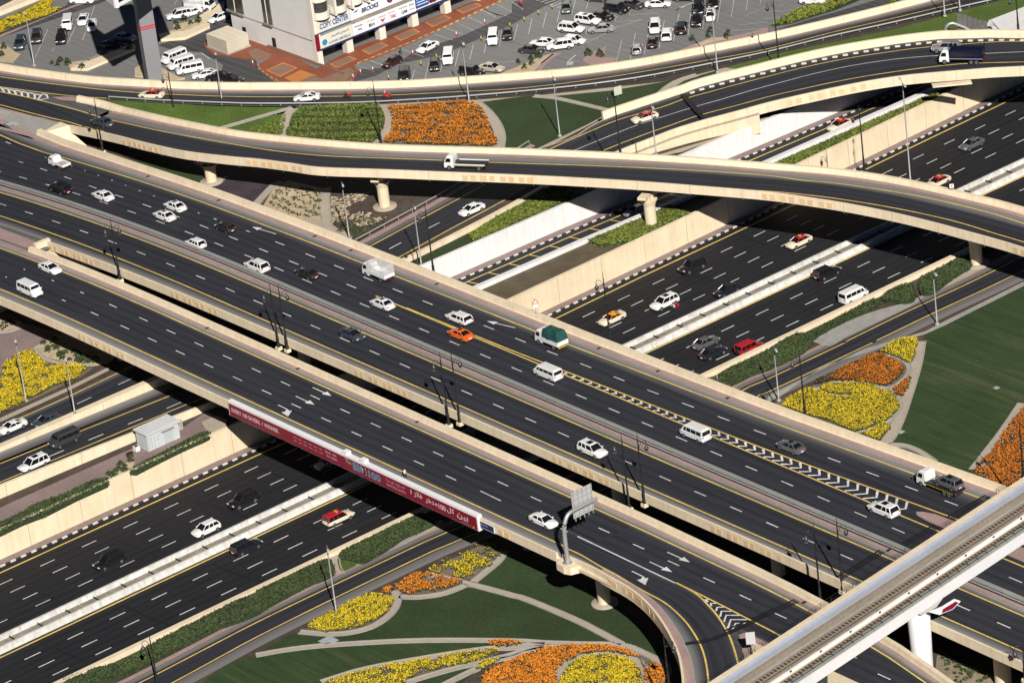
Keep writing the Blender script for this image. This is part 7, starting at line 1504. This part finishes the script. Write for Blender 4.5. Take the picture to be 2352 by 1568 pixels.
def truck(kind, p=None):
    p = p or PT['white']; r = empty(kind, '', '', (0, 0, -500)); L_ = {'flatbed_small': 2.6, 'cage_truck': 3.9, 'tarp_truck': 3.6, 'tow_truck': 5.6, 'recovery_truck': 5.3, 'refuse_truck': 5.6}[kind]; xf = L_ / 2 + 1.0
    cw = .98 if kind != 'flatbed_small' else .82; ch = 2.25 if kind != 'flatbed_small' else 1.85
    cab0, cab1 = xf - 1.65, xf
    MB().add(frust((cab0, cab1), (cab0, cab1 - .08), .45, 1.30, cw, cw), FQ).build('cab', p, r)
    MB().add(frust((cab0, cab1 - .07), (cab0 + .05, cab1 - .5), 1.30, ch, cw, cw - .1), FQ).build('cab_top', p, r)
    mb = MB()
    def wz(x, s, z): t = (z - 1.3) / (ch - 1.3); return (x, s * (cw + .01 - .1 * t), z)
    for s in (-1, 1):
        q = [wz(cab0 + .45, s, 1.38), wz(cab1 - .22, s, 1.38), wz(cab1 - .5, s, ch - .22), wz(cab0 + .45, s, ch - .22)]; mb.add(q if s < 0 else q[::-1], [(0, 1, 2, 3)])
    mb.add([(cab1 - .08, -cw + .1, 1.36), (cab1 - .08, cw - .1, 1.36), (cab1 - .40, cw - .18, ch - .14), (cab1 - .40, -cw + .18, ch - .14)], [(0, 1, 2, 3)]); mb.build('windows', GLASS, r)
    MB().box((cab0 + .6, 0, ch + .05), (1.0, cw * 1.5, .1), taper=.85).build('cab_roof', p, r); MB().box((cab1 + .03, 0, .5), (.1, cw * 1.9, .22)).build('bumper', DKPL, r)
    for s in (-1, 1): MB().box((cab1 + .03, s * (cw - .22), .82), (.06, .3, .18)).build('headlight', HEADL, r); MB().box((cab1 - .1, s * (cw + .18), 1.6), (.1, .16, .4)).build('mirror', DKPL, r)
    bx0 = xf - 1.75 - L_; bx1 = xf - 1.75; bc = (bx0 + bx1) / 2
    MB().box(((bx0 + cab1) / 2, 0, .55), (cab1 - bx0 - .3, .9, .28)).build('chassis', DKPL, r); wheels(r, (xf - .85, bx0 + 1.1), cw, .42 if kind != 'flatbed_small' else .34)
    if kind in ('tow_truck', 'refuse_truck'): wheels(r, (bx0 + 2.0,), cw, .42)
    hb = .95
    if kind == 'flatbed_small':
        MB().box((bc, 0, .8), (L_, 1.65, .1)).build('load_bed', mat('sandy_load_bed', (.4, .36, .32), .8, .2, 3), r); mb = MB(); [mb.box((bc, s * .83, 1.0), (L_, .05, .4)) for s in (-1, 1)]; mb.box((bx0, 0, 1.0), (.05, 1.7, .4)); mb.build('side_boards', p, r)
    elif kind == 'cage_truck':
        MB().box((bc, 0, hb), (L_, 2.05, .14)).build('load_bed', PT['white'], r); mb = MB(); w_ = 1.02; H = 2.9
        for s in (-1, 1):
            mb.box((bc, s * w_, hb + .25), (L_, .05, .5))
            for i in range(13): mb.box((bx0 + L_ * i / 12, s * w_, (hb + H) / 2), (.035, .035, H - hb))
            for j in range(9): mb.box((bc, s * w_, hb + .5 + (H - hb - .5) * j / 8), (L_, .03, .035))
        for x in (bx0, bx1):
            mb.box((x, 0, hb + .25), (.05, 2.05, .5))
            for i in range(8): mb.box((x, -w_ + 2 * w_ * i / 7, (hb + H) / 2), (.035, .035, H - hb))
            for j in range(9): mb.box((x, 0, hb + .5 + (H - hb - .5) * j / 8), (.03, 2.04, .035))
        mb.build('cage', PT['white'], r)
    elif kind == 'tarp_truck':
        MB().box((bc, 0, hb + .22), (L_, 2.1, .7)).build('load_box', PT['white'], r)
        bm = bmesh.new(); bmesh.ops.create_cube(bm, size=1); bmesh.ops.subdivide_edges(bm, edges=bm.edges, cuts=7, use_grid_fill=True)
        g = random.Random(3)
        for v in bm.verts:
            z = v.co.z + .5; k = 1 - .16 * z ** 2; v.co.x *= (L_ - .05) * k; v.co.y *= 2.08 * k; n = math.sin(v.co.x * 4) * .05 + math.cos(v.co.y * 5 + v.co.x * 2) * .06 + g.uniform(-.05, .05)
            v.co.z = hb + .5 + z * 1.5 - (abs(v.co.y) ** 2) * .12 * z + n * z; v.co.x += bc; v.co.y += n * .5
        me = bpy.data.meshes.new('tarpaulin'); bm.to_mesh(me); bm.free(); me.materials.append(mat('green_tarpaulin', (.012, .075, .07), .6, .25, 1.5)); link(bpy.data.objects.new('tarpaulin', me), r)
        MB().box((bx0 - .05, 0, .62), (.06, 1.9, .14)).build('reflector_strip', YELF, r)
    elif kind in ('tow_truck', 'recovery_truck'):
        MB().box((bc, 0, hb - .02), (L_, 2.15, .12)).build('load_bed', DKPL, r); mb = MB(); [mb.box((bc, s * 1.06, hb + .12), (L_, .06, .2)) for s in (-1, 1)]; mb.build('side_rails', (PT['white'] if kind == 'recovery_truck' else DKPL), r)
        mb = MB(); [mb.box((bx0 + .4 + i * .42, s * 1.10, hb - .08), (.24, .02, .1)) for i in range(int(L_ / .42)) for s in (-1, 1)]; mb.build('hazard_stripes', YELF, r)
        MB().box((bx1 + .12, 0, hb + .55), (.12, 2.0, 1.1)).build('headboard', PT['white'], r)
        if kind == 'recovery_truck': MB().box((bx1 - .3, 0, hb + .25), (.5, .7, .45)).build('winch', RUST, r)
    elif kind == 'refuse_truck':
        MB().box((bc, 0, hb + .75), (L_, 2.1, 1.7)).build('load_body', PT['dblue'], r); mb = MB()
        for s in (-1, 1):
            for i in range(9): mb.box((bx0 + L_ * i / 8, s * 1.04, hb + 1.9), (.05, .05, .75))
            mb.box((bc, s * 1.04, hb + 2.25), (L_, .05, .06))
        for i in range(6): mb.box((bx0, -1.04 + 2.08 * i / 5, hb + 1.9), (.05, .05, .75)); mb.box((bx1, -1.04 + 2.08 * i / 5, hb + 1.9), (.05, .05, .75))
        mb.build('top_cage', PT['dblue'], r); mb = MB(); [mb.box((bc, s * 1.06, hb + .1), (L_, .03, .08)) for s in (-1, 1)]; mb.build('side_stripe', BLUEC, r); MB().box((bx0 + .6, -1.07, .85), (.5, .03, .2)).build('reflector', YELF, r)
    for s in (-1, 1): MB().box((bx0 - .03, s * .8, .75), (.06, .3, .14)).build('tail_light', TAILL, r)
    return r
def bike(col):
    r = empty('motorcycle', '', '', (0, 0, -500))
    for x in (-.62, .68): MB().tube([(x, -.07, .31), (x, .07, .31)], .31, 14).build('wheel', BLACKR, r)
    MB().tube([(-.7, 0, .55), (-.2, 0, .72), (.25, 0, .82), (.5, 0, .9)], [.12, .16, .19, .10], 8).build('body', PT[col], r); MB().tube([(.68, 0, .31), (.48, 0, 1.0)], .05, 6).build('fork', DKPL, r); MB().tube([(.45, -.35, 1.05), (.45, .35, 1.05)], .03, 6).build('handlebar', DKPL, r)
    MB().box((-.05, 0, .45), (.5, .28, .3)).build('engine', DKPL, r); MB().box((-.68, 0, 1.0), (.52, .5, .48)).build('top_box', PT['red' if col != 'black' else 'navy'], r)
    return r
SKIN = mat('skin', (.35, .2, .13), .6, 0); CLW = mat('white_shirt', (.6, .6, .6), .8, 0); CLB = mat('dark_blue_overall', (.02, .035, .10), .8, 0); CLK = mat('dark_clothes', (.025, .025, .03), .8, 0); HELM = mat('helmet_red', (.45, .02, .02), .3, 0)
def person(label, loc, rz, pose, top, legs, helmet=None, group=None, armr=None):
    """one continuous skinned body; joints are vertices with a radius"""
    if pose == 'ride':
        J = dict(pel=(-.1, 0, .86), che=(.08, 0, 1.22), nec=(.14, 0, 1.42), hea=(.18, 0, 1.60), top=(.18, 0, 1.72), ls=(.1, .19, 1.36), le=(.26, .27, 1.12), lh=(.45, .28, 1.08), rs=(.1, -.19, 1.36), re=(.26, -.27, 1.12), rh=(.45, -.28, 1.08), lp=(-.08, .12, .82), lk=(.26, .2, .72), lf=(.02, .2, .34), lt=(.18, .2, .30), rp=(-.08, -.12, .82), rk=(.26, -.2, .72), rf=(.02, -.2, .34), rt=(.18, -.2, .30))
    else:
        w_ = .22 if pose == 'walk' else .03
        J = dict(pel=(0, 0, .95), che=(.02, 0, 1.28), nec=(.02, 0, 1.48), hea=(.04, 0, 1.62), top=(.04, 0, 1.74), ls=(0, .19, 1.42), le=(-w_ * .6, .25, 1.14), lh=(w_ * .3 + .05, .24, .90), rs=(0, -.19, 1.42), re=(w_ * .4, -.25, 1.15), rh=(w_ + .08, -.24, .93), lp=(0, .10, .90), lk=(w_ * .7, .11, .50), lf=(w_ * .6, .11, .07), lt=(w_ * .6 + .16, .11, .04), rp=(0, -.10, .90), rk=(-.02, -.11, .50), rf=(-w_, -.11, .09), rt=(-w_ + .15, -.11, .04))
    rad = dict(pel=.15, che=.17, nec=.065, hea=.10, top=.075, ls=.075, le=.05, lh=.035, rs=.075, re=.05, rh=.035, lp=.10, lk=.065, lf=.045, lt=.035, rp=.10, rk=.065, rf=.045, rt=.035)
    E_ = [('pel', 'che'), ('che', 'nec'), ('nec', 'hea'), ('hea', 'top'), ('che', 'ls'), ('ls', 'le'), ('le', 'lh'), ('che', 'rs'), ('rs', 're'), ('re', 'rh'), ('pel', 'lp'), ('lp', 'lk'), ('lk', 'lf'), ('lf', 'lt'), ('pel', 'rp'), ('rp', 'rk'), ('rk', 'rf'), ('rf', 'rt')]
    K_ = list(J); V = [J[k] for k in K_]; Ed = [(K_.index(a), K_.index(b)) for a, b in E_]; Rd = [rad[k] for k in K_]
    for s, h, e in (('l', 'lh', 'le'), ('r', 'rh', 're')):     # five fingers rooted in each hand
        H = Vector(J[h]); d = (H - Vector(J[e])).normalized(); sd = Vector((0, 0, 1)).cross(d).normalized() if abs(d.z) < .9 else Vector((1, 0, 0)); b0 = K_.index(h)
        for i in range(5):
            o = sd * (i - 1.5) * .018 if i < 4 else sd * -.05; n = len(V); ln = (.07, .085, .08, .06, .045)[i]; V.append(tuple(H + o + d * .05)); V.append(tuple(H + o * 1.1 + d * (.05 + ln) + Vector((0, 0, -.015)))); Ed += [(b0, n), (n, n + 1)]; Rd += [.012, .009]
    me = bpy.data.meshes.new('body_skeleton'); me.from_pydata(V, Ed, []); o = bpy.data.objects.new('t', me); COL.objects.link(o)
    md = o.modifiers.new('s', 'SKIN'); md.use_smooth_shade = True
    for i, v in enumerate(me.skin_vertices[0].data): v.radius = (Rd[i], Rd[i] * (.72 if i < 2 else 1)); v.use_root = (i == 0)
    o.modifiers.new('u', 'SUBSURF').levels = 1; dg = bpy.context.evaluated_depsgraph_get(); dg.update(); m2 = bpy.data.meshes.new_from_object(o.evaluated_get(dg)); bpy.data.objects.remove(o)
    m2.materials.clear(); [m2.materials.append(q) for q in (top, legs, SKIN)]
    hz = J['nec'][2] + .02; pz = J['pel'][2] - .02
    for f in m2.polygons:
        c = f.center; f.material_index = 2 if (c.z > hz or ((c - Vector(J['lh'])).length < .1 or (c - Vector(J['rh'])).length < .1)) else (1 if (c.z < pz) else 0)
    m2.name = 'person'; r = bpy.data.objects.new('person', m2); r.location = loc; r.rotation_euler = (0, 0, rz); link(r, None, label, 'person', group)
    H = Vector(J['hea'])
    if helmet: MB().lathe((H.x, 0, H.z - .08), [(.11, 0), (.145, .06), (.15, .14), (.12, .22), (.05, .26)], 14).build('helmet', helmet, r, smoothf=True)
    else: MB().lathe((H.x - .015, 0, H.z - .0), [(.10, 0), (.115, .06), (.10, .13), (.05, .16)], 12).build('hair', CLK, r, smoothf=True)
    mb = MB(); mb.box((H.x + .115, 0, H.z - .02), (.04, .025, .05)); mb.build('nose', SKIN, r); mb = MB(); [mb.box((H.x + .10, s * .035, H.z + .015), (.02, .02, .012)) for s in (-1, 1)]; mb.build('eyes', CLK, r)
    return r
PROTO = {}
def copy_tree(o, parent=None):
    c = o.copy(); COL.objects.link(c); c.parent = parent
    for ch in KIDS.get(o.name, []): copy_tree(ch, c)
    return c
KIDS = {}
def getp(key, fn):
    if key not in PROTO:
        before = set(o.name for o in COL.objects); r = fn(); new = [o for o in COL.objects if o.name not in before]
        for o in new:
            if o.parent is not None: KIDS.setdefault(o.parent.name, []).append(o)
        PROTO[key] = [r, False]
    e = PROTO[key]
    if not e[1]: e[1] = True; return e[0]
    return copy_tree(e[0])
HD = {'E': 0.0, 'N': math.pi / 2, 'W': math.pi, 'S': -math.pi / 2}
CATN = {'sedan': 'car', 'coupe': 'car', 'hatchback': 'car', 'suv': 'car', 'wagon': 'car', 'mpv': 'car', 'jeep': 'car', 'offroader': 'car', 'minibus': 'minibus', 'van': 'van', 'pickup': 'pickup truck'}
def V_(kind, col, c, r, u, v, z, hd, label, group, roof=None, sun=False, rails=False, cat=None, zc=.7, sc=1.0):
    sc *= 1.09
    q = T(c, r, u, v)
    if callable(z):
        zz = lambda x, y: z(x, y) + zc; P = up(q, zz); P.z -= zc
    else: P = up(q, z + zc); P.z = z
    if isinstance(hd, tuple):
        q2 = T(c, r, u + hd[0], v + hd[1]); P2 = up(q2, (lambda x, y: z(x, y) + zc) if callable(z) else z + zc); a = math.atan2(P2.y - P.y, P2.x - P.x)
    else: a = HD[hd] if isinstance(hd, str) else hd
    if kind in ('flatbed_small', 'cage_truck', 'tarp_truck', 'tow_truck', 'recovery_truck', 'refuse_truck'): o = getp((kind,), lambda: truck(kind))
    else: o = getp((kind, col, roof, sun, rails), lambda: car(kind, col, roof, sun, rails))
    o.location = P; o.rotation_euler = (0, 0, a); o.scale = (sc, sc, sc); o['label'] = label; o['category'] = cat or ('taxi' if roof in ('taxired', 'taxiorg') else CATN.get(kind, 'truck'))
    o['group'] = group
    o.location.z += .03
    return o
gB, gF, gH, gP, gS = 'vehicles on the main bridges', 'vehicles on the flyover and ramps', 'vehicles on the sunken highway', 'vehicles in the parking lot', 'vehicles on the service roads'
B13 = zB
V_('flatbed_small', 'white', 0, 0, 550, 1500, B13, 'N', 'small white flatbed truck on the main bridge near the left edge', gB, cat='truck', zc=.9)
V_('suv', 'black', 0, 1, 553, 165, B13, 'N', 'black car on the bridge behind the small white flatbed truck', gB)
V_('sedan', 'white', 0, 1, 945, 228, B13, 'N', 'white saloon alone in its lane, right of the black car on the bridge', gB)
V_('sedan', 'white', 0, 1, 1608, 325, B13, 'N', 'white saloon with a sunroof, farther of two side by side on the bridge', gB, sun=True)
V_('sedan', 'white', 0, 1, 1510, 412, B13, 'N', 'white saloon with a sunroof, nearer of two side by side on the bridge', gB, sun=True)
V_('hatchback', 'brown', 0, 1, 2070, 520, B13, 'N', 'dark grey hatchback braking beside the first white lane arrow', gB)
V_('hatchback', 'white', 0, 1, 1798, 668, B13, 'N', 'white hatchback next to the central guard rail of the bridge', gB)
V_('suv', 'white', 1, 1, 8, 880, B13, 'N', 'white estate with roof rails, left of the dark brown saloon on the bridge', gB, rails=True)
V_('sedan', 'brown', 1, 1, 470, 940, B13, 'N', 'dark brown saloon between the white estate and the white cage truck', gB)
V_('cage_truck', 'white', 1, 1, 1125, 925, B13, 'N', 'white truck with an empty mesh cage body on the bridge', gB, cat='truck', zc=1.3)
V_('sedan', 'white', 1, 1, 1160, 1220, B13, 'N', 'white saloon with a sunroof straddling the start of the double yellow line', gB, sun=True)
V_('wagon', 'white', 1, 1, 1865, 1352, B13, 'N', 'white estate car just ahead of the orange coupe', gB)
V_('coupe', 'orange', 1, 1, 1878, 1500, B13, 'N', 'bright orange coupe on the main bridge', gB, sun=True)
V_('tarp_truck', 'white', 2, 1, 365, 1545, 13, 'N', 'truck with a load under dark green tarpaulin', gB, cat='truck', zc=1.2)
V_('van', 'white', 2, 2, 328, 280, 13, 'N', 'white van with a badge on its side, nearest to the green tarpaulin truck', gB, zc=.95)
V_('minibus', 'white', 2, 2, 1683, 835, 13, 'N', 'white minibus crossing the chevron markings', gB, zc=.95)
V_('sedan', 'grey', 3, 2, 210, 963, 13, 'N', 'grey saloon with a sunroof near the end of the bridge at the right', gB, sun=True)
tw = V_('tow_truck', 'white', 3, 2, 1590, 1300, 13, 'N', 'white and black recovery truck carrying a grey car', gB, cat='tow truck', zc=1.2)
V_('suv', 'white', 3, 2, 1062, 1545, 13, 'N', 'large white off-road estate at the tip of the chevron markings', gB, sun=True)
P = tw.location; o = V_('suv', 'grey', 3, 2, 1630, 1290, 14.0, 'N', 'grey estate car riding on the bed of the recovery truck', gB, sun=True); o.location = (P.x, P.y - 1.6, P.z + 1.1); o.scale = (1.0, 1.0, 1.0)
V_('coupe', 'blue', 1, 1, 882, 1503, 13, 'S', 'blue-grey open-looking coupe on the second carriageway', gB)
V_('suv', 'white', 2, 2, 742, 1000, 13, 'S', 'white estate with a sunroof left of the lamp shadows on the second carriageway', gB, sun=True)
V_('sedan', 'white', 0, 1, 460, 893, B13, 'S', 'white saloon near the wall end at the left of the nearest bridge', gB)
V_('minibus', 'white', 0, 1, 275, 1090, B13, 'S', 'white minibus at the left edge of the nearest bridge', gB, zc=.95)
V_('sedan', 'white', 2, 3, 290, 75, 13, 'S', 'white saloon passing the bent sign arm', gB)
# flyover and north road
V_('sedan', 'blue', 0, 0, 940, 1120, zF, (-300, -85), 'blue-grey saloon at the left start of the flyover', gF)
V_('recovery_truck', 'white', 1, 0, 1940, 1500, zF, (-600, -18), 'empty flatbed recovery truck with white cab on the flyover', gF, cat='truck', zc=1.0)
V_('sedan', 'cream', 0, 0, 1393, 868, zR, (-400, -28), 'cream taxi with a red roof on the side road above the lawn', gS, roof='taxired')
V_('coupe', 'white', 1, 0, 467, 893, zR, (-500, 5), 'white saloon on the side road ahead of the two motorcycles', gS)
V_('sedan', 'cream', 2, 0, 1218, 1078, zG, (-400, 165), 'cream taxi with a red roof on the ramp behind a silver lamp', gF, roof='taxired')
V_('suv', 'silver', 3, 0, 1635, 440, zG, (-400, 35), 'silver-blue estate beside the dark blue truck', gF, sun=False)
V_('refuse_truck', 'white', 3, 0, 1790, 510, zG, (-400, 25), 'dark blue caged truck with a white cab on the ramp', gF, cat='truck', zc=1.4)
V_('sedan', 'cream', 3, 0, 655, 1148, .5, 'W', 'cream taxi with a red roof half hidden in the slip road cutting', gS, roof='taxired')
V_('sedan', 'silver', 2, 1, 1145, 365, .6, 'W', 'pale car in the shade of the flyover on the slip road', gS)
V_('sedan', 'white', 1, 1, 1980, 355, G, 'W', 'white saloon on the service road below the flyover', gS)
# highway
V_('coupe', 'cream', 2, 1, 918, 1355, 0, 'W', 'cream taxi with an orange roof on the highway', gH, roof='taxiorg', cat='taxi')
V_('suv', 'white', 2, 1, 1400, 1215, 0, 'W', 'large white off-road estate beside the motorcycle on the highway', gH, sun=True)
V_('suv', 'black', 2, 1, 1655, 880, 0, 'W', 'black estate with bright rims on the highway, right of centre', gH)
V_('sedan', 'navy', 2, 1, 1975, 1095, 0, 'W', 'dark blue saloon beside the median barrier', gH)
V_('sedan', 'cream', 3, 1, 283, 650, 0, 'W', 'cream taxi with a red roof at the edge of the flyover shadow', gH, roof='taxired')
V_('sedan', 'cream', 3, 1, 1560, 100, 0, 'W', 'cream taxi with a red roof partly hidden by the flyover parapet', gH, roof='taxired')
V_('sedan', 'grey', 3, 0, 1870, 1322, 0, 'W', 'grey saloon on the highway at the upper right', gH)
V_('suv', 'black', 0, 2, 2235, 1460, 0, 'W', 'black estate on the highway just left of the nearest bridge', gH)
V_('hatchback', 'white', 0, 3, 1893, 155, 0, 'W', 'small white car beside the highway median at the lower left', gH, sc=1.08)
V_('mpv', 'black', 0, 3, 1003, 450, 0, 'W', 'black car alone on the highway at the lower left', gH)
V_('mpv', 'navy', 0, 3, 2262, 315, 0, 'E', 'dark blue estate on the near carriageway at the lower left', gH)
V_('mpv', 'cream', 1, 3, 757, 50, 0, 'E', 'cream people carrier taxi with a red roof', gH, roof='taxired')
V_('mpv', 'black', 3, 1, 540, 935, 0, 'E', 'black estate beside the yellow edge line of the near carriageway', gH)
V_('minibus', 'white', 3, 1, 785, 1140, 0, 'E', 'white minibus on the highway at the right', gH, zc=.95)
V_('sedan', 'grey', 2, 1, 1780, 1575, 0, 'E', 'grey saloon left of the black one near the bridge', gH)
V_('sedan', 'navy', 2, 2, 1845, 98, 0, 'E', 'near-black saloon between the grey saloon and the red off-roader', gH)
V_('jeep', 'red', 2, 2, 2175, 62, 0, 'E', 'red boxy off-roader with a spare wheel', gH)
V_('sedan', 'silver', 1, 2, 670, 1108, 0, 'W', 'pale car in the deep shade under the crimson banner', gH)
# service roads at the left
V_('coupe', 'white', 0, 2, 112, 778, G, 'W', 'white saloon at the left edge of the upper service road', gS)
V_('sedan', 'blue', 0, 2, 425, 722, G, 'W', 'dark blue-grey saloon close to the dividing parapet', gS)
V_('minibus', 'dgrey', 0, 2, 590, 893, lambda x, y: zr(x), 'W', 'grey van on the lower service road at the left', gS, zc=.9)
V_('mpv', 'white', 0, 2, 308, 1122, lambda x, y: zr(x), 'W', 'white car with a black roof on the lower service road', gS, sun=True)
# motorcycles with riders
def ride(c, r, u, v, z, hd, col, lab, plab, top, legs, helm, grp):
    q = T(c, r, u, v); P = up(q, (lambda x, y: z(x, y) + .8) if callable(z) else z + .8); 
    if callable(z): P.z = z(P.x, P.y)
    else: P.z = z
    a = HD[hd] if isinstance(hd, str) else math.atan2(*(lambda d: (d.y, d.x))(up(T(c, r, u + hd[0], v + hd[1]), P.z) - up(q, P.z)))
    o = getp(('bike', col), lambda: bike(col)); o.location = P; o.location.z += .03; o.rotation_euler = (0, 0, a); o['label'] = lab; o['category'] = 'motorcycle'; o['group'] = grp; o.name = 'motorcycle'
    person(plab, (P.x, P.y, P.z + .03), a, 'ride', top, legs, helm, 'motorcycle riders')
gM = 'motorcycles'
ride(1, 0, 830, 880, zR, (-400, 6), 'maroon', 'motorcycle with a red delivery box, left of two on the side road', 'rider in dark clothes on the left motorcycle of the side road', CLK, CLK, HELM, gM)
ride(1, 0, 1195, 882, zR, (-400, 6), 'red', 'motorcycle with a red delivery box, right of two on the side road', 'rider with a white helmet on the right motorcycle of the side road', REDL, CLK, CLW, gM)
ride(2, 1, 1490, 1255, 0, 'W', 'maroon', 'motorcycle beside the large white off-road estate', 'rider in a pale jacket beside the large white off-road estate', CLW, CLK, CLK, gM)
o = getp(('bike', 'red'), lambda: bike('red')); P = up(T(2, 0, 80, 30), G + .6); o.location = (P.x, P.y, G + .03); o.rotation_euler = (0, 0, R(60)); o['label'] = 'parked red motorcycle at the upper edge of the parking lot'; o['category'] = 'motorcycle'; o['group'] = gM
P = up(T(1, 2, 1368, 1215), 13.8); person('person in a white top leaning by the parapet above the crimson banner', (P.x, P.y, 13.03), R(-90), 'walk', CLW, CLK)
P = up(T(1, 0, 1327, 475), G + .8); person('worker in dark blue overalls walking across the parking bays', (P.x, P.y, G + .05), R(-60), 'walk', CLB, CLB)
# parking lot. headings: S2 = along the bays of the near rows
bay = lambda dx, dy: (dx, dy)
D1, U1 = (-30, 150), (30, -150)
for a in [
 ('minibus', 'white', 0, 0, 620, 215, (-25, 130), 'white minibus parked at the left, with a black pickup in front'), ('sedan', 'white', 0, 0, 765, 180, (-60, 150), 'white saloon parked right of the white minibus at the left'),
 ('hatchback', 'white', 0, 0, 845, 240, (-30, 130), 'white car parked at the edge of the big billboard shadow'), ('suv', 'black', 0, 0, 565, 352, (-30, 130), 'black car parked nearer than the white minibus at the left'),
 ('suv', 'dgrey', 0, 0, 338, 348, (-20, 130), 'dark car with pale windscreen behind the far left lamp'), ('suv', 'blue', 0, 0, 185, 405, (-50, 150), 'dark blue car parked at the far left'),
 ('sedan', 'silver', 0, 0, 1150, 345, (150, 25), 'silver car in the billboard shadow'), ('sedan', 'black', 0, 0, 1040, 412, (150, 15), 'black car with one lit flank in the billboard shadow'),
 ('minibus', 'white', 0, 0, 1595, 522, (-150, 60), 'white van, farthest of three behind the curving wall'), ('minibus', 'white', 0, 0, 1660, 580, (-150, 45), 'white van, middle of three behind the curving wall'), ('minibus', 'white', 0, 0, 1742, 628, (-150, 30), 'white van with two side windows, nearest of three behind the wall'),
 ('sedan', 'white', 0, 0, 1880, 682, (-150, 25), 'white car with a lit tail lamp behind the curving wall'), ('sedan', 'black', 0, 0, 2000, 705, (-150, 10), 'black car half hidden behind the white one by the wall'), ('sedan', 'black', 0, 0, 2125, 728, (150, 20), 'black car with bright headlamps just behind the curving wall'),
 ('suv', 'white', 0, 0, 1645, 140, (-150, 30), 'white car parked left of the pale planting near the building'), ('sedan', 'white', 0, 0, 1745, 118, (-150, 50), 'white car parked beside shrubs near the building'), ('sedan', 'white', 0, 0, 2012, 160, (-130, 50), 'white car half hidden against the building corner'),
 ('sedan', 'white', 0, 0, 755, 2, (150, 0), 'white car cut by the top edge at the left'),
 ('hatchback', 'maroon', 1, 0, 1250, 572, (-140, 70), 'dark maroon car driving past the terracotta paving', ), ('sedan', 'white', 1, 0, 1575, 432, (-140, 70), 'white saloon driving along the parking bays'),
 ('minibus', 'white', 1, 0, 1765, 525, (-20, 150), 'white minibus parked beside a black car, with a lamp to its right'), ('hatchback', 'black', 1, 0, 1642, 602, (-15, 150), 'small black car parked left of the white minibus'), ('offroader', 'black', 1, 0, 1365, 700, (-10, 150), 'black boxy car cut by the curving wall'),
 ('minibus', 'white', 1, 0, 2177, 347, (-20, 150), 'white minibus parked in the middle of the lot'), ('sedan', 'black', 1, 0, 2312, 312, (-20, 150), 'black car right of the white minibus in the middle of the lot'),
 ('offroader', 'black', 1, 0, 1985, 665, (150, 22), 'black boxy off-roader near the wall, behind a lamp'), ('sedan', 'beige', 1, 0, 2165, 622, (150, 18), 'champagne saloon parked beside the black boxy off-roader'),
 ('hatchback', 'olive', 2, 0, 500, 75, (-20, 150), 'olive green car parked alone at the top of the lot'), ('offroader', 'black', 2, 0, 965, 85, (150, 22), 'long black off-roader with a square tail'), ('sedan', 'dgrey', 2, 0, 1105, 42, (150, 18), 'dark grey saloon behind the long black off-roader'),
 ('sedan', 'white', 2, 0, 1342, 35, (150, -5), 'white saloon at the top of the lot, right of the dark grey one'), ('sedan', 'black', 2, 0, 828, 150, (150, 20), 'black saloon behind the white off-road cars'), ('suv', 'white', 2, 0, 697, 190, (150, 20), 'white off-road car with a sunroof, farther of two', ),
 ('sedan', 'silver', 2, 0, 818, 265, (-150, 10), 'silver-blue saloon right of the white off-road cars'), ('suv', 'white', 2, 0, 548, 265, (150, 15), 'white off-road car with roof rails, nearer of two'), ('hatchback', 'white', 2, 0, 575, 370, (150, 15), 'small white car behind a white off-roader near the wall'),
 ('sedan', 'white', 2, 0, 280, 392, (-150, -5), 'low white coupe behind a dark saloon near the planted island'), ('sedan', 'dgrey', 2, 0, 180, 457, (150, 12), 'dark grey saloon by the planted island near the wall'), ('suv', 'white', 2, 0, 440, 420, (-150, 20), 'white off-road car facing left by the planted island'),
 ('hatchback', 'silver', 2, 0, 1150, 452, (20, -150), 'small silver-blue car parked alone near the wall'), ('sedan', 'black', 2, 0, 1293, 385, (20, -150), 'black car with red tail lamps below a white one'), ('suv', 'white', 2, 0, 1313, 255, (-10, 150), 'white off-roader standing above the black car with red lamps'),
 ('suv', 'white', 2, 0, 1423, 320, (20, -150), 'white estate between the black cars and the empty bays'), ('suv', 'black', 2, 0, 1560, 260, (20, -150), 'black estate with red tail lamps in its own bay'), ('suv', 'black', 2, 0, 1715, 85, (-15, 150), 'black estate at the head of the double row'), ('pickup', 'black', 2, 0, 1700, 190, (-20, 150), 'black pickup in front of the black estate'),
 ('suv', 'black', 2, 0, 1850, 30, (-15, 150), 'black car at the top edge above a white one'), ('hatchback', 'white', 2, 0, 1825, 145, (-15, 150), 'white car with a sunroof behind the tall lamp'), ('sedan', 'white', 3, 0, 410, 5, (150, 5), 'white saloon cut by the top edge, right part of the lot'),
 ('sedan', 'dgrey', 2, 0, 790, -20, (150, 10), 'dark car barely showing at the top edge'), ('sedan', 'black', 2, 0, 1600, -25, (150, 0), 'black car barely showing at the top edge')]:
    k = a[0]; zc = .95 if k == 'minibus' else .7
    V_(a[0], a[1], a[2], a[3], a[4], a[5], G, a[6], a[7], gP, zc=zc, sun=('sunroof' in a[7]), rails=('roof rails' in a[7]))
o = V_('cage_truck', 'white', 0, 0, 1830, 35, G, (150, 10), 'white cage truck parked at the top, left of the building', gP, cat='truck', zc=1.3)
for o in list(COL.objects):       # vehicle types that were built but never placed
    if o.parent is None and o.location.z < -400:
        for ch in list(o.children_recursive): bpy.data.objects.remove(ch)
        bpy.data.objects.remove(o)
